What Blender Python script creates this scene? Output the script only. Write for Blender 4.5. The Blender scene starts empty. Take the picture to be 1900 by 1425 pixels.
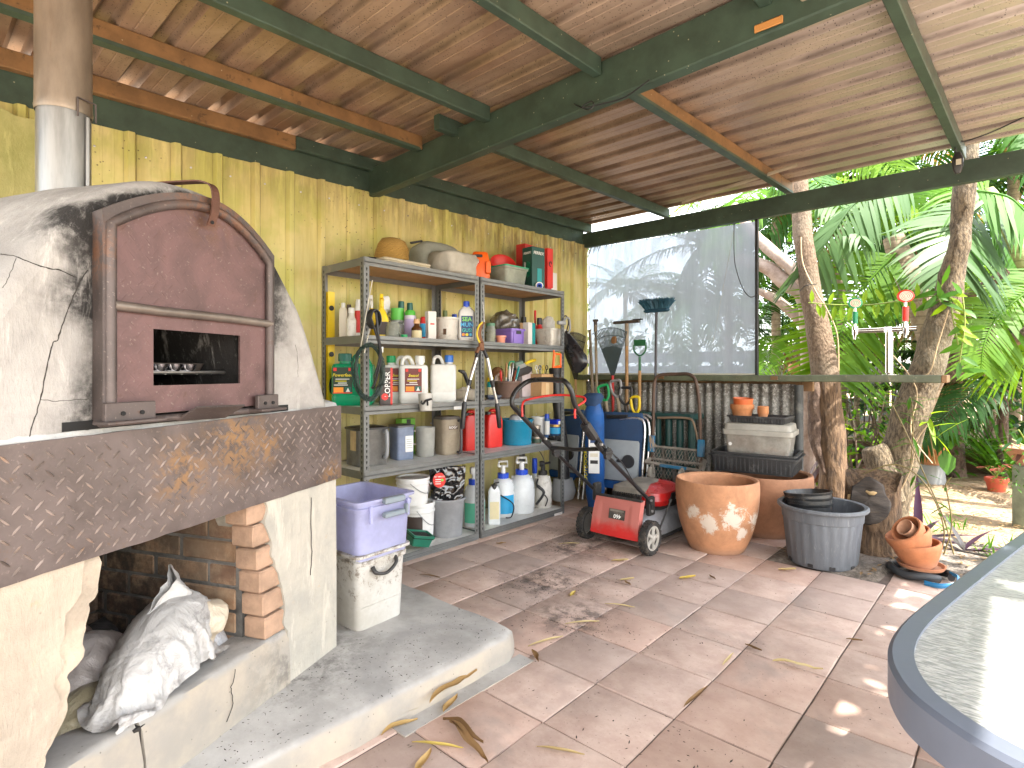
import bpy, math, random
from mathutils import Vector, Matrix, Euler, noise as mnoise
from math import sin, cos, pi, radians, sqrt
R = random.Random(7)
scene = bpy.context.scene
col = scene.collection
# ---------------------------------------------------------------- camera, world, sun, exposure
FPX, HOR, YAW = 1047.0, 690.0, radians(42.2)
CAM = Vector((3.25, 0.0, 1.13))
cam_d = bpy.data.cameras.new('camera'); cam = bpy.data.objects.new('camera', cam_d); col.objects.link(cam)
cam.location = CAM
cam.rotation_euler = (radians(90), 0, YAW)
cam_d.sensor_width = 36.0; cam_d.lens = 36.0 * FPX / 1900.0
cam_d.shift_y = -(712.5 - HOR) / 1900.0
cam_d.clip_start = 0.05; cam_d.clip_end = 400.0
scene.camera = cam
SUN_EL, SUN_AZ = radians(60), radians(92)          # azimuth of the sun, clockwise from +Y
world = bpy.data.worlds.new('World'); scene.world = world; world.use_nodes = True
wn = world.node_tree.nodes; wl = world.node_tree.links
sky = wn.new('ShaderNodeTexSky'); sky.sky_type = 'NISHITA'; sky.sun_disc = False
sky.sun_elevation = SUN_EL; sky.sun_rotation = SUN_AZ
sky.air_density = 1.2; sky.dust_density = 2.0
tcw = wn.new('ShaderNodeTexCoord'); cn = wn.new('ShaderNodeTexNoise'); cn.inputs['Scale'].default_value = 2.2; cn.inputs['Detail'].default_value = 7; cn.inputs['Roughness'].default_value = .62
cm = wn.new('ShaderNodeMapRange'); cm.interpolation_type = 'SMOOTHSTEP'; cm.inputs[1].default_value = .36; cm.inputs[2].default_value = .56; cm.inputs[3].default_value = .08; cm.inputs[4].default_value = .85
cx = wn.new('ShaderNodeMix'); cx.data_type = 'RGBA'; cx.inputs[7].default_value = (4.6, 4.45, 4.2, 1)
wl.new(tcw.outputs['Generated'], cn.inputs['Vector']); wl.new(cn.outputs[0], cm.inputs[0]); wl.new(cm.outputs[0], cx.inputs[0]); wl.new(sky.outputs[0], cx.inputs[6])
wl.new(cx.outputs[2], wn['Background'].inputs[0]); wn['Background'].inputs[1].default_value = 0.15
sun_d = bpy.data.lights.new('sun', 'SUN'); sun = bpy.data.objects.new('sun', sun_d); col.objects.link(sun)
sun_d.energy = 2.2; sun_d.angle = radians(0.5); sun_d.color = (1.0, 0.94, 0.85)
sd = Vector((sin(SUN_AZ) * cos(SUN_EL), cos(SUN_AZ) * cos(SUN_EL), sin(SUN_EL)))
sun.rotation_euler = sd.to_track_quat('Z', 'Y').to_euler()
scene.view_settings.view_transform = 'Standard'; scene.view_settings.look = 'None'
scene.view_settings.gamma = 1.0; scene.view_settings.use_curve_mapping = False
scene.view_settings.exposure = 3.3
scene.cycles.max_bounces = 10; scene.cycles.diffuse_bounces = 8; scene.cycles.transparent_max_bounces = 24
scene.cycles.glossy_bounces = 4; scene.cycles.sample_clamp_indirect = 8.0
scene.cycles.caustics_reflective = False; scene.cycles.caustics_refractive = False
# ---------------------------------------------------------------- where things stand: a pixel of the photo on a real plane
_c, _s = cos(YAW), sin(YAW)
def ray(u, v):
 r = (u - 950.0) / FPX
 return Vector((r * _c - _s, r * _s + _c, (HOR - v) / FPX))
def PX(u, v, X): d = ray(u, v); return CAM + d * ((X - CAM.x) / d.x)
def PY(u, v, Y): d = ray(u, v); return CAM + d * ((Y - CAM.y) / d.y)
def PZ(u, v, Z): d = ray(u, v); return CAM + d * ((Z - CAM.z) / d.z)
# ---------------------------------------------------------------- mesh builder
I4 = Matrix.Identity(4)
def T(x=0, y=0, z=0): return Matrix.Translation((x, y, z))
def RX(a): return Matrix.Rotation(radians(a), 4, 'X')
def RY(a): return Matrix.Rotation(radians(a), 4, 'Y')
def RZ(a): return Matrix.Rotation(radians(a), 4, 'Z')
class MB:
 def __init__(s): s.v = []; s.f = []; s.att = None
 def add(s, vs, fs, M=None):
  o = len(s.v)
  if M is None: s.v.extend([tuple(p) for p in vs])
  else: s.v.extend([tuple(M @ Vector(p)) for p in vs])
  s.f.extend([tuple(i + o for i in f) for f in fs]); return s
 def box(s, cx, cy, cz, sx, sy, sz, M=None):
  x, y, z = sx / 2, sy / 2, sz / 2
  vs = [(cx + a * x, cy + b * y, cz + c * z) for c in (-1, 1) for a, b in ((-1, -1), (1, -1), (1, 1), (-1, 1))]
  return s.add(vs, [(3, 2, 1, 0), (4, 5, 6, 7), (0, 1, 5, 4), (1, 2, 6, 5), (2, 3, 7, 6), (3, 0, 4, 7)], M)
 def cbox(s, cx, cy, cz, sx, sy, sz, b=.004, M=None):
  """box with chamfered edges on every ring"""
  b = min(b, sx * .45, sy * .45, sz * .45)
  rings = []
  for z, ins in ((-sz / 2, b), (-sz / 2 + b, 0), (sz / 2 - b, 0), (sz / 2, b)):
   x, y = sx / 2 - ins, sy / 2 - ins; k = b * .6
   rings.append([(cx + px, cy + py, cz + z) for px, py in
                          ((-x + k, -y), (x - k, -y), (x, -y + k), (x, y - k), (x - k, y), (-x + k, y), (-x, y - k), (-x, -y + k))])
  return s.loft(rings, True, True, M)
 def loft(s, rings, cap0=True, cap1=True, M=None, closed=True):
  n = len(rings[0]); vs = [p for r in rings for p in r]; fs = []
  for i in range(len(rings) - 1):
   for j in range(n if closed else n - 1):
    k = (j + 1) % n
    fs.append((i * n + j, i * n + k, (i + 1) * n + k, (i + 1) * n + j))
  if cap0: fs.append(tuple(reversed(range(n))))
  if cap1: fs.append(tuple((len(rings) - 1) * n + j for j in range(n)))
  return s.add(vs, fs, M)
 def lathe(s, prof, n=24, M=None, cap0=False, cap1=False, sx=1, sy=1):
  rings = [[(max(r, 1e-5) * cos(2 * pi * j / n) * sx, max(r, 1e-5) * sin(2 * pi * j / n) * sy, z) for j in range(n)] for r, z in prof]
  return s.loft(rings, cap0, cap1, M)
 def cyl(s, r, z0, z1, n=16, M=None, x=0, y=0, r2=None):
  r2 = r if r2 is None else r2
  return s.lathe([(r, z0), (r2, z1)], n, (M or I4) @ T(x, y, 0), True, True)
 def tube(s, pts, r, n=8, cap=True, M=None, flat=None):
  pts = [Vector(p) for p in pts]; m = len(pts)
  rr = r if isinstance(r, (list, tuple)) else [r] * m
  up = None; rings = []
  for i, p in enumerate(pts):
   t = (pts[min(i + 1, m - 1)] - pts[max(i - 1, 0)])
   t = t.normalized() if t.length > 1e-9 else Vector((0, 0, 1))
   if up is None:
    a = Vector((0, 0, 1)) if abs(t.z) < .9 else Vector((1, 0, 0))
    up = (a - t * a.dot(t)).normalized()
   else:
    up = up - t * up.dot(t)
    up = up.normalized() if up.length > 1e-6 else t.orthogonal().normalized()
   b = t.cross(up); fl = flat or 1.0
   rings.append([tuple(p + (up * cos(2 * pi * j / n) + b * (sin(2 * pi * j / n) * fl)) * rr[i]) for j in range(n)])
  return s.loft(rings, cap, cap, M)
 def prism(s, poly, h0, h1, M=None):
  """polygon in XY from z=h0 to z=h1"""
  return s.loft([[(x, y, h0) for x, y in poly], [(x, y, h1) for x, y in poly]], True, True, M)
 def rloft(s, secs, r=.2, n=5, M=None, cap0=True, cap1=True):
  """secs: (half width x, half depth y, z, [cx, cy]); rounded rectangles with corner radius r"""
  rings = []
  for q in secs:
   hx, hy, z = q[:3]; cx, cy = (q[3], q[4]) if len(q) > 3 else (0, 0)
   rad = min(r, hx * .98, hy * .98); ring = []
   for k, (a, b) in enumerate(((1, 1), (-1, 1), (-1, -1), (1, -1))):
    for j in range(n):
     th = pi / 2 * (k + j / (n - 1))
     ring.append((cx + a * (hx - rad) + rad * cos(th), cy + b * (hy - rad) + rad * sin(th), z))
   rings.append(ring)
  return s.loft(rings, cap0, cap1, M)
 def grid(s, fn, nu, nv, M=None):
  vs = [tuple(fn(i / nu, j / nv)) for j in range(nv + 1) for i in range(nu + 1)]
  fs = [(j * (nu + 1) + i, j * (nu + 1) + i + 1, (j + 1) * (nu + 1) + i + 1, (j + 1) * (nu + 1) + i) for j in range(nv) for i in range(nu)]
  return s.add(vs, fs, M)
 def mesh(s, name, smooth=38):
  me = bpy.data.meshes.new(name); me.from_pydata(s.v, [], s.f); me.update()
  if smooth:
   me.shade_smooth()
   if smooth < 180: me.set_sharp_from_angle(angle=radians(smooth))
  if s.att:
   for an, vals in s.att.items():
    a = me.attributes.new(an, 'FLOAT', 'POINT'); a.data.foreach_set('value', vals)
  return me
 def build(s, name, mat, parent=None, smooth=38, loc=None, rot=None, label=None, kind=None):
  me = s.mesh(name, smooth); me.materials.append(mat)
  return put(name, me, parent, loc, rot, label, kind)
def put(name, me, parent=None, loc=None, rot=None, label=None, kind=None):
 o = bpy.data.objects.new(name, me); col.objects.link(o)
 if parent is not None: o.parent = parent
 if loc is not None: o.location = loc
 if rot is not None: o.rotation_euler = rot
 if label: o['label'] = label
 if kind: o['kind'] = kind
 return o
def thing(name, label, cat, loc=(0, 0, 0), rz=0.0, group=None, rot=None, kind=None, scale=None):
 o = bpy.data.objects.new(name, None); o.empty_display_size = .1; col.objects.link(o)
 o.location = loc; o.rotation_euler = rot if rot else (0, 0, radians(rz))
 if scale: o.scale = scale
 return tag(o, label, cat, group, kind)
def tag(o, label, cat, group=None, kind=None):
 if label: o['label'] = label
 if cat: o['category'] = cat
 if group: o['group'] = group
 if kind: o['kind'] = kind
 return o
def copy_thing(o, loc=None, rot=None, label=None, scale=None):
 def cp(x, par):
  c = x.copy(); col.objects.link(c); c.parent = par
  for ch in x.children: cp(ch, c)
  return c
 c = cp(o, None)
 if loc is not None: c.location = loc
 if rot is not None: c.rotation_euler = rot
 if scale is not None: c.scale = scale
 if label: c['label'] = label
 return c
def catmull(pts, k=6):
 P = [Vector(p) for p in pts]; out = []
 for i in range(len(P) - 1):
  a, b, c, d = P[max(i - 1, 0)], P[i], P[i + 1], P[min(i + 2, len(P) - 1)]
  for j in range(k):
   t = j / k
   out.append(.5 * ((2 * b) + (c - a) * t + (2 * a - 5 * b + 4 * c - d) * t * t + (3 * b - a - 3 * c + d) * t ** 3))
 out.append(P[-1]); return out
def text(s, name, body, size, mat, parent, M, depth=.0006, align='CENTER', sx=1.0, shear=0.0):
 """lettering as a thin mesh; text lies in local XY of M"""
 cu = bpy.data.curves.new('lettering', 'FONT'); cu.body = body; cu.size = size; cu.extrude = depth
 cu.align_x = align; cu.align_y = 'CENTER'; cu.shear = shear; cu.resolution_u = 2; cu.space_line = .85
 cu.offset = size * .012
 ob = bpy.data.objects.new('tmp_text', cu); col.objects.link(ob)
 bpy.context.view_layer.update()
 me = bpy.data.meshes.new_from_object(ob.evaluated_get(bpy.context.evaluated_depsgraph_get()))
 bpy.data.objects.remove(ob); bpy.data.curves.remove(cu)
 me.transform(M @ Matrix.Diagonal((sx, 1, 1, 1))); me.materials.clear(); me.materials.append(mat); me.name = name
 return put(name, me, parent)
def FRONT(x, y, z, roll=0):
 """matrix that stands text up on the +X side: text runs along +Y, up is +Z"""
 return T(x, y, z) @ Matrix(((0, 0, 1, 0), (1, 0, 0, 0), (0, 1, 0, 0), (0, 0, 0, 1))) @ RZ(roll)
def nz(p, sc=1.0, seed=0.0): return mnoise.noise(Vector((p[0] * sc + seed, p[1] * sc - seed * .7, p[2] * sc + seed * 1.3)))
# ---------------------------------------------------------------- materials
MATS = {}
class NT:
 def __init__(s, name):
  s.m = bpy.data.materials.new(name); s.m.use_nodes = True
  s.n = s.m.node_tree.nodes; s.l = s.m.node_tree.links; s.b = s.n['Principled BSDF']; s.out = s.n['Material Output']
  tc = s.n.new('ShaderNodeTexCoord'); s.co = tc.outputs['Object']
 def node(s, t, **k):
  x = s.n.new(t)
  for a, v in k.items(): setattr(x, a, v)
  return x
 def link(s, a, b): s.l.new(a, b)
 def noise(s, scale=5, detail=4, rough=.6, vec=None, dist=0.0):
  x = s.node('ShaderNodeTexNoise'); x.inputs['Scale'].default_value = scale; x.inputs['Detail'].default_value = detail
  x.inputs['Roughness'].default_value = rough; x.inputs['Distortion'].default_value = dist
  s.link(vec or s.co, x.inputs['Vector']); return x.outputs[0]
 def voro(s, scale=5, feature='F1', vec=None, rnd=1.0):
  x = s.node('ShaderNodeTexVoronoi', feature=feature); x.inputs['Scale'].default_value = scale
  x.inputs['Randomness'].default_value = rnd
  s.link(vec or s.co, x.inputs['Vector']); return x.outputs[0]
 def mapv(s, scale=(1, 1, 1), loc=(0, 0, 0), rot=(0, 0, 0), vec=None):
  x = s.node('ShaderNodeMapping'); x.inputs['Scale'].default_value = scale; x.inputs['Location'].default_value = loc
  x.inputs['Rotation'].default_value = rot
  s.link(vec or s.co, x.inputs['Vector']); return x.outputs[0]
 def ramp(s, f, a, b, lo=0.0, hi=1.0, smooth=True):
  x = s.node('ShaderNodeMapRange', interpolation_type='SMOOTHSTEP' if smooth else 'LINEAR')
  x.inputs[1].default_value = a; x.inputs[2].default_value = b; x.inputs[3].default_value = lo; x.inputs[4].default_value = hi
  s.link(f, x.inputs[0]); return x.outputs[0]
 def mix(s, f, a, b, mode='MIX'):
  x = s.node('ShaderNodeMix', data_type='RGBA', blend_type=mode)
  for sock, val in ((x.inputs[0], f), (x.inputs[6], a), (x.inputs[7], b)):
   if isinstance(val, (int, float)): sock.default_value = val
   elif isinstance(val, (tuple, list)): sock.default_value = (*val[:3], 1)
   else: s.link(val, sock)
  return x.outputs[2]
 def math(s, op, a, b=0.0):
  x = s.node('ShaderNodeMath', operation=op)
  for sock, val in ((x.inputs[0], a), (x.inputs[1], b)):
   if isinstance(val, (int, float)): sock.default_value = val
   else: s.link(val, sock)
  return x.outputs[0]
 def attr(s, name):
  x = s.node('ShaderNodeAttribute'); x.attribute_name = name; return x.outputs['Fac']
 def sep(s, vec=None):
  x = s.node('ShaderNodeSeparateXYZ'); s.link(vec or s.co, x.inputs[0]); return x.outputs
 def rnd(s): return s.node('ShaderNodeObjectInfo').outputs['Random']
 def spot(s, p, rad, soft=.6, vec=None):
  x = s.node('ShaderNodeVectorMath', operation='DISTANCE'); s.link(vec or s.co, x.inputs[0]); x.inputs[1].default_value = p
  return s.ramp(x.outputs['Value'], rad, rad * (1 - soft))
 def spot1(s, f, c, r): return s.ramp(s.math('ABSOLUTE', s.math('SUBTRACT', f, c)), r, 0)
 def bump(s, h, strength=.2, dist=.01):
  x = s.node('ShaderNodeBump'); x.inputs['Strength'].default_value = strength; x.inputs['Distance'].default_value = dist
  s.link(h, x.inputs['Height'])
  if s.b.inputs['Normal'].links: s.link(s.b.inputs['Normal'].links[0].from_socket, x.inputs['Normal'])
  s.link(x.outputs[0], s.b.inputs['Normal'])
 def color(s, c):
  if isinstance(c, (tuple, list)): s.b.inputs['Base Color'].default_value = (*c[:3], 1)
  else: s.link(c, s.b.inputs['Base Color'])
 def rough(s, r):
  if isinstance(r, (int, float)): s.b.inputs['Roughness'].default_value = r
  else: s.link(r, s.b.inputs['Roughness'])
 def set(s, **k):
  for a, v in k.items(): s.b.inputs[a.replace('_', ' ')].default_value = v
  return s
def mat(name, c, rough=.5, metal=0.0, var=.18, vs=7, dirt=None, ds=5, da=.5, bump=.05, bs=60, rnd=0.0, spec=.5, coat=0, trans=0.0, alpha=1.0, sss=0.0, stretch=None):
 """generic worn material: base colour with tonal variation, optional dirt, fine bump"""
 if name in MATS: return MATS[name]
 t = NT(name); vec = t.mapv(stretch) if stretch else None
 n1 = t.noise(vs, 5, .65, vec)
 lo = tuple(x * (1 - var) for x in c); hi = tuple(min(1, x * (1 + var * .6)) for x in c)
 cc = t.mix(t.ramp(n1, .3, .7), lo, hi)
 if dirt:
  n2 = t.noise(ds, 8, .7, vec, .4)
  cc = t.mix(t.ramp(n2, .62 - da * .22, .72, 0, min(1, .35 + da * .6)), cc, dirt)
 if rnd:
  hsv = t.node('ShaderNodeHueSaturation'); t.link(cc, hsv.inputs['Color'])
  t.link(t.ramp(t.rnd(), 0, 1, 1 - rnd, 1 + rnd, False), hsv.inputs['Value']); cc = hsv.outputs[0]
 t.color(cc)
 t.rough(t.ramp(n1, .2, .8, max(.02, rough - .08), min(1, rough + .1)))
 t.set(Metallic=metal)
 t.b.inputs['Specular IOR Level'].default_value = spec
 if coat: t.set(Coat_Weight=coat)
 if trans: t.set(Transmission_Weight=trans)
 if alpha < 1: t.set(Alpha=alpha)
 if bump: t.bump(t.noise(bs, 5, .6, vec), bump, .01)
 MATS[name] = t.m
 return t.m
def plastic(name, c, rough=.38, **k):
 k.setdefault('var', .1); k.setdefault('dirt', tuple(x * .35 + .03 for x in c)); k.setdefault('da', .25); k.setdefault('ds', 9); k.setdefault('bump', .02)
 return mat(name, c, rough, **k)
def clear(name, c, a=.45, rough=.25):
 """cloudy plastic that lets one see through"""
 if name in MATS: return MATS[name]
 t = NT(name)
 n = t.noise(9, 6, .7); t.color(t.mix(t.ramp(n, .35, .7), tuple(x * .8 for x in c), c)); t.rough(rough)
 tr = t.node('ShaderNodeBsdfTransparent'); tr.inputs[0].default_value = (*[min(1, .6 + .4 * x) for x in c], 1)
 tl = t.node('ShaderNodeBsdfTranslucent'); tl.inputs[0].default_value = (*c, 1)
 m1 = t.node('ShaderNodeMixShader'); m1.inputs[0].default_value = .4
 t.link(t.b.outputs[0], m1.inputs[1]); t.link(tl.outputs[0], m1.inputs[2])
 m2 = t.node('ShaderNodeMixShader'); t.link(t.ramp(n, .3, .75, a * 1.15, a * .75), m2.inputs[0])
 t.link(m1.outputs[0], m2.inputs[1]); t.link(tr.outputs[0], m2.inputs[2])
 t.link(m2.outputs[0], t.out.inputs[0]); MATS[name] = t.m; return t.m
def leafmat(name, c, c2=None, rough=.4, tl=.35, rnd=.25, tcol=None):
 if name in MATS: return MATS[name]
 t = NT(name); c2 = c2 or tuple(x * .6 for x in c)
 n = t.noise(3, 3); f = t.math('ADD', t.math('MULTIPLY', t.rnd(), .5), t.math('MULTIPLY', n, .5))
 cc = t.mix(t.ramp(f, .2, .75), c2, c); t.color(cc); t.rough(rough)
 t.b.inputs['Specular IOR Level'].default_value = .28
 tr = t.node('ShaderNodeBsdfTranslucent')
 tc = t.mix(.5, cc, tcol or (min(1, c[0] * 1.9), min(1, c[1] * 1.6), c[2] * .3)); t.link(tc, tr.inputs[0])
 mx = t.node('ShaderNodeMixShader'); mx.inputs[0].default_value = tl
 t.link(t.b.outputs[0], mx.inputs[1]); t.link(tr.outputs[0], mx.inputs[2]); t.link(mx.outputs[0], t.out.inputs[0])
 MATS[name] = t.m; return t.m
# ================================================================ SETTING
# ---- materials of the setting
def m_paver():
 t = NT('paver_clay')
 geo = t.node('ShaderNodeNewGeometry').outputs['Position']
 n = t.noise(9, 8, .7, geo); n2 = t.noise(2.3, 6, .65, geo, .6); n3 = t.noise(85, 3, .6, geo)
 base = t.mix(t.ramp(n, .3, .72), (.43, .305, .25), (.57, .435, .365))
 greyp = t.mix(t.ramp(t.rnd(), .74, .80), base, t.mix(.35, base, (.24, .195, .175)))
 pink = t.mix(t.ramp(t.rnd(), .22, .16), greyp, t.mix(.3, base, (.44, .26, .19)))
 pink = t.mix(t.ramp(n2, .50, .72, 0, .55), pink, (.27, .225, .20))
 soil = t.math('MAXIMUM', t.spot((1.32, 2.38, 0), .36, .9, geo), t.spot((1.10, 2.95, 0), .36, .95, geo))
 soil = t.math('MAXIMUM', soil, t.spot((1.72, 2.12, 0), .30, .9, geo))
 soil = t.math('MAXIMUM', soil, t.spot((1.12, 3.32, 0), .42, .9, geo))
 sm = t.math('MULTIPLY', soil, t.ramp(t.noise(11, 8, .75, geo), .42, .62))
 pink = t.mix(t.math('MULTIPLY', sm, .85), pink, (.045, .037, .033))
 pink = t.mix(t.ramp(n3, .64, .72, 0, .5), pink, (.17, .125, .105))
 t.color(pink); t.rough(t.ramp(n, .3, .7, .72, .9))
 t.bump(n, .25, .006); t.bump(n3, .2, .002)
 return t.m
M_PAVER = m_paver()
def m_concrete():
 t = NT('concrete'); geo = t.node('ShaderNodeNewGeometry').outputs['Position']
 n = t.noise(4, 8, .7, geo); n2 = t.noise(60, 4, .6, geo); n3 = t.noise(1.4, 5, .6, geo, .8)
 c = t.mix(t.ramp(n, .3, .7), (.30, .285, .262), (.45, .43, .40))
 c = t.mix(t.ramp(n3, .5, .68, 0, .5), c, (.19, .185, .18))
 z = t.sep(geo)[2]
 nrm = t.sep(t.node('ShaderNodeNewGeometry').outputs['Normal'])[2]
 c = t.mix(t.ramp(nrm, .8, .4), c, t.mix(t.ramp(n, .35, .65), (.40, .345, .275), (.30, .275, .24)))
 dk = t.math('MULTIPLY', t.spot((1.30, .95, .1), .42, .9, geo), t.ramp(t.noise(14, 8, .75, geo), .42, .6))
 c = t.mix(t.math('MULTIPLY', dk, .75), c, (.06, .055, .05))
 sp = t.voro(38, 'F1', geo); c = t.mix(t.ramp(sp, .10, .06, 0, .6), c, (.1, .085, .07))
 t.color(c); t.rough(.88); t.bump(n, .3, .008); t.bump(n2, .25, .002)
 return t.m
M_CONC = m_concrete()
def m_dirt():
 t = NT('mulch_dirt'); geo = t.node('ShaderNodeNewGeometry').outputs['Position']
 n = t.noise(3, 8, .7, geo, .5); n2 = t.voro(90, 'F1', geo); n3 = t.noise(45, 5, .7, geo)
 c = t.mix(t.ramp(n, .35, .65), (.20, .13, .075), (.36, .26, .165))
 c = t.mix(t.ramp(n3, .52, .66, 0, .75), c, (.10, .065, .04))
 c = t.mix(t.ramp(n2, .25, .5, .35, 0), c, (.45, .33, .2))
 t.color(c); t.rough(.95); t.bump(n2, .5, .01); t.bump(n3, .5, .01); return t.m
M_DIRT = m_dirt()
M_SAND = mat('joint_sand', (.13, .10, .085), .95, var=.4, bump=.2)
M_GRAVEL = mat('grey_gravel', (.20, .17, .14), .95, var=.5, vs=60, dirt=(.05, .038, .028), ds=24, da=.9, bump=.8, bs=90)
RP = .2035
def yellow_steel():
 t = NT('yellow_steel'); geo = t.node('ShaderNodeNewGeometry').outputs['Position']
 v = t.mapv((3, 3, .5), vec=geo); n = t.noise(1.6, 6, .65, v, .4); n2 = t.noise(3, 4, .6, geo)
 c = t.mix(t.ramp(n, .32, .68), (.54, .455, .16), (.70, .61, .275))
 gm = t.math('MULTIPLY', t.ramp(n2, .42, .60), .5)
 c = t.mix(gm, c, (.42, .45, .09))
 z = t.sep(geo)[2]
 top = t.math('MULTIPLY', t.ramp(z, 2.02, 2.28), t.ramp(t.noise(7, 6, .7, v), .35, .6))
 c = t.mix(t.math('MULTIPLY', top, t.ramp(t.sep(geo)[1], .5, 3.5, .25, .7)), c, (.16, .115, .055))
 low = t.math('MULTIPLY', t.ramp(z, 1.35, .5), t.ramp(n, .3, .7)); c = t.mix(t.math('MULTIPLY', low, .6), c, (.38, .29, .19))
 fy = t.math('FRACT', t.math('DIVIDE', t.math('ADD', t.sep(geo)[1], 1.62), RP)); rib_shade = t.math('MAXIMUM', t.spot1(fy, .985, .035), t.math('MULTIPLY', t.spot1(fy, .72, .02), .6)); c = t.mix(t.math('MULTIPLY', rib_shade, t.ramp(t.noise(5, 6, .7, v), .3, .6, .25, .7)), c, (.17, .125, .05))  # rib shadow lines painted into the colour along the rib edges
 sp = t.voro(34, 'F1', geo); spm = t.math('MULTIPLY', t.ramp(sp, .17, .10), t.ramp(t.noise(2.2, 4, .6, geo), .45, .6))
 c = t.mix(t.math('MULTIPLY', spm, .75), c, (.10, .07, .035))
 t.color(c); t.rough(.42); t.b.inputs['Specular IOR Level'].default_value = .4
 t.bump(t.noise(4, 3, .5, geo), .12, .02); return t.m
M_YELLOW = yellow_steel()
RP = .2035
def roof_steel():
 t = NT('weathered_roof_underside'); geo = t.node('ShaderNodeNewGeometry').outputs['Position']
 n = t.noise(1.7, 6, .65, geo, .5); v = t.mapv((.6, 4, 1), vec=geo); n2 = t.noise(3.5, 6, .7, v)
 c = t.mix(t.ramp(n, .3, .7), (.25, .15, .095), (.46, .32, .225))
 c = t.mix(t.ramp(n2, .46, .7, 0, .35), c, (.14, .09, .065))
 x = t.sep(geo)[0]; c = t.mix(t.ramp(x, 1.4, 3.2, 0, .6), c, (.62, .55, .50))  # paler towards the open side: bounced light and reflections painted in
 fy = t.math('FRACT', t.math('DIVIDE', t.math('ADD', t.sep(geo)[1], 1.62), RP)); rib_shade = t.math('MAXIMUM', t.spot1(fy, .62, .10), t.spot1(fy, .93, .08))  # dirt bands on the rib slopes, also painting in the rib shading
 c = t.mix(t.math('MULTIPLY', rib_shade, t.ramp(n2, .25, .6, .2, .75)), c, (.085, .055, .04))
 sp = t.voro(70, 'F1', geo); spm = t.math('MULTIPLY', t.ramp(sp, .24, .14), t.ramp(n, .36, .50))
 c = t.mix(t.math('MULTIPLY', spm, .7), c, (.035, .025, .02))
 t.color(c); t.rough(t.ramp(n, .3, .7, .27, .42)); t.set(Metallic=.4)
 t.bump(t.noise(2.5, 3, .5, geo), .1, .02); return t.m
M_ROOF = roof_steel()
def painted_wood(name, c, worn, wamt=.55):
 t = NT(name); geo = t.node('ShaderNodeNewGeometry').outputs['Position']
 n = t.noise(6, 6, .65, geo); n2 = t.noise(16, 8, .75, geo, .3); n3 = t.noise(120, 3, .6, geo)
 cc = t.mix(t.ramp(n, .3, .7), tuple(x * .7 for x in c), tuple(x * 1.25 for x in c))
 cc = t.mix(t.ramp(n2, wamt + .12, wamt + .17, 0, .9), cc, worn)
 sp = t.voro(22, 'F1', geo); cc = t.mix(t.ramp(sp, .075, .05, 0, .7), cc, (.42, .38, .26))
 t.color(cc); t.rough(.5); t.bump(n, .15, .006); t.bump(n3, .12, .002); return t.m
M_GREEN = painted_wood('green_paint', (.038, .064, .045), (.13, .10, .06))
M_BROWNWOOD = painted_wood('bare_brown_timber', (.20, .105, .042), (.10, .055, .025), .45)
M_BENCH = painted_wood('weathered_green_bench', (.10, .115, .07), (.22, .19, .12), .45)
# ---- ground, mortar bed and pavers
g = MB(); g.box(0, 8, -.07, 120, 120, .10); tag(g.build('ground', M_DIRT, smooth=0), None, None, None, 'structure')
ap = MB(); ap.box(8.45, .3, -.022, 9.0, 6.8, .03); ap.box(2.0, -3.4, -.022, 3.85, 6.3, .03); tag(ap.build('bounce_paving', mat('bounce_concrete', (.55, .51, .45), .9, var=.2, vs=3, dirt=(.35, .31, .26), da=.4), None, 0), None, None, None, 'structure')  # unseen pale paving, added to bounce sun up under the roof
def garden_h(x, y): return .012 * nz((x, y, 0), 2.5) + .03 * max(0, min(1, (y - 4.7) / 2)) * (1 + nz((x, y, 3), .8))
gg = MB(); gg.grid(lambda a, b: (1.2 + a * 9.8, 4.66 + b * 9, -.012 + garden_h(1.2 + a * 9.8, 4.66 + b * 9)), 40, 40)
tag(gg.build('garden_bed', M_DIRT, smooth=180), None, None, None, 'structure')
bed = MB(); bed.box(1.92, 2.07, -.013, 4.1, 5.2, .014); tag(bed.build('mortar_bed', M_SAND, smooth=0), None, None, None, 'structure')
gs = MB()
def gstrip(a, b):
 x = 2.07 + a * 1.85; y0 = (3.535 if x < 2.68 else 3.84) + .05 * nz((x, 0, 2), 5) + .02 * nz((x, 0, 5), 22)
 x += .03 * nz((x, b, 7), 8); y = y0 + b * (4.75 - y0); e = min(1, b * 9, a * 14)
 return (x, y, -.012 + .018 * e + .014 * e * (1 + nz((x, y, 1), 6)) + .004 * e * nz((x, y, 1), 30))
gs.grid(gstrip, 90, 60)
tag(gs.build('gravel_strip', M_GRAVEL, smooth=180), None, None, None, 'structure')
patio = thing('patio_floor', None, None, kind='structure')
PV = .305
def paver_mesh(k):
 rr = random.Random(k); m = MB(); h = PV / 2 - .0025; ed = lambda: rr.uniform(-.0012, .0012)
 rings = []
 for z, ins in ((-.045, 0), (-.005, 0), (-.0012, .0015), (0, .005)):
  ring = []
  for (a, b), (c, d) in zip(((-1, -1), (1, -1), (1, 1), (-1, 1)), ((1, -1), (1, 1), (-1, 1), (-1, -1))):
   for q in range(3):
    f = q / 3; x, y = (a + (c - a) * f) * (h - ins), (b + (d - b) * f) * (h - ins)
    e = ed() if 0 < q else 0
    ring.append((x + (e if a == c else 0), y + (e if b == d else 0), z))
  rings.append(ring)
 m.loft(rings, False, True); me = m.mesh('paver', 30); me.materials.append(M_PAVER); return me
PMS = [paver_mesh(k) for k in range(5)]
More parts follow.
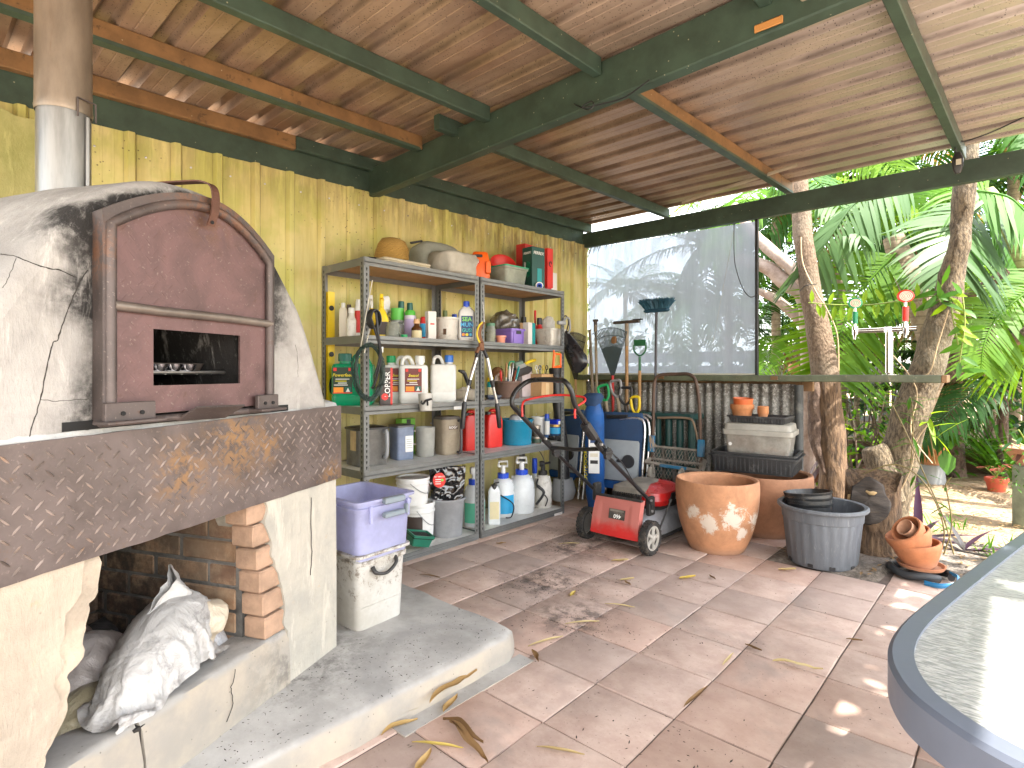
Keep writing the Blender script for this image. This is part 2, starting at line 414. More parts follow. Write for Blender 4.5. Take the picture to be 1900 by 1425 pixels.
for i in range(-1, 13):
 for j in range(-5, 12):
  x = 2.1 - PV / 2 - PV * (6 - i); y = 1.72 - PV / 2 + PV * j
  if x < -.1 or y < -.1 and x < 2.2: continue
  if x + PV / 2 < 1.7 and y + PV / 2 < 1.62: continue                # under the concrete slab
  if x > 2.1 and y > (3.55 if x < 2.7 else 3.86): continue
  if y > 4.66: continue
  z = R.uniform(-.0018, .0018)
  put('paver', R.choice(PMS), patio, (x, y, z), (R.uniform(-.003, .003), R.uniform(-.003, .003), R.choice((0, pi / 2, pi, -pi / 2)) + R.uniform(-.004, .004)))
# ---- concrete slab under the oven
sl = MB(); rr = random.Random(3)
SX, SY = 1.765, 1.70
poly = [(-.05, -1.6), (SX, -1.6)]
for k in range(34): poly.append((SX + rr.uniform(-.006, .006), -1.55 + k * (SY + 1.47) / 33))
poly.append((SX - .035, SY - .01))
for k in range(20): poly.append((SX - .07 - k * (SX - .05) / 19.5, SY + rr.uniform(-.006, .006)))
def inset(poly, d):
 cx, cy = sum(p[0] for p in poly) / len(poly), sum(p[1] for p in poly) / len(poly)
 return [(x - d * (1 if x > SX - .1 else 0), y - d * (1 if y > SY - .1 else 0)) for x, y in poly]
sl.loft([[(x, y, -.02) for x, y in poly], [(x, y, .04) for x, y in poly], [(x, y, .085) for x, y in inset(poly, .006)], [(x, y, .1) for x, y in inset(poly, .026)]], False, True)
tag(sl.build('concrete_slab', M_CONC, smooth=50), None, None, None, 'structure')
sk = MB(); sk.box(SX + .03, 1.38, .0, .075, .62, .006); tag(sk.build('mortar_skirt', M_CONC, smooth=0), None, None, None, 'structure')
# ---- yellow shed wall: ribbed sheets
def ztop(y): return 2.283 + .0245 * y
wall = thing('shed_wall', 'yellow ribbed steel shed wall with mould stains behind the shelves', 'wall')
RP = .2035
def rib_profile(n):
 p = []
 for k in range(n):
  b = k * RP
  p += [(b, 0), (b + .055, 0), (b + .057, .0014), (b + .060, .0014), (b + .062, 0), (b + .103, 0), (b + .105, .0014), (b + .108, .0014), (b + .110, 0), (b + .147, 0), (b + .160, .026), (b + .187, .026), (b + .2, 0)]
 p.append((n * RP, 0)); p += [(n * RP + .03, .0012)]; return p
def roof_profile(n):
 p = []
 for k in range(n):
  b = k * RP; p += [(b, 0), (b + .04, 0), (b + .042, .002), (b + .046, .002), (b + .048, 0), (b + .108, 0), (b + .132, .034), (b + .176, .034), (b + .2, 0)]
 return p + [(n * RP, 0), (n * RP + .03, .0012)]
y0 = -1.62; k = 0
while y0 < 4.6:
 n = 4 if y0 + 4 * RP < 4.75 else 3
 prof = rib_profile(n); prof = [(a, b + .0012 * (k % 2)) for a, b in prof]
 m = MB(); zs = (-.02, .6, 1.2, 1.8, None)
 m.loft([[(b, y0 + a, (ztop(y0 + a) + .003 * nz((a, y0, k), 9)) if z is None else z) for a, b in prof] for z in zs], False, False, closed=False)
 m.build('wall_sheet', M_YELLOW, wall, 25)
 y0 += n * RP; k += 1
sc = MB()
for q in range(31):
 y = -1.62 + q * RP + .03
 for z in (2.18 + .0245 * y, 1.42, .75):
  if R.random() < .9: sc.lathe([(.0055, 0), (.0055, .004), (.001, .0055)], 6, T(.001, y + R.uniform(-.01, .01), z) @ RY(90), False, True)
sc.build('screw', mat('zinc_screw', (.6, .6, .62), .3, .8, bump=0), wall, kind='stuff')
gd = MB(); gd.box(-.03, 1.5, 1.2, .04, 6.3, .06); gd.build('girt', M_BROWNWOOD, wall, 0)
# ---- patio roof: beams, purlins, sheets
roof = thing('patio_roof', 'low patio roof of brown weathered ribbed steel on green timber beams', 'roof')
def zr(y): return 2.50 + .022 * y
def beam(name, p, q, w, h, mt, roll=0, parent=roof, chamf=.004, segs=6):
 """timber from p to q (centre of its bottom edge), width w, height h"""
 p, q = Vector(p), Vector(q); d = (q - p); L = d.length; d.normalize()
 side = d.cross(Vector((0, 0, 1))).normalized(); up = side.cross(d)
 m = MB(); rr2 = random.Random(int(L * 1000)); rings = []
 for i in range(segs + 1):
  c = p + d * (L * i / segs) + side * rr2.uniform(-.002, .002) + up * rr2.uniform(-.002, .002)
  e = chamf
  rings.append([tuple(c + side * a + up * b) for a, b in ((-w / 2 + e, 0), (w / 2 - e, 0), (w / 2, e), (w / 2, h - e), (w / 2 - e, h), (-w / 2 + e, h), (-w / 2, h - e), (-w / 2, e))])
 m.loft(rings, True, True); return m.build(name, mt, parent, 20)
beam('wall_plate', (-.03, -1.6, 2.232), (-.03, 4.66, 2.384), .05, .212, M_GREEN)
beam('back_beam', (-.05, 4.665, 2.362), (4.13, 4.655, 2.338), .05, .145, M_GREEN)
beam('main_beam', (-.01, 2.19, 2.305), (4.13, 2.19, 2.41), .065, .185, M_GREEN, chamf=.006)
beam('front_beam', (-.05, -1.5, 2.30), (4.13, -1.5, 2.32), .05, .14, M_GREEN)
beam('fascia_beam', (4.16, -1.6, 2.345), (4.16, 4.7, 2.46), .045, .09, M_GREEN)
def purlin(x, ya, yb, mt, h=.082, w=.045, x2=None): beam('purlin', (x, ya, zr(ya) - h), (x2 or x, yb, zr(yb) - h), w, h - .001, mt)
purlin(.026, -1.6, 1.62, M_BROWNWOOD); purlin(.026, 1.625, 4.72, M_GREEN)
for xx, mt in ((.55, M_BROWNWOOD), (1.12, M_GREEN), (1.82, M_GREEN), (2.55, M_GREEN), (3.3, M_GREEN)):
 purlin(xx, -1.6, 2.15, mt)
purlin(.86, 2.02, 4.73, M_GREEN); purlin(1.84, 2.23, 4.73, M_BROWNWOOD, x2=1.9); purlin(2.89, 2.23, 4.73, M_GREEN, x2=2.95); purlin(3.85, 2.23, 4.73, M_GREEN)
gp = MB()
for xx, ya, yb in ((.55, -1.6, 2.14), (1.84, 2.24, 4.72)):
 ha, hb = zr(ya) - .087, zr(yb) - .087; x2 = 1.9 if xx > 1 else xx
 gp.loft([[(xx - .0235, ya, ha), (xx + .0235, ya, ha), (xx + .0235, ya, ha + .016), (xx - .0235, ya, ha + .016)], [(x2 - .0235, yb, hb), (x2 + .0235, yb, hb), (x2 + .0235, yb, hb + .016), (x2 - .0235, yb, hb + .016)]])
gp.build('paint_strip', M_GREEN, roof, 0)
m = MB(); m.cbox(2.78, 2.135, 2.478, .22, .04, .05); m.build('packer', M_GREEN, roof, 0)
m = MB(); m.cbox(2.78, 2.135, 2.440, .22, .042, .022); m.build('packer', mat('bleached_timber', (.40, .33, .24), .8), roof, 0)
m = MB(); m.cbox(2.56, 2.154, 2.398, .10, .008, .03); m.build('packer', mat('orange_pine', (.55, .25, .07), .7), roof, 0)
st = MB(); st.tube([(1.2, 4.31, 2.505), (2.12, 4.12, 2.53)], .013, 4, flat=.25); st.build('batten', mat('grey_batten', (.42, .36, .27), .8), roof, 0)
rs = 0; y0 = -1.62
while y0 < 4.65:
 n = 4 if y0 + 4 * RP < 4.78 else 3
 prof = roof_profile(n); m = MB()
 m.loft([[(x, y0 + a, zr(y0 + a) + b + .0011 * (rs % 2) + .002 * nz((x, y0 + a, 0), 2)) for a, b in prof] for x in (-.16, .6, 1.3, 2.0, 2.7, 3.5, 4.2)], False, False, closed=False)
 m.build('roof_sheet', M_ROOF, roof, 25); y0 += n * RP; rs += 1
for (x, y) in ((4.16, -1.5), (4.16, 4.62), (-.12, 4.6)):
 m = MB(); m.cbox(x, y, 1.165, .09, .09, 2.33); m.build('post', M_GREEN, roof, 0)
# ================================================================ PIZZA OVEN (local x = along its front to the camera's left, local y = out of its front)
def render_mat(name, a, b, stain=None, amt=.5, attr=None):
 t = NT(name); n = t.noise(5, 8, .7, None, .3); n2 = t.noise(24, 6, .7); n3 = t.noise(2, 4, .6)
 c = t.mix(t.ramp(n, .3, .7), a, b)
 c = t.mix(t.ramp(n3, .45, .7, 0, .35), c, tuple(x * .75 for x in a))
 if stain: c = t.mix(t.ramp(n2, .62, .72, 0, amt), c, stain)
 if attr:
  s = t.attr(attr); k = t.math('MULTIPLY', t.math('MULTIPLY', s, t.ramp(t.noise(11, 9, .75), .15, .65)), 1.25)
  n9 = t.ramp(t.math('ADD', k, t.math('MULTIPLY', t.noise(70, 4, .7), .3)), .22, .95)
  c = t.mix(n9, c, (.018, .016, .015))
 n5 = t.noise(3.5, 7, .72, t.mapv((5, 5, 1), rot=(.2, .5, 0)), .5); c = t.mix(t.ramp(n5, .54, .68, 0, .45), c, tuple(min(1, x * 1.35) for x in b)); c = t.mix(t.ramp(t.noise(40, 5, .75), .62, .72, 0, .5), c, tuple(x * .45 for x in a))
 t.color(c); t.rough(.9); t.bump(n, .5, .015); t.bump(n5, .5, .012); t.bump(n2, .4, .004); return t.m
M_REND = render_mat('cream_render', (.34, .29, .23), (.48, .40, .315), (.50, .32, .17), .35)
M_RENDG = render_mat('grey_render', (.34, .325, .285), (.47, .43, .36), (.48, .32, .18), .3)
M_DOME = render_mat('dome_render', (.28, .265, .25), (.43, .41, .385), (.25, .22, .19), .3, 'soot')
M_MORTAR = mat('grey_mortar', (.20, .19, .175), .95, var=.4, bump=.4, bs=40, dirt=(.05, .045, .04), da=.6)
M_BROKEN = mat('broken_render_edge', (.45, .375, .29), .95, var=.3, bump=.5, bs=50)
def m_brick():
 t = NT('fire_brick'); geo = t.node('ShaderNodeNewGeometry').outputs['Position']
 n = t.noise(18, 7, .7, geo); r = t.rnd()
 c = t.mix(t.ramp(r, .2, .8), (.36, .22, .13), (.26, .145, .09)); c = t.mix(t.ramp(n, .35, .7), c, (.44, .31, .2))
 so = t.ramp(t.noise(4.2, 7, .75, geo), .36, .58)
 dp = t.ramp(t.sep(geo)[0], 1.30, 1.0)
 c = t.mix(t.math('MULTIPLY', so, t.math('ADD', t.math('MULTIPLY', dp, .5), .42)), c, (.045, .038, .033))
 t.color(c); t.rough(.93); t.bump(n, .35, .006); return t.m
M_BRICK = m_brick()
M_BRICKY = mat('yellow_brick', (.38, .245, .165), .93, var=.25, vs=16, dirt=(.3, .2, .12), da=.4, bump=.3, bs=50)
def m_rustplate(name, base, rust, spots):
 t = NT(name); n = t.noise(7, 8, .7, None, .5); n2 = t.noise(34, 6, .75); n3 = t.noise(130, 3, .6)
 c = t.mix(t.ramp(n, .3, .7), tuple(x * .7 for x in base), tuple(x * 1.25 for x in base))
 m = None
 for p, rad in spots:
  q = t.spot(p, rad, .95); m = q if m is None else t.math('MAXIMUM', m, q)
 if m is not None: c = t.mix(t.math('MULTIPLY', m, t.ramp(n2, .42, .56)), c, rust)
 c = t.mix(t.ramp(n2, .60, .70, 0, .5), c, tuple(x * .6 for x in rust))
 c = t.mix(t.ramp(n3, .62, .7, 0, .4), c, (.30, .24, .21))
 t.color(c); t.set(Metallic=.45); t.rough(t.ramp(n, .3, .7, .42, .66)); t.bump(n2, .15, .003); return t.m
M_PLATE = m_rustplate('rusty_chequer_steel', (.13, .102, .094), (.27, .155, .075), [((.50, 0, .93), .17), ((.68, 0, .87), .13), ((.05, 0, .75), .09), ((.38, 0, .9), .1)])
M_DOORST = m_rustplate('purple_brown_steel', (.15, .088, .085), (.17, .09, .055), [((.62, 0, 1.58), .16), ((.87, 0, 1.5), .08)])
M_DARKST = m_rustplate('dark_blackened_steel', (.10, .08, .075), (.20, .10, .06), [((.6, 0, 1.6), .25), ((.9, 0, 1.4), .10)])
M_FLUE = mat('grey_flue_steel', (.30, .295, .285), .38, .7, var=.2, stretch=(6, 6, .8), bump=.03)
M_FLUEB = mat('heat_browned_steel', (.27, .215, .165), .42, .6, var=.15, stretch=(4, 4, 1.2), dirt=(.20, .13, .07), da=.3, bump=.03)
M_BLACK = mat('soot_black', (.012, .012, .012), .9)
M_CRACK = mat('crack_dark', (.035, .03, .026), 1.0, bump=0)
OV = thing('pizza_oven', 'domed wood fired pizza oven of cracked render with rusty steel door and chequer plate front', 'oven', (1.34, 1.128, 0), math.degrees(math.atan2(-.9116, .411)))
OVM = Matrix.Translation((1.34, 1.128, 0)) @ Matrix.Rotation(math.atan2(-.9116, .411), 4, 'Z'); OVI = OVM.inverted()
def ov(u, n, z): return OVM @ Vector((u, n, z))
W = 1.235; UC = .617
def ragged(pts, amp, k, seed):
 P = catmull([(a, b, 0) for a, b in pts], k)
 return [(p.x + amp * nz((p.x, p.y, 0), 28, seed), p.y + amp * .5 * nz((p.x, p.y, 5), 28, seed)) for p in P]
XZ = Matrix(((1, 0, 0, 0), (0, 0, 1, 0), (0, 1, 0, 0), (0, 0, 0, 1)))    # polygon (x,z) extruded along y
def slab_xz(name, poly, y0, y1, mt, sm=30, jit=.0, parent=OV):
 m = MB()
 n = len(poly); r0 = [(x, y0, z) for x, z in poly]; r1 = [(x, y1, z) for x, z in poly]
 m.loft([r0, r1], True, True)
 return m.build(name, mt, parent, sm)
edge = ragged([(.385, .735), (.362, .70), (.366, .66), (.345, .60), (.335, .55), (.312, .50), (.30, .44), (.275, .37), (.282, .30), (.262, .272)], .012, 5, 2)
slab_xz('pier', [(.0, .098)] + [(.0, .4), (.004, .735)] + edge + [(.27, .098)], -.002, -.20, M_RENDG)
slab_xz('pier', [(.0, .098), (.0, .735), (.31, .735), (.31, .098)], -.2, -1.1, M_RENDG)
CO = (.735 - .278) / 6
ends = [.362, .371, .384, .396, .413, .436]
for k in range(6):
 z0 = .278 + k * CO
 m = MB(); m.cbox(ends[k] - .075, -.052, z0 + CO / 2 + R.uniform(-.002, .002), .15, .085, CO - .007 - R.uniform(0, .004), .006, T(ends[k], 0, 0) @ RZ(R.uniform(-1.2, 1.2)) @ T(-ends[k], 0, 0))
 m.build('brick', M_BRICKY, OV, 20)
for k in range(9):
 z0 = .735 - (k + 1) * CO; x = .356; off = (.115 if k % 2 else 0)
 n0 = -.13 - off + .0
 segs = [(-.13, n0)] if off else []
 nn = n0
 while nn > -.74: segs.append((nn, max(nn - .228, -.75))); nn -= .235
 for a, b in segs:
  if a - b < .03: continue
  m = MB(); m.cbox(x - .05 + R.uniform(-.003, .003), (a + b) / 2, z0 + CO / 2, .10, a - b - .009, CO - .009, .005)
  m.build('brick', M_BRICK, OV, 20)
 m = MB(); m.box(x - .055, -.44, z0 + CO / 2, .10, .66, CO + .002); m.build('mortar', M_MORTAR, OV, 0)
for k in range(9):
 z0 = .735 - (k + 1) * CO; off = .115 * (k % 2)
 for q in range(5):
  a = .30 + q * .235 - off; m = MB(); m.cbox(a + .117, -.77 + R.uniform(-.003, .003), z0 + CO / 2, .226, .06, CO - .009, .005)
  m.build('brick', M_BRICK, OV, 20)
m = MB(); m.box(.78, -.79, .41, 1.0, .06, .68); m.build('mortar', M_MORTAR, OV, 0)
m = MB(); m.box(.62, -.42, .113, 1.2, .8, .03); m.build('ash_bed', M_BLACK, OV, 0)
ledge = ragged([(1.016, .27), (1.004, .31), (.978, .36), (.95, .425), (.945, .47), (.928, .49), (.915, .56), (.91, .61), (.889, .63), (.884, .735)], .012, 5, 7)
slab_xz('pier', [(x + .012 + .016 * abs(nz((x, z, 0), 13, 4)) + .05 * max(0, nz((x, z, 9), 5)), z) for x, z in ledge] + [(1.5, .735), (1.5, .098), (1.02, .098)], -.002, -.13, M_REND)
slab_xz('broken_edge', [(x - .004 + .012 * nz((x, z, 2), 24), z) for x, z in ledge] + [(1.3, .735), (1.3, .098), (1.03, .098)], -.009, -.11, M_BROKEN)
m = MB(); m.box(1.25, -.55, .41, .25, .86, .63); m.build('pier', M_MORTAR, OV, 0)
def kerb(u0, u1):
 m = MB(); rings = []
 N = 14
 for i in range(N + 1):
  u = u0 + (u1 - u0) * i / N
  j = lambda s: .004 * nz((u, s, 0), 9)
  if u1 > 1: cr = .012 * (1 if i < 2 else 0) * (2 - i) / 2
  else: cr = .008 * (i - N + 2) / 2 if i > N - 2 else 0
  rings.append([(u, .004 + j(1), .098), (u, .002 + j(2), .18), (u, -.002 + j(3) - cr, .25), (u, -.014 + j(4) - cr, .274 - cr), (u, -.03, .279 + j(6) * .4 - cr * .6), (u, -.15 + j(5), .272 - cr), (u, -.165 + j(7), .25), (u, -.165, .098)])
 m.loft(rings, True, True); return m.build('kerb', M_CONC, OV, 45)
kerb(.262, .776); kerb(.783, 1.5)
m = MB(); m.box(.78, -.085, .185, .03, .14, .15); m.build('crack_fill', M_CRACK, OV, 0)
m = MB(); m.box(W / 2 + .08, -.51, .86, W + .13, .98, .236); m.build('hearth', M_RENDG, OV, 0)
m = MB(); m.box(.42, -.40, .722, .14, .44, .03); m.build('lintel_soffit', M_BLACK, OV, 0)
rim = MB(); N = 60; rings = []
for i in range(N + 1):
 u = -.004 + 1.36 * i / N; d = lambda s: .006 * nz((u, s, 0), 22)
 rings.append([(u, .0, .96), (u, .003 + d(1), .99), (u, -.008 + d(2), 1.012 + d(3)), (u, -.06, 1.026 + d(4)), (u, -.09, 1.0)])
rim.loft(rings, True, True); rim.build('mortar_rim', render_mat('pale_mortar', (.42, .42, .42), (.56, .55, .53), (.1, .09, .08), .5), OV, 60)
PU1 = 1.40
pl = MB(); N = 40
rt = [(-.006 + (PU1 + .006) * i / N, 1.004 - .020 * (i / N) + .0015 * nz((i, 0, 0), .9)) for i in range(N + 1)]
rb = [(-.008 + (PU1 + .008) * i / N, .733 - .022 * (i / N) + .003 * nz((i, 3, 0), .6)) for i in range(N + 1)]
pl.loft([[(b[0], .006, b[1]), (b[0], .014, b[1]), (a[0], .014, a[1]), (a[0], .006, a[1])] for a, b in zip(rt, rb)], True, True)
pl.build('chequer_plate', M_PLATE, OV, 20)
def lugs(test, y, h, pitch=.040, L=.027, w=.0027):
 m = MB()
 for i in range(-2, 60):
  for j in range(-2, 44):
   for s in (1, -1):
    u = (i + (.5 if s < 0 else 0)) * pitch; z = (j + (.5 if s < 0 else 0)) * pitch
    du, dz = cos(pi / 4 * s) * L / 2, sin(pi / 4 * s) * L / 2; nu, nzz = -dz / L * 2 * w, du / L * 2 * w
    if not (test(u, z) and test(u + du, z + dz) and test(u - du, z - dz)): continue
    k = h * (1 + .3 * nz((u, z, 0), 30))
    P = [(u - du, z - dz), (u - du * .4 + nu, z - dz * .4 + nzz), (u + du * .4 + nu, z + dz * .4 + nzz), (u + du, z + dz), (u + du * .4 - nu, z + dz * .4 - nzz), (u - du * .4 - nu, z - dz * .4 - nzz)]
    o = len(m.v); m.v += [(a, y, b) for a, b in P] + [(u - du * .6, y + k, z - dz * .6), (u + du * .6, y + k, z + dz * .6)]
    m.f += [(o, o + 1, o + 6), (o + 1, o + 2, o + 7, o + 6), (o + 2, o + 3, o + 7), (o + 3, o + 4, o + 7), (o + 4, o + 5, o + 6, o + 7), (o + 5, o, o + 6)]
 return m
lugs(lambda u, z: 0 <= u <= 1.38 and .742 - .022 * u / 1.4 <= z <= .997 - .02 * u / 1.4, .0139, .0032).build('tread_lugs', mat('worn_lug_steel', (.27, .215, .19), .45, .3, var=.6, vs=9, dirt=(.34, .18, .08), da=.5, bump=0), OV, 0, kind='stuff')
PROF = [(0, 1.622), (.08, 1.618), (.16, 1.592), (.24, 1.545), (.32, 1.466), (.38, 1.395), (.42, 1.342), (.47, 1.25), (.51, 1.165), (.545, 1.09), (.575, 1.015), (.585, .985)]
half = catmull([(a, b, 0) for a, b in PROF], 3)
ARCH = [(-p.x, p.y) for p in reversed(half)] + [(p.x, p.y) for p in half[1:]]
zc = 1.0
stations = [(.0, .93), (-.006, .965), (-.02, .988), (-.045, 1.0), (-.15, 1.005), (-.3, 1.01), (-.5, 1.005), (-.66, .975), (-.8, .91), (-.92, .8), (-1.0, .66), (-1.06, .45), (-1.09, .2), (-1.095, .02)]
def refine(st):
 P = catmull([(a, b, 0) for a, b in st], 4); return [(p.x, p.y) for p in P]
dm = MB(); rings = []
for n, s in refine(stations):
 ring = []
 for a, b in ARCH:
  x, z = UC + a * s * (1.06 if a > 0 else 1), zc + (b - zc) * (s if b > zc else 1)
  d = .010 * nz((x, n, z), 3.2, 4) + .003 * nz((x, n, z), 14, 2)
  k = Vector((x - UC, 0, z - zc)); k = k.normalized() if k.length > 1e-4 else Vector((0, 0, 1))
  ring.append((x + k.x * d, n, z + k.z * d))
 rings.append(ring)
dm.loft(rings, False, False, closed=False)
f0 = rings[0]
mouth = [(.65 + (p[0] - UC) * .38, -.004, zc + (p[2] - zc) * .82 - .01) for p in f0]
mid = [tuple((Vector(a) + Vector(b)) / 2 + Vector((0, .004 * nz(a, 9), 0))) for a, b in zip(f0, mouth)]
dm.loft([f0, mid, mouth], False, False, closed=False)
mouth2 = [(a, -.4, b) for a, _, b in mouth]
dm.loft([mouth, mouth2], False, False, closed=False)
def door_out(u):                                   # top outline of the door frame
 q = (u - .62) / (.295 if u > .62 else .235)
 return 1.487 + .108 * (1 - min(1, abs(q)) ** 1.9)
soot = []
for x, n, z in dm.v:
 top = door_out(min(max(x, .385), .915))
 dx = max(.375 - x, x - .91, 0); dz = max(z - top, 0)
 d = sqrt(dx * dx + dz * dz + max(0, -n - .02) ** 2 * .8)
 reach = .028 + (.085 * max(0, min(1, (z - 1.16) / .16)) if x < .4 else .022 * max(0, min(1, (z - 1.2) / .3))) + (.05 if x > .85 and 1.38 < z < 1.5 else 0)
 if z < 1.14: reach *= .35
 if x > .5 and z > 1.5: reach *= .42
 v = max(0, 1 - d / (reach * 1.5)) ** 1.3
 soot.append(max(0, min(1, v * (1.15 + .5 * nz((x, n, z), 9)))))
 if n < -.3 and abs(x - UC) < .3 and z < 1.5 and n == -.4: soot[-1] = 1
dm.att = {'soot': soot}
dm.f = [tuple(reversed(f)) for f in dm.f]
dome = dm.build('dome', M_DOME, OV, 60)
m = MB(); m.box(UC, -.4, 1.25, .8, .02, .6); m.build('oven_back', M_BLACK, OV, 0)
m = MB(); m.box(UC, -.2, 1.012, .7, .4, .02); m.build('oven_floor', M_BLACK, OV, 0)
from mathutils.bvhtree import BVHTree
bv = BVHTree.FromPolygons([tuple(OVM @ Vector(p)) for p in dm.v], dm.f)
def on_dome(u, v):
 h = bv.ray_cast(CAM, ray(u, v).normalized())
 return OVI @ h[0] if h[0] else None
ck = MB()
for path, r in (([(2, 471), (30, 476), (55, 486), (85, 497), (112, 502), (140, 514)], .0022), ([(162, 500), (140, 540), (120, 590), (108, 628), (97, 640), (85, 690), (75, 742), (64, 775), (54, 812)], .0024), ([(75, 742), (110, 744), (165, 740)], .0014), ([(30, 478), (14, 520), (5, 535)], .0013), ([(548, 640), (552, 668), (553, 700)], .0012)):
 pts = []
 for a in catmull([(x, y, 0) for x, y in path], 6):
  p = on_dome(a.x + 2.2 * nz((a.x, a.y, 0), .11), a.y + 2.2 * nz((a.x, a.y, 4), .11))
  if p: pts.append(p)
 if len(pts) > 2: ck = MB(); ck.tube(pts, [r * .6 * (.6 + .9 * abs(nz((i, path[0][0], 0), .7))) for i in range(len(pts))], 5); ck.build('crack', M_CRACK, OV, 0)
kc = MB()                                           # cracks on the kerb face
for pts in ([(.50, .006, .265), (.505, .006, .235), (.515, .005, .215), (.508, .006, .17), (.53, .006, .13)], [(.15, .001, .69), (.152, .001, .6), (.148, .001, .5), (.155, .001, .42)]):
 kc = MB(); kc.tube([Vector(p) + Vector((.004 * nz((i, 0, 1), .8), 0, 0)) for i, p in enumerate(catmull(pts, 4))], .0014, 4); kc.build('crack', M_CRACK, OV, 0)
def door_top(u): return door_out(u) - .028
HU0, HU1, HZ0, HZ1 = .512, .785, 1.097, 1.234
def panel(u0, u1, zlo, zhi, n=10):
 us = [u0 + (u1 - u0) * i / n for i in range(n + 1)]
 hi = [(u, zhi if zhi else door_top(u)) for u in us]
 return [(u0, zlo), (u1, zlo)] + list(reversed(hi))
dp = MB()
for poly in (panel(.397, HU0, 1.03, None), panel(HU1, .904, 1.03, None), panel(HU0, HU1, 1.03, HZ0, 1), panel(HU0, HU1, HZ1, None)):
 dp.loft([[(x, .030, z) for x, z in poly], [(x, .036, z) for x, z in poly]], True, True)
door = dp.build('door', M_DOORST, OV, 20)
lg = lugs(lambda u, z: .41 < u < .895 and 1.06 < z < door_top(u) - .01 and not (HU0 - .004 < u < HU1 + .004 and HZ0 - .004 < z < HZ1 + .004), .0359, .0005)
lg.build('tread_lugs', M_DOORST, door, 0, kind='stuff')
fr = MB()
ol = [(.915, 1.012)] + [(.915, 1.12 + i * .09) for i in range(4)] + [(.915 - .53 * i / 30, door_out(.915 - .53 * i / 30)) for i in range(31)] + [(.385, 1.40 - i * .1) for i in range(4)] + [(.385, 1.012)]
FC = .65
il = []
for i, (a, b) in enumerate(ol):
 il.append((FC + (a - FC) * .935, b - (.030 if 1.45 < b else 0)))
for i in range(len(ol) - 1):
 q = [ol[i], ol[i + 1], il[i + 1], il[i]]
 fr.loft([[(FC + (x - FC) * .945, -.012, z) for x, z in q], [(x, .046, z) for x, z in q]], True, True)
fr.build('door_frame', M_DARKST, OV, 25)
pp = MB(); pin = [(FC + (a - FC) * .93, .044, b - (.028 if b > 1.45 else 0)) for a, b in ol]
pp.tube(pin, .0125, 8); pp.build('frame_pipe', M_DARKST, OV, 60)
cb = MB(); cb.tube([(.892, .046, 1.279), (.77, .048, 1.277), (.65, .05, 1.278), (.52, .048, 1.278), (.40, .046, 1.276)], .0115, 8); cb.build('cross_bar', mat('bare_grey_steel', (.22, .185, .16), .45, .6, var=.3, dirt=(.3, .16, .08), da=.4), OV, 60)
for u0, u1, z0, z1 in ((.80, .92, 1.012, 1.062), (.385, .47, 1.012, 1.062)):
 h = MB(); h.cbox((u0 + u1) / 2, .056, (z0 + z1) / 2, u1 - u0, .012, z1 - z0, .002); h.cbox((u0 + u1) / 2, .06, z0 + .006, u1 - u0 + .02, .05, .008, .002)
 hg = h.build('hinge_bracket', M_DARKST, OV, 20)
 for q in (.3, .68): b = MB(); b.cyl(.005, .0, .004, 8, T(u0 + (u1 - u0) * q, .062, (z0 + z1) / 2) @ RX(-90)); b.build('bolt_hole', M_BLACK, hg, 0)
h = MB(); h.tube([(.91, .03, 1.016), (.385, .03, 1.016)], .009, 8); h.build('hinge_rod', M_DARKST, OV, 60)
fp = MB(); fp.box(0, 0, 0, .165, .075, .005, T(.63, .055, 1.022) @ RX(28) @ RZ(3)); fp.build('latch_flap', M_DARKST, OV, 0)
ls = MB(); pts = catmull([(.685, -.09, 1.626), (.655, -.02, 1.634), (.635, .035, 1.635), (.628, .062, 1.615), (.630, .066, 1.56), (.640, .06, 1.515)], 5)
for i in range(len(pts) - 1):
 a, b = pts[i], pts[i + 1]; d = (b - a).normalized(); nn = Vector((1, 0, 0)).cross(d).normalized() * .002; w = Vector((.012, 0, 0))
 ls.loft([[a - w - nn, a + w - nn, a + w + nn, a - w + nn], [b - w - nn, b + w - nn, b + w + nn, b - w + nn]], True, True)
ls = ls.build('latch_strap', mat('orange_rust_strap', (.13, .06, .04), .6, .4, var=.35), OV, 30)
b = MB(); b.cyl(.005, 0, .003, 8, T(.6385, .064, 1.525) @ RX(-90)); b.build('bolt_hole', M_BLACK, ls, 0)
ss = MB(); ss.cbox(.402, .05, 1.245, .018, .004, .055, .001); ss.build('catch_plate', mat('dusty_zinc', (.45, .38, .3), .6, .4), OV, 0)
fl = MB(); fl.lathe([(.064, 1.5), (.064, 1.9)], 32, T(.665, -.45, 0)); flo = fl.build('flue', M_FLUE, OV, 60)
fl = MB(); fl.lathe([(.0665, 1.868), (.0685, 1.88), (.067, 1.9), (.0665, 2.75)], 32, T(.665, -.45, 0)); fl.build('flue_sleeve', M_FLUEB, flo, 60)
fl = MB(); fl.tube([(.665 - .02, -.45 + .0665, 1.58), (.665 - .02, -.45 + .0665, 1.86)], .005, 6); fl.build('flue_seam', M_FLUE, flo, 60)
fl = MB()
for a in (.0, .05): fl.cbox(.645 + a - .02, -.45 + .071, 1.88, .004, .004, .055, .001)
fl.cbox(.65, -.45 + .071, 1.906, .05, .004, .004, .001); fl.build('flue_clip', M_DARKST, flo, 0)
rk = thing('oven_rack', 'blackened wire rack with a baking tray inside the pizza oven', 'rack', tuple(ov(.62, -.20, 1.125)), math.degrees(math.atan2(-.9116, .411)))
m = MB()
for q in range(9): m.tube([(-.2 + q * .05, -.13, 0), (-.2 + q * .05, .14, 0)], .003, 6)
for y in (-.13, 0, .14): m.tube([(-.22, y, .004), (.22, y, .004)], .0045, 6)
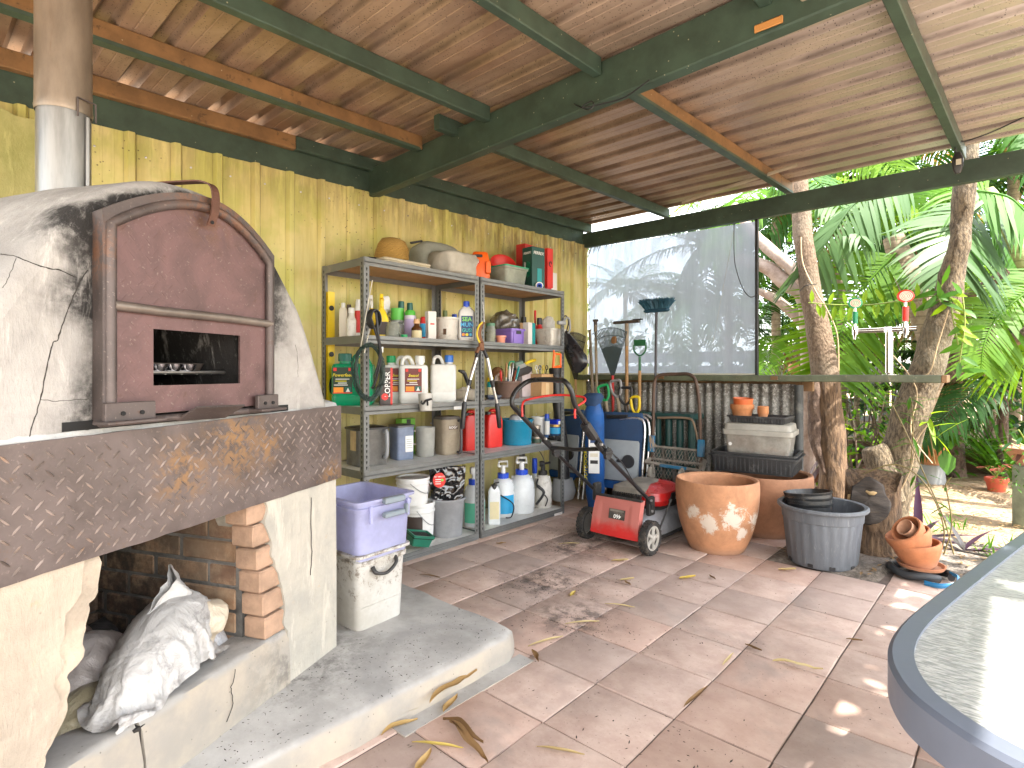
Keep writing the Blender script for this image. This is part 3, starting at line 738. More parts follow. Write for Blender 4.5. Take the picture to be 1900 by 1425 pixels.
for x, y in ((-.2, -.12), (.2, -.12), (-.2, .13), (.2, .13)): m.tube([(x, y, 0), (x, y, -.10)], .004, 6)
m.build('rack', mat('grey_wire_steel', (.32, .3, .28), .4, .8), rk, 60)
m = MB(); m.rloft([(.13, .08, .006), (.14, .09, .03)], .03, 4, None, True, False); m.build('tray', mat('burnt_tray', (.28, .23, .2), .4, .8, dirt=(.2, .1, .04), da=.6), rk, 40)
for q in range(4):
 m = MB(); m.lathe([(.001, 0), (.018, 0), (.024, .02), (.022, .02), (.017, .003)], 14); m.build('tin_cup', mat('bright_tin', (.75, .75, .8), .2, 1.0, bump=0), rk, 60, (-.03 + q * .045, .125, .006))
bd = thing('cement_board', 'mottled yellow green cement board on the wall left of the flue', 'board', (.045, 0, 0))
m = MB(); poly = ragged([(-.6, 1.2), (.44, 1.2), (.446, 1.7), (.45, 2.0), (.452, 2.20), (.42, 2.225), (.36, 2.225), (.30, 2.245), (.1, 2.27), (-.6, 2.27)], .004, 4, 3)
m.loft([[(.0, y, z) for y, z in poly], [(.016, y, z) for y, z in poly]], True, True)
m.build('panel', render_mat('mossy_render', (.30, .30, .10), (.46, .42, .18), (.42, .27, .08), .3), bd, 30)
# ---- sacks in the wood bay
def sack(name, label, path, rad, mt, seed, crump=.03, cat='sack', squash=1.0, group=None, knot=True):
 P = catmull(path, 16); n = len(P); m = MB(); rings = []; NN = 64
 up = Vector((0, 0, 1)); Rr = catmull([(r, 0, 0) for r in rad], 16); c0 = sum(P, Vector()) / n
 for i, p in enumerate(P):
  t = (P[min(i + 1, n - 1)] - P[max(0, i - 1)]).normalized(); s1 = t.cross(up).normalized(); s2 = s1.cross(t); ring = []
  for j in range(NN):
   a = 2 * pi * j / NN; r = max(.004, Rr[i].x)
   q = p + s1 * cos(a) * r + s2 * sin(a) * r * squash
   wq = q + Vector((nz(q, 6, seed), nz(q, 6, seed + 1), nz(q, 6, seed + 2))) * .03
   f1 = mnoise.voronoi(Vector((wq.x * 8 + seed, wq.y * 8, wq.z * 12)))[0]; f2 = mnoise.voronoi(wq * 22 + Vector((seed, 0, 0)))[0]
   d = crump * (2.6 * (f1[0] - .45) + 1.0 * (f2[0] - .45) + nz(q, 3.2, seed) * 1.3)
   q = q + (s1 * cos(a) + s2 * sin(a)) * d * min(1, r / .04)
   ring.append(tuple(OVM @ q - OVM @ c0))
  rings.append(ring)
 m.loft(rings, True, True); th = m.build(name, mt, None, 80, tuple(OVM @ c0))
 tag(th, label, cat, group); return th, m
def m_sack(name, c, dirt, da, rough=.55, spec=.5, trans=0):
 t = NT(name); w = t.node('ShaderNodeTexWave'); w.inputs['Scale'].default_value = 110; t.link(t.co, w.inputs[0])
 n = t.noise(12, 8, .75, None, .6); n2 = t.noise(4, 6, .7)
 cc = t.mix(t.ramp(n2, .3, .7), tuple(x * .85 for x in c), c)
 cc = t.mix(t.ramp(n, .62 - da * .15, .74, 0, .75), cc, dirt); t.color(cc); t.rough(rough)
 t.b.inputs['Specular IOR Level'].default_value = spec; t.bump(w.outputs['Fac'], .06, .002)
 v = t.voro(9, 'DISTANCE_TO_EDGE', t.mapv((1, 1, 1.0))); t.bump(v, .5, .02); t.bump(t.noise(9, 6, .65, None, 1.6), .5, .03); return t.m
M_WSACK = m_sack('white_woven_plastic', (.52, .505, .485), (.13, .12, .12), .75)
def drape(name, label, mt, origin, su, sv, tilt, lump, frames=24, shrink=-.10, n=(52, 40), seed=3, lift=.0):
 """let a sheet of woven plastic fall over the heap in the bay (real cloth settling), keep the settled shape"""
 m = MB(); rr2 = random.Random(seed)
 def fn(a, b):
  q = Vector(((a - .5) * su, (b - .5) * sv, 0)); q.z = .030 * nz((q.x, q.y, seed), 6) + .010 * nz((q.x, q.y, seed), 15); q = tilt @ q; return tuple(OVM @ (Vector(origin) + q))
 m.grid(fn, *n); me = m.mesh('cloth', 180); o = put('cloth_tmp', me)
 tmp = []
 def col_(mb):
  c = put('collider_tmp', mb.mesh('collider', 0)); c.modifiers.new('c', 'COLLISION'); c.collision.thickness_outer = .006; c.collision.cloth_friction = 30; c.collision.damping = .6; tmp.append(c)
 for path, rad in lump:
  P = [OVM @ p for p in catmull(path, 5)]; L = MB(); L.tube(P, [q.x for q in catmull([(r, 0, 0) for r in rad], 5)], 14); col_(L)
 k_ = MB(); k_.box(.85, -.085, .185, 1.3, .17, .178, OVM); col_(k_)
 k_ = MB(); k_.box(.75, -.45, .10, 1.2, .7, .10, OVM); col_(k_)
 k_ = MB(); k_.box(.24, -.4, .45, .19, .8, .8, OVM); col_(k_)
 cl = o.modifiers.new('cloth', 'CLOTH'); S = cl.settings; S.quality = 5; S.mass = .12; S.air_damping = 3; S.tension_stiffness = 14; S.compression_stiffness = 14; S.shear_stiffness = 8; S.bending_stiffness = .5; S.shrink_min = shrink; S.shrink_max = shrink
 cl.collision_settings.use_collision = True; cl.collision_settings.distance_min = .004; cl.collision_settings.use_self_collision = True; cl.collision_settings.self_distance_min = .004; cl.collision_settings.collision_quality = 2
 cl.point_cache.frame_start = 1; cl.point_cache.frame_end = frames
 for f in range(1, frames + 1): scene.frame_set(f)
 ev = o.evaluated_get(bpy.context.evaluated_depsgraph_get()); res = bpy.data.meshes.new_from_object(ev)
 for c in tmp + [o]: bpy.data.objects.remove(c)
 scene.frame_set(1)
 c0 = sum((v.co for v in res.vertices), Vector()) / len(res.vertices); res.transform(Matrix.Translation(-c0)); res.materials.clear(); res.materials.append(mt); res.shade_smooth(); res.name = name
 return tag(put(name, res, None, tuple(c0)), label, 'sack')
LUMP = [([(.80, -.085, .28), (.69, -.12, .325), (.57, -.17, .365), (.47, -.20, .39)], [.025, .075, .095, .07])]
drape('sack', 'crumpled white woven sack draped over the wood bay kerb', M_WSACK, (.615, -.14, .52), .50, .36, (RY(22) @ RX(6)).to_3x3(), LUMP)
m = MB()
def fc_(a, b):
 x, z = (a - .5) * .17, b * .15; return (x + .02 * b, -.10 * abs(a - .42) - .02 * b + .016 * nz((x, z, 0), 16) + .006 * nz((x, z, 3), 45), z * (1 - .25 * a) + .012 * nz((a * 3, b, 1), 2))
m.grid(fc_, 22, 18); m.grid(lambda a, b: tuple(Vector(fc_(1 - a, b)) + Vector((0, -.03 * (1 - abs(1 - 2 * a)) - .004, 0))), 22, 18)
tag(m.build('sack', M_WSACK, None, 180, tuple(ov(.47, -.15, .40)), (radians(14), radians(18), math.atan2(-.9116, .411) + .5)), 'crumpled white sack top with folded corner against the bay brick wall', 'sack')
sack('sack', 'cream woven sack half hidden behind the white one beside the brick wall', [(.50, -.13, .40), (.46, -.15, .36), (.45, -.16, .30)], [.04, .06, .03], m_sack('cream_woven', (.60, .52, .40), (.2, .16, .12), .3), 11, .016)
M_GSACK = m_sack('grey_clear_plastic', (.42, .38, .36), (.12, .1, .1), .4, .28, .8)
gsk, gm = sack('sack', 'grey plastic sack with green printed letters behind the white sack', [(.86, -.22, .16), (.78, -.30, .22), (.66, -.36, .27), (.56, -.42, .25)], [.03, .10, .13, .06], M_GSACK, 5, .012)
sack('sack', 'brownish grey plastic sack at the back of the wood bay', [(.80, -.40, .2), (.68, -.5, .29), (.56, -.56, .26)], [.05, .12, .05], m_sack('brown_grey_plastic', (.28, .21, .19), (.1, .07, .06), .4, .3, .8), 6, .012)
sack('sack', 'olive tinted plastic sack bulging behind the kerb crack', [(.92, -.20, .15), (.84, -.2, .22), (.74, -.21, .24), (.68, -.22, .2)], [.03, .06, .07, .03], m_sack('olive_plastic', (.33, .29, .19), (.12, .1, .06), .3, .3, .8), 8, .010)
sack('sack', 'silvery plastic sack tucked by the bricks behind the kerb end', [(.42, -.20, .20), (.40, -.19, .27), (.375, -.18, .32)], [.05, .05, .01], m_sack('silver_plastic', (.52, .52, .54), (.2, .2, .2), .3, .25, .8), 12, .010)
sack('bag', 'pale green plastic bag lying behind the kerb beside the left pier', [(1.04, -.2, .15), (.97, -.2, .19), (.90, -.21, .17)], [.04, .06, .03], m_sack('mint_plastic', (.45, .50, .44), (.15, .17, .14), .4, .25, .8), 14, .010, cat='bag')
sack('bag', 'bright yellow plastic bag poking out beside the left pier', [(1.0, -.19, .22), (.965, -.185, .255), (.945, -.18, .262)], [.03, .035, .015], m_sack('yellow_plastic', (.62, .55, .02), (.3, .25, .02), .2, .3, .8), 15, .006, cat='bag')
sack('bag', 'pale mint plastic bag stuffed at the back left of the bay', [(.87, -.36, .22), (.83, -.4, .27), (.8, -.42, .25)], [.03, .05, .02], m_sack('mint2_plastic', (.42, .48, .44), (.15, .17, .14), .4, .3, .8), 19, .014, cat='bag')
ASH = MB(); ASH.grid(lambda a, b: (.36 + a * .85, -.18 - b * .6, .13 + .13 * b + .035 * nz((a * 5, b * 5, 0), 1.3) + .015 * nz((a * 20, b * 20, 0), 1)), 30, 24)
tag(ASH.build('ash_heap', mat('ash_grey', (.09, .085, .085), .95, var=.6, vs=12, bump=.6, bs=30), None, 180, tuple(OVM.translation), (0, 0, math.atan2(-.9116, .411))), None, None, None, 'stuff')
lg1 = MB(); lg1.tube([(.98, -.44, .30), (.66, -.6, .30)], .048, 9); tag(lg1.build('log', mat('charred_wood', (.05, .045, .042), .9, var=.6, bump=.5, bs=30), None, 50, tuple(OVM.translation), (0, 0, math.atan2(-.9116, .411))), 'charred grey log lying at the back of the wood bay', 'log')
bv2 = BVHTree.FromPolygons([tuple(Vector(p) + gsk.location) for p in gm.v], gm.f)
def letter_on(bv, obj, body, size, u, v, mt, roll):
 h = bv.ray_cast(CAM, ray(u, v).normalized())
 if not h[0]: return
 nrm = h[1] if h[1].dot(CAM - h[0]) > 0 else -h[1]
 q = nrm.to_track_quat('Z', 'Y').to_matrix().to_4x4()
 t = text(None, 'lettering', body, size, mt, obj, Matrix.Translation(h[0] + nrm * .006 - obj.location) @ q @ RZ(roll), .0005)
M_GRINK = mat('green_ink', (.015, .12, .05), .5, bump=0)
letter_on(bv2, gsk, 'S', .075, 216, 1262, M_GRINK, 20)
letter_on(bv2, gsk, 'Y', .075, 198, 1281, M_GRINK, 20)
# ================================================================ SHELVING AND WHAT STANDS ON IT
M_SHELF = mat('grey_shelf_steel', (.16, .165, .16), .42, .35, var=.15, dirt=(.3, .27, .22), da=.25, bump=.02)
M_MDF = mat('brown_hardboard', (.42, .24, .13), .75, var=.2, dirt=(.22, .12, .06), da=.35)
M_WBOARD = mat('dusty_white_board', (.62, .61, .58), .55, var=.12, dirt=(.35, .31, .26), da=.4)
M_SLOT = mat('slot_dark', (.02, .02, .02), .9, bump=0)
SZ = [.045, .57, .932, 1.335, 1.77]
def shelving(label, ya, yb):
 th = thing('shelving_unit', label, 'shelves', (.075, ya, 0), group='slotted steel shelving units')
 L = yb - ya; D = .45
 for ix, x in enumerate((0, D)):
  for iy, y in enumerate((0, L)):
   m = MB(); a, t = .036, .0022; sx, sy = (1 if ix == 0 else -1), (1 if iy == 0 else -1)
   Pn = [(0, 0), (a, 0), (a, t), (t, t), (t, a), (0, a)]
   P2 = [(x + sx * p, y + sy * q) for p, q in Pn]
   if sx * sy < 0: P2.reverse()
   m.prism(P2, 0, 1.775); po = m.build('post', M_SHELF, th, 0)
   s = MB()
   for k in range(56):
    z = .03 + k * .031
    for (px, py, ax) in ((x + sx * .019, y - sy * .0006, 'x'), (x - sx * .0006, y + sy * .019, 'y')):
     w, h = .0055, .014
     if ax == 'x': q = [(px - w, py, z + .008), (px - w * .4, py, z - h * .5), (px + w * .4, py, z - h * .5), (px + w, py, z + .008), (px, py, z + .013)]
     else: q = [(px, py - w, z + .008), (px, py - w * .4, z - h * .5), (px, py + w * .4, z - h * .5), (px, py + w, z + .008), (px, py, z + .013)]
     o = len(s.v); s.v += q; s.f.append(tuple(o + i for i in range(5)))
   s.build('slots', M_SLOT, po, 0, kind='stuff')
 for i, z in enumerate(SZ):
  b = MB(); b.box(D / 2, L / 2, z - .006, D - .01, L - .01, .012); b.build('shelf_board', M_MDF if i >= 3 else M_WBOARD, th, 0)
  if i < 3:
   b = MB(); b.box(D / 2, L / 2, z - .0135, D - .012, L - .012, .003); b.build('board_underside', M_MDF, th, 0)
  h = .044
  for fx in (-.0015, D + .0015):
   b = MB(); b.loft([[(fx + (.012 if fx > .2 else -.012) * 0 + q, y, zz) for q, zz in ((-.002, z - h), (.002, z - h), (.002, z - h * .62), (.006 if fx > .2 else .002, z - h * .55), (.002, z - h * .45), (.002, z + .0015), (-.002, z + .0015))] for y in (.006, L - .006)]); b.build('shelf_beam', M_SHELF, th, 15)
  for fy in (.001, L - .001):
   b = MB(); b.box(D / 2, fy, z - h / 2 + .001, D - .012, .003, h); b.build('shelf_beam', M_SHELF, th, 0)
 return th
UA = shelving('grey slotted steel shelving unit nearest the oven, with green and white jerrycans', 1.775, 2.672)
UB = shelving('grey slotted steel shelving unit nearest the blind, with purple crate and pump sprayers', 2.69, 3.628)
M_STICK = plastic('white_sticker', (.75, .74, .72)); M_INK = mat('black_ink', (.02, .02, .02), .6, bump=0)
for (u, vv, p) in ((853, 756, 2), (1036, 954, 0)):
 q = PX(u, vv, .53); m = MB(); m.box(0, 0, 0, .002, .10, .024); m.build('sticker', M_STICK, UA if u < 900 else UB, 0, tuple(q - (UA if u < 900 else UB).location))
def fit(u0, u1, vt, zs, X):
 uc = (u0 + u1) / 2; d = ray(uc, 690); t = (X - CAM.x) / d.x
 return Vector((X, t * d.y, zs)), (u1 - u0) / FPX * t, (CAM.z + (HOR - vt) / FPX * t) - zs
def arc_label(m, r, z0, z1, a0, a1, n=10, e=.0008):
 P = [(r + e) for _ in range(n + 1)]
 vs = []; fs = []
 for i in range(n + 1):
  a = radians(a0 + (a1 - a0) * i / n); vs += [((r + e) * cos(a), (r + e) * sin(a), z0), ((r + e) * cos(a), (r + e) * sin(a), z1)]
 for i in range(n): fs.append((2 * i, 2 * i + 2, 2 * i + 3, 2 * i + 1))
 return m.add(vs, fs)
def bottle(label, f, body, cap, shape='round', lab=None, sh=.72, capw=.42, caph=.10, rz=-35, cat='bottle', name='bottle', group=None, waist=0.0, lz=(.15, .62)):
 p, D, h = f; th = thing(name, label, cat, p, rz, group); r = D / 2; m = MB(); hb = h * (1 - caph)
 if shape == 'round':
  pr = [(r * .9, 0), (r, .008), (r * (1 - waist), hb * sh * .5), (r, hb * sh), (r * .93, hb * (sh + .06)), (r * .62, hb * (sh + .17)), (r * capw * .9, hb * (sh + .22)), (r * capw * .9, hb)]
  m.lathe(pr, 20, None, True, True); m.build('body', body, th, 45)
  if lab: m = MB(); arc_label(m, r * (1 - waist * .6), hb * lz[0], hb * lz[1], -65, 65); m.build('label', lab, th, 60)
 else:
  a = r * .94; b = r * .58
  m.rloft([(b * .95, a * .95, 0), (b, a, .008), (b, a, hb * sh), (b * .9, a * .9, hb * (sh + .08)), (b * .6, a * .55, hb * (sh + .17)), (r * capw * .8, r * capw * .8, hb * (sh + .21)), (r * capw * .8, r * capw * .8, hb)], r * .3, 4); m.build('body', body, th, 45)
  if lab: m = MB(); m.box(b + .0008, 0, hb * (lz[0] + lz[1]) / 2, .001, a * 1.5, hb * (lz[1] - lz[0])); m.build('label', lab, th, 0)
 m = MB(); c = r * capw; m.lathe([(c, hb - .012 * h / .2), (c * 1.02, hb), (c * .96, h - .002), (c * .8, h)], 14, None, True, True); m.build('cap', cap, th, 40)
 return th
def can(label, f, body, top, lab=None, rz=-35, cat='can', name='can', dome=True):
 p, D, h = f; th = thing(name, label, cat, p, rz); r = D / 2; m = MB(); m.lathe([(r * .97, 0), (r, .005), (r, h * .8), (r * .97, h * .82)], 20, None, True, True); m.build('body', body, th, 45)
 if lab: m = MB(); arc_label(m, r, h * .12, h * .7, -80, 80); m.build('label', lab, th, 60)
 m = MB(); pr = [(r * .9, h * .81), (r * .9, h * .93), (r * .7, h)] if dome else [(r * 1.02, h * .8), (r * 1.02, h)]
 m.lathe(pr, 18, None, True, True); m.build('cap', top, th, 40); return th
def open_tub(name, label, f, mt, cat='tub', taper=.88, rim=.006, wall_t=.004, rz=-30, square=False, ratio=1.0, depth=None, handle=False, group=None, n=28):
 p, D, h = f; th = thing(name, label, cat, p, rz, group); m = MB(); r = D / 2
 if not square:
  m.lathe([(r * taper * .97, 0), (r * taper, .006), (r * .985, h - .016), (r, h - .014), (r + rim, h - .012), (r + rim, h), (r - wall_t, h), (r * taper - wall_t, .012), (.001, .012)], n, None, True)
 else:
  a = D / (.74 + .67 * ratio) / 2; b = a * ratio
  m.rloft([(b * taper, a * taper, 0), (b * .985, a * .985, h - .016), (b + rim, a + rim, h - .014), (b + rim, a + rim, h), (b - wall_t, a - wall_t, h), (b * taper - wall_t, a * taper - wall_t, .012)], min(a, b) * .22, 4)
 m.build('body', mt, th, 45); return th
def carton(name, label, f, mt, ratio=.6, rz=0, cat='box', lab=None, group=None, tilt=0):
 p, D, h = f; a = D / (.74 + .67 * ratio); b = a * ratio
 th = thing(name, label, cat, p, rz, group); m = MB(); m.cbox(0, 0, h / 2, b, a, h, .0025); m.build('body', mt, th, 0); th['w'] = a; th['d'] = b
 if tilt: th.rotation_euler.x = radians(tilt)
 return th, a, b, h
P_WHITE = plastic('white_plastic', (.72, .72, .70)); P_DWHITE = plastic('dirty_white_plastic', (.62, .60, .55), dirt=(.22, .17, .12), da=.6, ds=14)
P_TRANS = plastic('milky_plastic', (.66, .69, .70), .32); P_YEL = plastic('yellow_plastic', (.80, .58, .02)); P_BLUE = plastic('blue_cap', (.015, .07, .55)); P_DGREEN = plastic('dark_green_cap', (.01, .12, .09))
P_LGREEN = plastic('lime_green_plastic', (.10, .48, .06)); P_BLACK = plastic('black_plastic', (.02, .02, .022), .4); P_RED = plastic('red_plastic', (.62, .025, .02)); P_GREEN = plastic('jerrycan_green', (.0, .25, .11), .3)
P_ORANGE = plastic('orange_plastic', (.85, .13, .01)); P_PURPLE = plastic('purple_plastic', (.24, .15, .52)); P_GREY = plastic('grey_plastic', (.30, .31, .32)); P_CREAM = plastic('cream_plastic', (.60, .55, .44)); P_TEAL = plastic('teal_plastic', (.0, .26, .27))
GLASS = clear('jar_glass', (.62, .66, .62), .6, .1); C_MILK = clear('cloudy_clear', (.62, .64, .66), .3); C_BLUE = clear('cloudy_blue', (.42, .50, .66), .28); C_BEIGE = clear('cloudy_beige', (.62, .54, .42), .25)
BROWNGL = mat('amber_glass', (.09, .035, .012), .12, bump=0)
CARD = mat('cardboard', (.50, .31, .15), .85, var=.12); CARDW = plastic('white_card', (.70, .67, .64), .7)
L_RED = plastic('red_label', (.55, .03, .03), .5); L_BLUE = plastic('blue_label', (.03, .35, .65), .5); L_GREEN = plastic('green_label', (.12, .5, .33), .5); L_YEL = plastic('cream_label', (.66, .58, .36), .6); L_DARK = plastic('dark_label', (.05, .035, .03), .5); L_NAVY = plastic('navy_label', (.015, .05, .16), .5); L_MAROON = plastic('maroon_label', (.15, .03, .025), .5); L_PURP = plastic('lilac_label', (.45, .38, .62), .5); L_OLIVE = plastic('dark_green_label', (.025, .05, .03), .5)
T_YEL = mat('yellow_print', (.85, .72, .03), .5, bump=0); T_WHITE = mat('white_print', (.85, .85, .82), .5, bump=0); T_GREEN = mat('lime_print', (.25, .70, .08), .5, bump=0); T_BLUE = mat('sky_print', (.08, .45, .75), .5, bump=0); T_TEAL = mat('teal_print', (.05, .55, .45), .5, bump=0); T_RED = mat('red_print', (.75, .04, .03), .5, bump=0); T_ORG = mat('orange_print', (.85, .3, .03), .5, bump=0)
# ---------- top shelf
z = SZ[4] + .001
def cloth_blob(name, label, p, size, mt, seed, cat, rz=0, fold=.02, sharp=9, n=44, flat=.5):
 m = MB(); sx, sy, sz = size
 def fn(a, b):
  th_, ph = 2 * pi * a, pi * (b - .5)
  q = Vector((cos(ph) * cos(th_), cos(ph) * sin(th_), sin(ph)))
  q = Vector([math.copysign(abs(c) ** flat, c) for c in q])
  v = Vector((q.x * sx, q.y * sy, q.z * sz))
  d = fold * ((1 - 2 * abs(nz(v, sharp, seed))) + .6 * nz(v, sharp * 2.2, seed + 2) + .8 * nz((v.x * 1.2, v.y * .25, v.z * 2.5), sharp * 1.7, seed))
  v = v + q.normalized() * d
  return (v.x, v.y, max(v.z + sz, 0.0))
 m.grid(fn, n, n // 2); o = m.build(name, mt, None, 80, tuple(p), (0, 0, radians(rz))); tag(o, label, cat); return o
straw = NT('woven_straw'); wv = straw.node('ShaderNodeTexWave', bands_direction='Z'); wv.inputs['Scale'].default_value = 42; wv.inputs['Distortion'].default_value = 5; wv.inputs['Detail'].default_value = 3; straw.link(straw.co, wv.inputs[0])
straw.color(straw.mix(wv.outputs['Fac'], (.22, .11, .02), (.58, .36, .09))); straw.rough(.7); straw.bump(wv.outputs['Fac'], .6, .006)
p, D, h = fit(693, 757, 441, z + .035, .30)
ht = thing('straw_hat', 'golden woven straw hat with dark brim edge on the top shelf', 'hat', (p.x, p.y, z + .03), 0, rot=(radians(-4), radians(6), 0))
m = MB(); m.lathe([(D * .50, .0), (D * .49, h * .35), (D * .44, h * .7), (D * .34, h * .93), (D * .18, h), (.001, h * .99)], 28); m.build('crown', straw.m, ht, 60)
m = MB(); m.lathe([(D * .49, .004), (D * .7, -.004), (D * .82, .006), (D * .82, .0), (D * .7, -.01), (D * .49, -.003)], 30); m.build('brim', straw.m, ht, 60)
m = MB(); m.lathe([(D * .81, .012), (D * .835, .01), (D * .835, -.004), (D * .81, -.006)], 30); m.build('brim_trim', mat('grey_trim', (.15, .16, .17), .8), ht, 60)
canvas = mat('grey_canvas', (.30, .31, .265), .85, var=.15, bump=.3, bs=90); canvas2 = mat('pale_canvas', (.42, .40, .345), .85, var=.18, bump=.3, bs=90)
p, D, h = fit(752, 862, 450, z, .17); cloth_blob('folded_tarp', 'folded grey green canvas tarp lying flat behind the straw hat', (p.x, p.y, z + .001), (.11, D * .44, h / 2 - .01), canvas, 3, 'tarp', fold=.008, sharp=6)
p, D, h = fit(798, 874, 466, z, .36); cloth_blob('crumpled_cloth', 'crumpled pale canvas cloth spilling over the middle of the top shelf', (p.x, p.y + .01, z + .001), (.13, D * .50, h / 2 - .012), canvas2, 8, 'cloth', fold=.022, sharp=10)
p, D, h = fit(690, 806, 468, z, .44)
fm = thing('folded_mat', 'folded cream mat hanging near the front edge of the top shelf', 'mat', (.43, p.y + .0, z), 0)
for k in range(2):
 m = MB(); m.rloft([(.07, .17, .002 + k * .016), (.075, .175, .009 + k * .016), (.07, .17, .0155 + k * .016)], .02, 4); m.build('layer', mat('cream_canvas', (.62, .57, .44), .85, dirt=(.3, .25, .16), da=.3, bump=.2), fm, 60, rot=(0, 0, radians(1 - 2 * k)))
p, D, h = fit(664, 700, 467, z, .33); cloth_blob('cap', 'small black cap beside the straw hat at the shelf corner', (p.x, p.y, z + .001), (.06, D * .42, .022), mat('black_cloth', (.02, .02, .022), .8), 5, 'cap', fold=.004)
stp = MB(); q = fit(633, 680, 474, z, .2)[0]
for k in range(3): stp.tube(catmull([(.15 + .03 * k, q.y - .05, z + .008 + k * .006), (.2 + .02 * k, q.y + .03, z + .018 + .006 * k), (.3, q.y + .09, z + .008 + k * .005)], 5), .006, 6, flat=.4)
tag(stp.build('strap', mat('brown_strap', (.28, .2, .12), .8), None, 60), 'tan straps looped at the left corner of the top shelf', 'strap')
m = MB(); q = PX(775, 448, .2); m.tube([q + Vector((0, -.06, -.02)), q + Vector((0, .035, .008)), q + Vector((0, .04, -.03))], .008, 6); tag(m.build('hand_tool', P_BLACK, None, 50), 'black handled tool sticking up behind the folded tarp', 'tool')
p, D, h = fit(872, 909, 469, z + .006, .40)
oc = thing('tool_case', 'bright orange plastic tool housing with slot and knob on the top shelf', 'case', p, -38)
m = MB(); m.rloft([(.05, D * .46, 0), (.052, D * .47, h * .25), (.05, D * .46, h * .7), (.042, D * .38, h * .96), (.035, D * .33, h)], .02, 4); m.build('body', P_ORANGE, oc, 40)
m = MB(); m.rloft([(.055, D * .48, -.006), (.055, D * .48, .008)], .02, 4); m.build('base', P_BLACK, oc, 40)
m = MB(); m.cbox(.045, -.015, h * .84, .012, .055, .02, .003); m.build('slot', P_BLACK, oc, 20)
m = MB(); m.cbox(.058, D * .36, h * .42, .03, .035, h * .45, .006); m.build('side_grip', P_ORANGE, oc, 20)
m = MB(); m.cyl(.013, .048, .062, 14, RY(90) @ T(-h * .6, -.02, 0)); m.build('knob', P_RED, oc, 40)
m = MB(); m.cyl(.006, .062, .066, 10, RY(90) @ T(-h * .6, -.02, 0)); m.build('knob_cap', T_WHITE, oc, 40)
p, D, h = fit(907, 955, 463, z + .1, .25)
bw = thing('funnel', 'red plastic funnel bowl tilted toward the room on the top shelf', 'funnel', (p.x, p.y, z + .165), 0, rot=(radians(22), radians(50), 0))
m = MB(); m.lathe([(D * .1, -.05), (D * .3, -.02), (D * .47, .035), (D * .52, .04), (D * .52, .046), (D * .45, .042), (D * .28, -.01), (D * .08, -.045)], 30); m.build('bowl', P_RED, bw, 50)
b2 = thing('funnel', 'navy plastic funnel lying under the red one on the top shelf', 'funnel', (p.x + .01, p.y, z), 0)
m = MB(); m.lathe([(D * .46, 0), (D * .47, .02), (D * .36, .06), (D * .12, .085)], 26, None, True, True); m.build('bowl', plastic('navy_plastic', (.03, .035, .08)), b2, 50)
p, D, h = fit(905, 981, 499, z, .38)
tb = open_tub('storage_tub', 'cloudy plastic tub with green rim holding pale orange rope on the top shelf', (p, D, h), clear('cloudy_green', (.60, .66, .58), .4), square=True, ratio=.75, rz=0, taper=.85)
m = MB(); a = D / (.74 + .67 * .75) / 2; m.rloft([(a * .75 + .008, a + .008, h - .001), (a * .75 + .008, a + .008, h + .009), (a * .75 - .006, a - .006, h + .009), (a * .75 - .006, a - .006, h - .001)], .02, 4, None, False, False); m.build('rim', plastic('green_rim', (.03, .34, .18)), tb, 40)
rp = MB()
for k in range(26):
 a0 = R.uniform(0, 6.28); rr_ = R.uniform(.02, .045)
 rp.tube([(.03 + rr_ * .6 * cos(a0 + q * .7), rr_ * sin(a0 + q * .7), .03 + h * .35 + rr_ * .8 * sin(a0 * 1.7 + q * .5)) for q in range(8)], .004, 5)
o = rp.build('rope_coil', mat('peach_rope', (.70, .38, .22), .8), None, 60, tuple(p)); tag(o, 'pale orange rope coil bundled inside the green rimmed tub', 'rope')
p, D, h = fit(955, 1012, 458, z, .20)
bx, a, b, hh = carton('tool_box', 'red printed power tool carton at the back of the top shelf', (p, D, h), L_RED, .35, 4)
m = MB(); m.box(b / 2 + .001, -.02, hh * .8, .001, .07, .03); m.build('label', L_DARK, bx, 0); text(0, 'lettering', 'FERREX', .022, T_WHITE, bx, FRONT(b / 2 + .0022, -.02, hh * .8))
m = MB(); m.cyl(.035, 0, .012, 16, T(b / 2, -a * .28, hh * .42) @ RY(90)); m.build('printed_tool', P_BLACK, bx, 40)
p, D, h = fit(1008, 1024, 462, z + .06, .30)
bx, a, b, hh = carton('tool_box', 'small red carton with printed saw at the right end of the top shelf', (p, D * 1.3, h), plastic('red_card', (.70, .04, .03), .5), .8, 0)
m = MB(); m.tube([(b / 2 + .002, cos(q * .6) * .015, hh * .6 + sin(q * .6) * .02) for q in range(9)], .004, 5); m.build('printed_tool', P_BLACK, bx, 40)
p2, D2, h2 = fit(1006, 1022, 494, z, .30); bx, a, b, hh = carton('tool_box', 'red carton carrying the small printed saw carton on the top shelf', (p2, D2 * 1.2, .06), L_RED, .9, 0)
p, D, h = fit(969, 1011, 461, z, .37)
bx, a, b, hh = carton('tool_box', 'dark green FERREX tool carton standing upright on the top shelf', (p, D, h), plastic('carton_green', (.012, .075, .062), .45), .8, -6)
text(0, 'lettering', 'FERREX', a * .235, T_WHITE, bx, T(0, -b * 0, 0) @ FRONT(b / 2 + .001, 0, hh * .86), shear=.2)
text(0, 'lettering', 'FERREX', b * .21, T_WHITE, bx, T(0, -a / 2 - .001, hh * .86) @ Matrix(((1, 0, 0, 0), (0, 0, -1, 0), (0, 1, 0, 0), (0, 0, 0, 1))), shear=.2)
m = MB(); m.cbox(b / 2 + .001, .01, hh * .35, .002, a * .35, hh * .32, .001); m.build('printed_tool', P_TEAL, bx, 0)
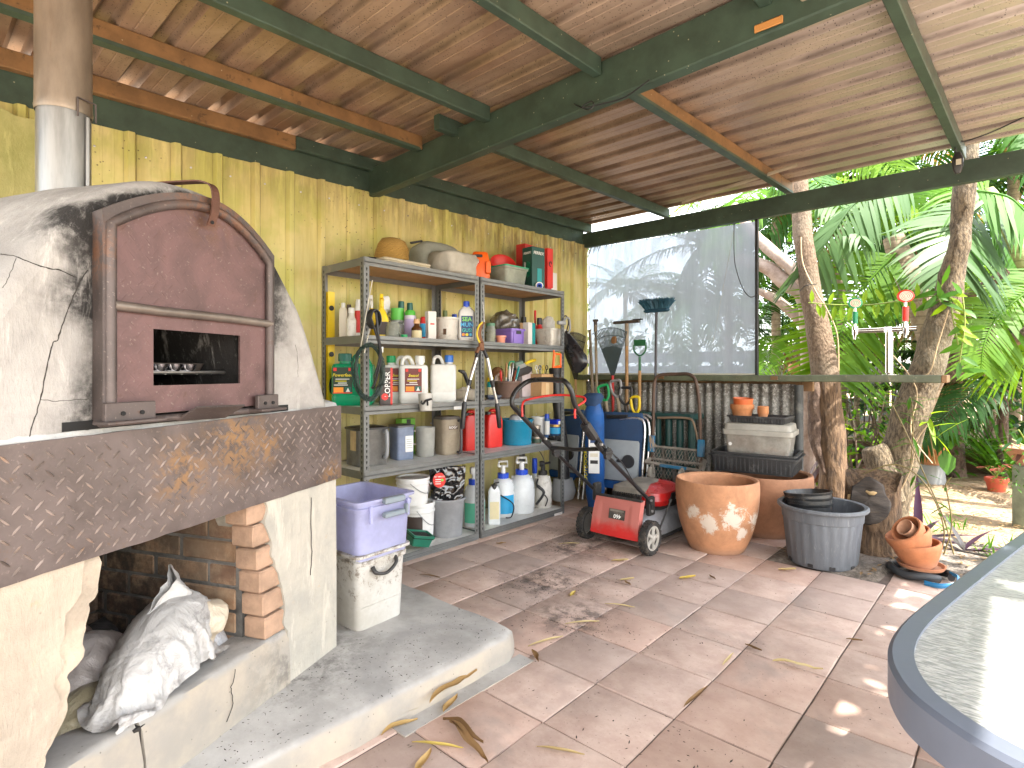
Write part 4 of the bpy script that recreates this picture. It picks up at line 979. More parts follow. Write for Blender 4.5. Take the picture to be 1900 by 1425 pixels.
for k in range(6):
 m = MB(); m.box(-b * .28 + .012 * k, -a / 2 - .001, hh * .48, .004, .001, hh * (.38 - .03 * (k % 3))); m.build('printed_line', T_WHITE if k < 2 else P_GREEN, bx, 0)
p = PX(1000, 521, .40)
rl = thing('plastic_roll', 'white cling film roll with bright blue core on the top shelf', 'roll', (p.x - .02, p.y, z + .031), 0)
Mr = RZ(-38) @ RY(90)
m = MB(); m.lathe([(.019, -.09), (.031, -.09), (.031, .09), (.019, .09)], 24, Mr); m.build('film', P_WHITE, rl, 50)
m = MB(); m.lathe([(.022, .0905), (.022, .094), (.012, .094), (.012, .02), (.001, .02)], 20, Mr); m.build('core', P_BLUE, rl, 50)
p, D, h = fit(1012, 1030, 507, z, .22); carton('tool_box', 'plain white carton at the far right end of the top shelf', (p, D * 1.4, h), P_WHITE, .9, 0)
# ---------- second shelf (z 1.335), unit A
z = SZ[3] + .001
bottle('slim grey white bottle at the left end of the second shelf', fit(629, 645, 562, z, .22), P_CREAM, P_WHITE, 'flat', None, .8, .5, .08)
bottle('dark brown capped bottle between two white bottles on the second shelf', fit(640, 655, 565, z, .14), mat('brown_bottle', (.08, .05, .03), .4), mat('brown_cap', (.07, .04, .025), .5), 'round', None, .75, .55, .1)
bottle('paint spattered white bottle with ribbed cap on the second shelf', fit(643, 661, 571, z, .36), P_DWHITE, P_WHITE, 'round', None, .62, .62, .13, waist=.06)
can('tall white and red spray can beside the slotted post', fit(659, 675, 556, z, .30), P_WHITE, P_WHITE, L_RED)
bottle('yellow squeeze bottle behind the left slotted post', fit(666, 690, 562, z, .22), P_YEL, P_YEL, 'flat', L_YEL, .66, .4, .15)
def spray_bottle(label, f, body, head, lab=None, rz=-35, arm=None):
 p, D, h = f; th = thing('spray_bottle', label, 'spray bottle', p, rz); r = D / 2; m = MB(); hb = h * .74
 m.rloft([(r * .55, r * .9, 0), (r * .58, r * .95, .01), (r * .58, r * .95, hb * .55), (r * .40, r * .6, hb * .8), (r * .28, r * .3, hb * .93), (r * .28, r * .3, hb)], r * .3, 4); m.build('body', body, th, 45)
 if lab: m = MB(); m.box(r * .585, 0, hb * .3, .001, r * 1.5, hb * .4); m.build('label', lab, th, 0)
 m = MB(); m.cyl(r * .32, hb - .005, hb + h * .06, 12); m.rloft([(r * .3, r * .28, hb + h * .06), (r * .34, r * .3, hb + h * .12), (r * .75, r * .26, hb + h * .17, r * .35, 0), (r * .7, r * .22, h, r * .3, 0)], r * .1, 3); m.build('spray_head', head, th, 40)
 m = MB(); m.tube([(r * .8, 0, hb + h * .14), (r * .75, 0, hb + h * .05), (r * .95, 0, hb - h * .04)], r * .09, 6); m.build('trigger', arm or head, th, 40); return th
spray_bottle('yellow spray bottle with yellow trigger head on the second shelf', fit(694, 722, 547, z, .36), P_YEL, P_YEL, L_DARK)
spray_bottle('yellow spray bottle with white trigger head behind the left post', fit(678, 700, 549, z, .16), P_YEL, P_WHITE)
p, D, h = fit(706, 722, 549, z, .16); cloth_blob('glove', 'white rubber glove draped over the yellow bottles', (p.x, p.y, z + h * .55), (.02, .03, h * .2), P_WHITE, 4, 'glove', fold=.01, sharp=20, n=24)
def jar(label, f, lid=None, content=None):
 p, D, h = f; th = thing('jar', label, 'jar', p, 0); r = D / 2; m = MB(); m.lathe([(r * .95, 0), (r, .006), (r, h * .7), (r * .8, h * .84), (r * .8, h * .94), (r * .78, h * .94), (r * .76, h * .84), (r * .95, h * .69), (r * .95, .01), (.001, .01)], 22, None, True); m.build('glass', GLASS, th, 45)
 if lid: m = MB(); m.lathe([(r * .86, h * .86), (r * .86, h)], 20, None, True, True); m.build('lid', lid, th, 30)
 if content: m = MB(); m.lathe([(r * .9, .012), (r * .9, h * .6)], 16, None, True, True); m.build('contents', content, th, 30)
 return th
p, D, h = fit(700, 724, 586, z, .33)
wb = thing('wire_basket', 'black wire basket of small dark jars on the second shelf', 'basket', p, -20); m = MB()
for k in range(8): m.tube([(D * .45 * cos(k * pi / 4), D * .45 * sin(k * pi / 4), .002), (D * .5 * cos(k * pi / 4), D * .5 * sin(k * pi / 4), h * .75)], .0016, 5)
for zz in (.002, h * .38, h * .75): m.tube([(D * .48 * cos(q * pi / 10), D * .48 * sin(q * pi / 10), zz) for q in range(21)], .002, 5)
for k in range(5): m.tube([(D * .4 * cos(.3 + q * .35) * .3, D * (.18 * k - .36) + .015 * cos(q * .52), h * .75 + .03 * sin(q * .52)) for q in range(7)], .0016, 5)
m.build('wire', P_BLACK, wb, 60)
m = MB(); m.lathe([(D * .4, .004), (D * .42, h * .5), (D * .3, h * .6)], 16, None, True, True); m.build('contents', mat('dark_jars', (.06, .06, .05), .3), wb, 40)
jar('clear glass jar with shoulders on the second shelf', fit(715, 743, 596, z, .42))
bottle('milky bottle with dark green cap, left of two at the back', fit(737, 752, 559, z, .14), P_TRANS, P_DGREEN, 'round', None, .74, .75, .13)
bottle('milky bottle with dark green cap, right of two at the back', fit(753, 768, 562, z, .14), P_TRANS, P_DGREEN, 'round', None, .74, .75, .13)
bottle('lime green topped clear bottle on the second shelf', fit(724, 751, 572, z, .25), C_MILK, P_LGREEN, 'round', None, .6, .95, .32)
can('lilac patterned insect can with lime green top on the second shelf', fit(750, 772, 576, z, .33), plastic('lilac_can', (.62, .58, .70)), P_LGREEN, L_PURP)
m_ = MB(); m_.lathe([(.02, 0), (.021, .018), (.001, .019)], 16, None, True); q = PX(750, 622, .49); tag(m_.build('screw_lid', plastic('mid_green', (.0, .30, .09)), None, 40, (q.x, q.y, z)), 'loose green bottle lid near the front of the second shelf', 'lid')
bottle('amber glass bottle with white label and cork coloured cap', fit(763, 783, 592, z, .43), BROWNGL, plastic('peach_cap', (.62, .36, .18)), 'round', L_YEL, .6, .55, .17, lz=(.05, .5))
can('small red can with blue label next to the amber bottle', fit(779, 797, 588, z, .38), P_RED, P_RED, L_BLUE)
bx, a, b, hh = carton('carton', 'narrow tall white carton with red print on the second shelf', fit(788, 810, 578, z, .43), CARDW, .9, -14)
m = MB(); m.box(b / 2 + .0006, .0, hh * .55, .001, a * .5, hh * .05); m.build('print', T_RED, bx, 0)
p, D, h = fit(807, 850, 590, z, .38)
tb = open_tub('tub', 'spattered white tub with a dark notch mark on the second shelf', (p, D, h), P_DWHITE, taper=.92)
m = MB(); arc_label(m, D / 2 * .955, h * .25, h * .5, -28, -12); m.build('notch', mat('brown_notch', (.09, .05, .03), .8), tb, 60)
bottle('small bottle with bright blue cap behind the spattered tub', fit(836, 850, 583, z, .14), P_TRANS, P_BLUE, 'round', None, .75, .7, .12)
bottle('green capped dark bottle behind the spattered tub', fit(799, 812, 580, z, .14), P_DGREEN, P_DGREEN, 'round', None, .75, .8, .12)
bottle('olive capped bottle behind the spattered tub', fit(820, 832, 576, z, .14), plastic('olive_plastic', (.20, .25, .08)), plastic('olive_cap', (.14, .2, .05)), 'round', None, .75, .7, .12)
th = bottle('white SEA MUNGUS bottle with blue cap and navy label', fit(849, 882, 559, z, .44), P_WHITE, P_BLUE, 'flat', None, .80, .36, .13, rz=-38)
p, D, h = fit(849, 882, 559, z, .44); b = D / 2 * .58; hb = h * .87
m = MB(); m.box(b + .0006, 0, hb * .42, .001, D * .64, hb * .60); lb = m.build('label', L_NAVY, th, 0)
for k, (tx, mt) in enumerate((('SEA', T_GREEN), ('MUN', T_BLUE), ('GUS!', T_TEAL))): text(0, 'lettering', tx, D * (.33 if k < 2 else .27), mt, lb, FRONT(b + .0014, 0, hb * (.62 - .155 * k)), .0004)
for k, mt in enumerate((T_ORG, T_YEL, T_BLUE)):
 m = MB(); m.cyl(D * .085, 0, .0008, 14, FRONT(b + .0012, D * (-.2 + .2 * k), hb * .19)); m.build('printed_dot', mt, lb, 0)
text(0, 'lettering', 'OCP', D * .1, M_INK, th, FRONT(b + .001, D * .2, hb * .06), .0004)
# ---------- second shelf, unit B
jar('amber preserving jar with green lid near the loppers', fit(900, 920, 600, z, .42), plastic('faded_green_lid', (.08, .22, .13)), mat('yellow_oil', (.45, .34, .08), .2))
film = mat('dark_clear_film', (.13, .115, .09), .18, var=.5, vs=14, spec=.9, dirt=(.35, .32, .26), ds=12, da=.4)
p, D, h = fit(912, 962, 577, z, .2); cloth_blob('plastic_bag', 'crumpled dark clear plastic bag bundle on the second shelf', (p.x, p.y, z + .05), (.09, D * .5, h * .5 - .03), film, 6, 'bag', fold=.018, sharp=14, flat=.8)
p, D, h = fit(935, 970, 598, z, .3); cloth_blob('plastic_bag', 'smoky plastic bag resting in the purple crate', (p.x, p.y, z + .07), (.05, D * .5, .03), film, 16, 'bag', fold=.012, sharp=18, flat=.8)
cu = open_tub('cup', 'small salmon pink plastic cup in front of the purple crate', fit(921, 938, 623, z, .46), plastic('salmon', (.72, .28, .19)), cat='cup')
p, D, h = fit(917, 974, 611, z, .36)
cr = open_tub('crate', 'purple plastic crate with a hand hole on the second shelf', (p, D, h), P_PURPLE, cat='crate', square=True, ratio=1.25, rz=0, taper=.95)
a = D / (.74 + .67 * 1.25) / 2; m = MB(); m.cbox(a * 1.25 + .001, 0, h * .76, .004, a * .7, h * .2, .001); m.build('hand_hole', P_BLACK, cr, 0)
for s in (-1, 1): m = MB(); m.cbox(a * 1.22 + .002, s * a * .72, h * .45, .006, .006, h * .7, .001); m.build('rib', P_PURPLE, cr, 0)
bx, a, b, hh = carton('carton', 'cardboard carton behind the purple crate', fit(945, 976, 599, z, .17), CARD, .5, 0)
bx, a, b, hh = carton('carton', 'white and teal printed carton right of the purple crate', fit(969, 994, 599, z, .36), CARDW, .55, 6); m = MB(); m.box(b / 2 + .001, a * .28, hh / 2, .002, a * .44, hh * .98); m.build('print', P_TEAL, bx, 0)
th = bottle('red glue bottle with blue collar and red nozzle', fit(986, 1000, 576, z, .25), P_RED, P_RED, 'round', None, .55, .3, .2); m = MB(); m.cyl(.014, .06, .1, 12);
bottle('red and yellow labelled glue tube leaning in the white tub', fit(994, 1008, 590, z + .02, .30), P_RED, P_BLACK, 'round', L_RED, .7, .7, .2)
bottle('black capped small bottle at the back of the second shelf', fit(966, 978, 588, z, .14), P_GREY, P_BLACK, 'round', None, .7, .8, .2)
p, D, h = fit(990, 1052, 611, z, .38)
open_tub('tub', 'scuffed white rectangular tub at the right end of the second shelf', (p, D, h), P_DWHITE, square=True, ratio=.95, rz=0, taper=.82)
p, D, h = fit(1003, 1032, 584, z + .05, .33); cloth_blob('bag', 'crumpled white paper bag in the scuffed white tub', (p.x, p.y, z + .06), (.04, D * .45, h * .42), P_DWHITE, 12, 'bag', fold=.012, sharp=18, flat=.8, n=30)
cl = thing('clamp', 'grey quick grip clamp hooked on the right end post', 'clamp', tuple(PX(1046, 592, .55)))
m = MB(); m.tube(catmull([(0, -.06, -.03), (0, -.02, -.035), (0, .01, -.01), (0, .04, .015), (0, .075, .0), (0, .082, -.07), (0, .06, -.11)], 5), .008, 8); m.cbox(0, -.03, -.032, .03, .09, .03, .005); m.build('clamp_body', P_GREY, cl, 45)
# ---------- third shelf (z .932), unit A
z = SZ[2] + .001
def label_card(th, x, y, z_, w, h, big, bigc, sub, scale=1.0, bg=None):
 m = MB(); m.box(x, y, z_, .0012, w, h); lb = m.build('label', bg, th, 0)
 text(0, 'lettering', big, w * .235 * scale, bigc, lb, FRONT(x + .001, y, z_ + h * .2), .0004, shear=.25)
 for k in range(4):
  m = MB(); m.box(x + .001, y - w * (.08 * (k % 2)), z_ + h * (.05 - .075 * k), .0008, w * (.7 - .12 * (k % 3)), h * .028); m.build('print', (T_WHITE, T_YEL, T_WHITE, T_WHITE)[k], lb, 0)
 m = MB(); m.box(x + .001, y - w * .2, z_ - h * .36, .0008, w * .5, h * .2); m.build('print', T_ORG, lb, 0)
 m = MB(); m.box(x + .001, y + w * .28, z_ - h * .36, .0008, w * .32, h * .22); m.build('print', P_DGREEN, lb, 0)
 m = MB(); m.add([(x + .0022, y + w * .17, z_ - h * .44), (x + .0022, y + w * .39, z_ - h * .44), (x + .0022, y + w * .28, z_ - h * .28)], [(0, 1, 2)]); m.build('print', T_WHITE, lb, 0)
 for s in (-1, 1):
  m = MB(); m.box(x + .001, y + s * w * .38, z_ + h * .42, .0008, w * .16, h * .12); m.build('print', T_RED, lb, 0)
 m = MB(); m.box(x + .001, y, z_ - h * .475, .0008, w * .98, h * .04); m.build('print', T_RED, lb, 0)
def jerrycan(label, f, body, capm, rz, ratio=.8, card=None, handle_side=1, group=None, foot=True):
 p, D, h = f; ang = abs(rz); a = D / 2 * .80; b = a * ratio; th = thing('jerrycan', label, 'jerrycan', p, rz, group); hb = h * .80; m = MB()
 m.rloft([(b * .93, a * .93, 0), (b, a, .015), (b, a, hb * .22), (b * .985, a * .985, hb * .235), (b * .985, a * .985, hb * .25), (b, a, hb * .265), (b, a, hb * .93), (b * .94, a * .94, hb * .985), (b * .85, a * .85, hb)], a * .28, 6); m.build('body', body, th, 40)
 m = MB(); yy = -a * .45 * handle_side; m.lathe([(a * .30, hb - .01), (a * .27, hb + .02)], 18, T(0, yy, 0), True, True); m.build('neck', body, th, 40)
 m = MB();
 rr_ = []
 for zz, s in ((hb + .015, 1.0), (h - .004, 1.0), (h, .9)): rr_.append([(a * .33 * s * (1 + .04 * (j % 2)) * cos(2 * pi * j / 28), yy + a * .33 * s * (1 + .04 * (j % 2)) * sin(2 * pi * j / 28), zz) for j in range(28)])
 m.loft(rr_, True, True); m.build('cap', capm, th, 25)
 m = MB(); y2 = a * .38 * handle_side; m.tube(catmull([(0, y2 - a * .42, hb - .01), (0, y2 - a * .3, h * .94), (0, y2 + a * .12, h * .955), (0, y2 + a * .42, hb - .01)], 4), a * .10, 8, flat=1.3); m.build('handle', body, th, 50)
 if card: label_card(th, b + .001, card[4] if len(card) > 4 else 0, hb * .60, a * card[3], hb * .62, card[0], card[1], None, 1.0, card[2])
 return th
J_W = plastic('white_hdpe', (.72, .72, .69), .35, dirt=(.35, .31, .26), da=.3)
jc = jerrycan('green Powerfeed fertiliser jerrycan behind the hanging wire coil', fit(612, 702, 656, z, .27), P_GREEN, P_DGREEN, -40, .95, ('Powerfeed', T_YEL, L_OLIVE, .95, -.05))
jerrycan('white Seasol jerrycan with green cap, half hidden on the left', fit(706, 768, 660, z, .24), J_W, plastic('bright_green_cap', (.0, .32, .1)), -38, .8, ('Seasol', T_YEL, L_MAROON, 1.1, .0))
jerrycan('white Seasol jerrycan with full label in front', fit(734, 800, 660, z, .36), J_W, J_W, -38, .8, ('Seasol', T_YEL, L_MAROON, 1.15), -1)
jerrycan('plain white jerrycan with bright blue cap', fit(793, 852, 659, z, .34), J_W, plastic('sky_blue_cap', (.02, .16, .62)), -42, .8, None, -1)
bx, a, b, hh = carton('carton', 'black and red LOPPER carton beside the hanging coil', fit(702, 730, 682, z, .42), L_DARK, .75, -30)
text(0, 'lettering', 'LOPPER', hh * .2, T_WHITE, bx, FRONT(b / 2 + .001, .008, hh * .55, 90), .0004)
m = MB(); m.cyl(a * .28, 0, .0008, 16, FRONT(b / 2 + .0006, -.008, hh * .22)); m.build('print', T_RED, bx, 0)
m = MB(); m.box(b / 2 + .0006, a * .42, hh * .5, .001, a * .16, hh * .98); m.build('print', T_RED, bx, 0)
p = PX(790, 746, .56); mg = thing('plastic_cup', 'grey plastic cup with black trunk shaped mark hung on the shelf front', 'cup', (p.x, p.y, p.z - .055), -30, rot=(0, radians(-8), radians(-30)))
m = MB(); m.lathe([(.036, 0), (.045, .105), (.042, .105), (.034, .004)], 22, None, True); m.build('body', plastic('stone_grey', (.50, .48, .44)), mg, 50)
m = MB(); m.tube(catmull([(.046, -.030, .06), (.046, -.034, .046), (.047, -.02, .042), (.047, -.006, .06), (.047, .012, .064), (.046, .03, .07)], 5), [.004] * 8 + [.007] * 18, 6); m.tube([(.045, .004, .058), (.043, .006, .030)], .006, 6); m.build('mark', P_BLACK, mg, 60)
p, D, h = fit(846, 882, 722, z, .33); cloth_blob('rag', 'cream cloth rag beside the plain white jerrycan', (p.x, p.y, z), (.06, D * .45, h / 2), mat('cream_rag', (.55, .48, .38), .9, bump=.2), 21, 'rag', fold=.014, sharp=14, n=30)
m = MB(); q = PX(865, 705, .3); m.tube([q + Vector((0, -.05, .06)), q + Vector((0, -.02, .05)), q + Vector((0, .05, -.09))], [.012, .016, .012], 6); m.tube([q + Vector((0, -.07, .065)), q + Vector((0, -.02, .06))], .01, 6); tag(m.build('hand_tool', P_BLACK, None, 50), 'black hand tool leaning beside the plain white jerrycan', 'tool')
wc = thing('wire_coil', 'large coil of dark green garden wire hanging on the left post', 'coil', tuple(PX(684, 690, .57))); m = MB()
for k in range(17):
 ry, rz_ = .088 + R.uniform(-.01, .012), .150 + R.uniform(-.014, .014); oy = R.uniform(-.006, .006)
 m.tube([(R.uniform(-.012, .03) * .6 + .012 * sin(q * .5 + k), oy + ry * sin(q * 2 * pi / 24), rz_ * cos(q * 2 * pi / 24) - .0) for q in range(25)], .0024, 5)
m.build('wire', mat('green_black_wire', (.02, .045, .035), .4), wc, 60)
m = MB(); m.tube(catmull([(.02, .035, .33), (.035, .04, .2), (.03, .06, .08), (.03, .02, -.06), (.03, .0, -.09)], 4), .007, 6); m.tube(catmull([(.02, .0, .3), (.035, .05, .12), (.03, .02, -.02)], 4), .006, 6); m.tube([(.03, .02, -.09), (.03, .11, -.06)], .003, 5); m.build('tie', P_BLACK, wc, 60)
wc2 = thing('wire_coil', 'small black cable coil hanging above the green wire coil', 'coil', tuple(PX(692, 592, .565))); m = MB()
for k in range(5): m.tube([(.006 * k - .01, .003 * k + .032 * sin(q * 2 * pi / 20), .052 * cos(q * 2 * pi / 20)) for q in range(21)], .005, 6)
m.build('cable', P_BLACK, wc2, 60)
m = MB(); m.box(.02, .045, -.17, .002, .018, .032); m.build('tag', P_WHITE, wc2, 0)
for k, (u0, v0, u1, v1, lb) in enumerate(((691, 520, 667, 660, 'thin pale rod hanging in front of the left shelf post'), (690, 600, 676, 655, 'shorter thin pale rod hanging beside the left shelf post'))):
 m = MB(); m.tube([PX(u0, v0, .545 + .01 * k), PX((u0 + u1) / 2 - 1, (v0 + v1) / 2, .555), PX(u1, v1, .55)], .0028, 6); tag(m.build('rod', plastic('pale_rod', (.66, .62, .52)), None, 60), lb, 'rod')
# ---------- third shelf, unit B
bottle('yellow banded black adhesive bottle near the loppers', fit(903, 917, 700, z, .3), P_TEAL, P_YEL, 'round', L_YEL, .8, .9, .14)
p, D, h = fit(900, 930, 733, z, .42); open_tub('tray', 'small navy tray beside the brown pot', (p, D, h), plastic('navy_tray', (.02, .03, .06)), square=True, ratio=.7, cat='tray')
p, D, h = fit(920, 965, 707, z, .40); bp_ = (p, D, h)
open_tub('plant_pot', 'rusty brown pot full of chisels and files', (p, D, h), mat('rusty_brown_pot', (.14, .085, .065), .7, dirt=(.25, .13, .07), da=.4), cat='pot', taper=.93)
hcol = [(P_RED, 'red'), (mat('wood_handle', (.45, .25, .10), .6), 'wooden'), (P_WHITE, 'white'), (plastic('handle_blue', (.03, .16, .4)), 'blue'), (mat('steel_blade', (.35, .34, .33), .35, .8), 'steel'), (P_TEAL, 'teal'), (mat('brick_red_handle', (.35, .08, .04), .5), 'rust red')]
names = ('red handled tool standing in the brown pot, far left', 'broad wooden handled file in the brown pot', 'white handled brush in the brown pot', 'blue handled chisel in the brown pot', 'bare steel blade standing in the brown pot', 'teal handled screwdriver in the brown pot', 'rust red scraper leaning right in the brown pot')
for k, (mt, nm) in enumerate(hcol):
 a0 = -.9 + .3 * k; base = p + Vector((.02 * (k % 3 - 1), -.04 + .013 * k, .02)); tip = base + Vector((.015 * (k % 2), -.02 + .016 * k, h + .06 + .03 * ((k * 5) % 3)))
 hh_ = thing('hand_tool', names[k], 'tool', base); m = MB(); d = tip - base; m.tube([Vector(), d * .55], .004, 6); m.build('shank', mat('tool_steel', (.4, .39, .37), .35, .8), hh_, 50)
 m = MB(); m.tube([d * .55, d * .65, d * .9, d], [.007, .010, .011, .006], 8, flat=.7); m.build('handle', mt, hh_, 50)
bx, a, b, hh = carton('carton', 'stained pale lilac carton behind the brown pot', fit(958, 988, 686, z, .28), mat('lilac_card', (.50, .43, .44), .8, dirt=(.3, .2, .2), da=.4), .5, 0)
p, D, h = fit(982, 1027, 694, z, .36)
bx, a, b, hh = carton('carton', 'brown cardboard carton with tape strip holding scissors', (p, D, h), CARD, .85, 0); m = MB(); m.box(b / 2 + .001, 0, hh * .3, .001, a * .28, hh * .6); m.build('tape', plastic('buff_tape', (.62, .46, .26)), bx, 0)
m = MB(); m.box(b * .1, 0, hh + .001, b * .75, a * .8, .003); m.build('opening', P_BLACK, bx, 0)
for k, (mt, nm) in enumerate(((P_WHITE, 'white handled scissors poking out of the cardboard carton'), (plastic('navy_tool', (.02, .05, .2)), 'navy handled pliers poking out of the cardboard carton'), (P_YEL, 'yellow handled snips poking out of the cardboard carton'), (P_BLACK, 'black hooked tool poking out of the cardboard carton'))):
 b0 = p + Vector((.0, -.05 + .032 * k, hh - .01)); m = MB(); lean = .012 * (k - 1)
 m.tube([b0, b0 + Vector((0, lean, .045))], .004, 6); m.tube([b0 + Vector((0, lean + .014 * sin(q * .6), .062 + .018 * -cos(q * .6))) for q in range(11)], .0036, 6); tag(m.build('hand_tool', mt, None, 60), nm, 'tool')
gq = PX(962, 676, .34); gg_ = thing('applicator_gun', 'grey green applicator gun with green trigger above the brown pot', 'tool', gq); m = MB(); m.cbox(0, 0, 0, .035, .09, .05, .008, RX(12)); m.build('body', plastic('sage_plastic', (.16, .24, .19)), gg_, 30)
m = MB(); m.tube(catmull([(0, -.05, .02), (0, -.1, .015), (0, -.12, -.04)], 4), .006, 6); m.build('trigger', plastic('gun_green', (.02, .35, .18)), gg_, 50)
tq = PX(982, 672, .36); tr = thing('hand_saw', 'yellow handled pruning saw lying across the tools', 'saw', tq, rot=(radians(14), 0, 0)); m = MB(); m.tube([(0, -.05, 0), (0, 0, .004), (0, .075, 0)], [.011, .013, .012], 10); m.build('handle', P_YEL, tr, 50); m = MB(); m.cbox(0, -.10, -.01, .002, .12, .03, .0005); m.build('blade', mat('tool_steel2', (.4, .39, .37), .35, .8), tr, 0)
p = PX(960, 690, .30); pw = thing('power_drill', 'black power tool lying behind the pot of chisels', 'tool', p, rot=(radians(8), 0, 0)); m = MB(); m.rloft([(.03, .035, -.07), (.035, .04, 0), (.03, .035, .11), (.02, .02, .16)], .02, 4, RX(-90)); m.build('body', plastic('charcoal', (.045, .04, .04)), pw, 45); m = MB(); m.rloft([(.018, .022, -.11), (.02, .025, 0)], .012, 4, T(0, -.03, 0)); m.build('grip', P_BLACK, pw, 45)
p, D, h = fit(908, 938, 680, z, .22); cloth_blob('packet', 'shiny brown paper packet beside the loppers', (p.x, p.y, z + .02), (.03, D * .42, h * .42), mat('brown_foil', (.22, .11, .05), .25, spec=.8), 31, 'packet', fold=.016, sharp=14, n=30, flat=.7)
p = PX(1033, 668, .56); hs = thing('hacksaw', 'orange hacksaw frame hanging on the right end post', 'saw', p); m = MB(); m.tube(catmull([(0, -.035, .075), (0, -.03, .05), (0, .05, .045)], 2), .008, 6); m.tube([(0, -.03, .05), (0, -.045, -.055), (0, .05, -.05)], .012, 6); m.tube([(0, .05, .045), (0, .05, -.05)], .008, 6); m.build('frame', P_ORANGE, hs, 45)
lp = thing('loppers', 'long handled loppers with rusty jaws hanging between the two shelving units', 'loppers', tuple(PX(893, 640, .58)))
qx = lambda u, v, X=.58: PX(u, v, X) - lp.location
m = MB(); m.tube([qx(889, 645), qx(884, 655)], .014, 8); m.cbox(*qx(893, 643), .02, .04, .06, .006); m.build('pivot', mat('rusty_jaw', (.20, .09, .045), .6, .5, dirt=(.1, .05, .03), da=.5), lp, 40)
m = MB(); m.tube(catmull([qx(896, 640), qx(890, 622), qx(893, 606), qx(899, 598)], 4), [.014, .016, .016, .016, .016, .014, .014, .012, .012, .01, .008, .006, .004], 6, flat=.35); m.build('blade', MATS['rusty_jaw'], lp, 45)
m = MB(); m.tube(catmull([qx(892, 640), qx(885, 622), qx(888, 606), qx(895, 598)], 4), .006, 6); m.build('bypass_hook', P_YEL, lp, 45)
AL = mat('brushed_aluminium', (.62, .61, .58), .3, .9, bump=0)
for pts in (((889, 648), (884, 664), (872, 705), (869, 716), (862, 745), (858, 796)), ((897, 648), (904, 664), (912, 705), (915, 718), (922, 748), (927, 794))):
 m = MB(); m.tube([qx(*pts[0]), qx(*pts[1])], .012, 8); m.build('socket', P_BLACK, lp, 50)
 m = MB(); m.tube([qx(*pts[1]), qx(*pts[2])], .0125, 10); m.tube([qx(*pts[3]), qx(*pts[4])], .0105, 10); m.build('arm', AL, lp, 60)
 m = MB(); m.tube([qx(*pts[2]), qx(*pts[3])], .0145, 10); m.build('lock_collar', P_BLACK, lp, 50)
 m = MB(); m.tube([qx(*pts[4]), qx(*pts[4]) * .9 + qx(*pts[5]) * .1, qx(*pts[5]) * .95 + qx(*pts[4]) * .05, qx(*pts[5])], [.011, .0165, .0155, .012], 10); m.build('grip', P_BLACK, lp, 50)
m = MB(); m.tube([qx(896, 560), qx(899, 598)], .0018, 5); m.build('cord', T_WHITE, lp, 50)
# ---------- fourth shelf (z .57)
z = SZ[1] + .001
p, D, h = fit(640, 722, 790, z, .30)
a = D / (.74 + .67 * .9) / 2; b = a * .9
ct = thing('pet_food_bin', 'large smoky clear food bin with dark lid and grey handle', 'bin', p, -4); m = MB(); m.rloft([(b * .96, a * .94, 0), (b, a, h * .94), (b - .004, a - .004, h * .94), (b * .96 - .004, a * .94 - .004, .006)], .02, 4); m.build('body', clear('smoky_clear', (.38, .37, .35), .45), ct, 40)
m = MB(); m.rloft([(b * .9, a * .88, .01), (b * .93, a * .91, h * .42)], .02, 4); m.build('contents', mat('bin_pellets', (.30, .285, .27), .8, var=.6, vs=110, bump=.6, bs=120), ct, 40)
m = MB(); m.rloft([(b + .006, a + .006, h * .93), (b + .006, a + .006, h * .97), (b * .8, a * .8, h)], .02, 4); m.build('lid', P_BLACK, ct, 40)
m = MB(); m.tube(catmull([(b + .004, a * .62, h * .86), (b + .035, a * .62, h * .84), (b + .035, a * .62, h * .3), (b + .004, a * .62, h * .2)], 5), .012, 8); m.build('handle', P_GREY, ct, 50)
m = MB(); m.box(b * .2, -a - .0015, h * .65, b * .75, .001, h * .5); m.build('paper_label', mat('old_paper', (.52, .38, .20), .8, var=.3, dirt=(.2, .12, .05), da=.5), ct, 0)
p, D, h = fit(720, 770, 787, z, .28); a = D / (.74 + .67 * 1) / 2; b = a
ct = thing('food_container', 'blue tinted clear container with dark lid and white label', 'container', p, -8); m = MB(); m.rloft([(b * .96, a * .94, 0), (b, a, h * .94), (b - .003, a - .003, h * .94), (b * .95, a * .93, .006)], .016, 4); m.build('body', C_BLUE, ct, 40)
m = MB(); m.rloft([(b * .9, a * .88, .008), (b * .93, a * .92, h * .7)], .016, 4); m.build('contents', mat('blue_granules', (.30, .36, .55), .8, var=.3, vs=60), ct, 40)
m = MB(); m.rloft([(b + .004, a + .004, h * .93), (b + .004, a + .004, h * .98), (b * .8, a * .8, h)], .016, 4); m.build('lid', plastic('lid_dark', (.08, .08, .09)), ct, 40)
m = MB(); m.box(b + .001, a * .35, h * .45, .001, a * .9, h * .46); lb = m.build('label', P_WHITE, ct, 0)
for k in range(5): m = MB(); m.box(b + .0018, a * .35, h * (.58 - .06 * k), .0006, a * (.7 - .1 * (k % 2)), .0018); m.build('print', M_INK, lb, 0)
p, D, h = fit(735, 770, 776, z, .14); bx, a, b, hh = carton('carton', 'bright green carton tucked behind the blue tinted container', (p, D, h), plastic('card_green', (.16, .42, .05), .6), .6, 0); m = MB(); m.box(b / 2 + .001, 0, hh * .9, .001, a * .3, hh * .16); m.build('print', P_BLACK, bx, 0)
p, D, h = fit(770, 809, 792, z, .30); pt = thing('pitcher', 'frosted plastic pitcher with side handle', 'pitcher', p, -35); r = D / 2 * .92; m = MB(); m.lathe([(r * .88, 0), (r * .9, .006), (r, h), (r - .003, h), (r * .87, .01), (.001, .01)], 24, None, True); m.build('body', clear('frosted', (.62, .62, .58), .12), pt, 50)
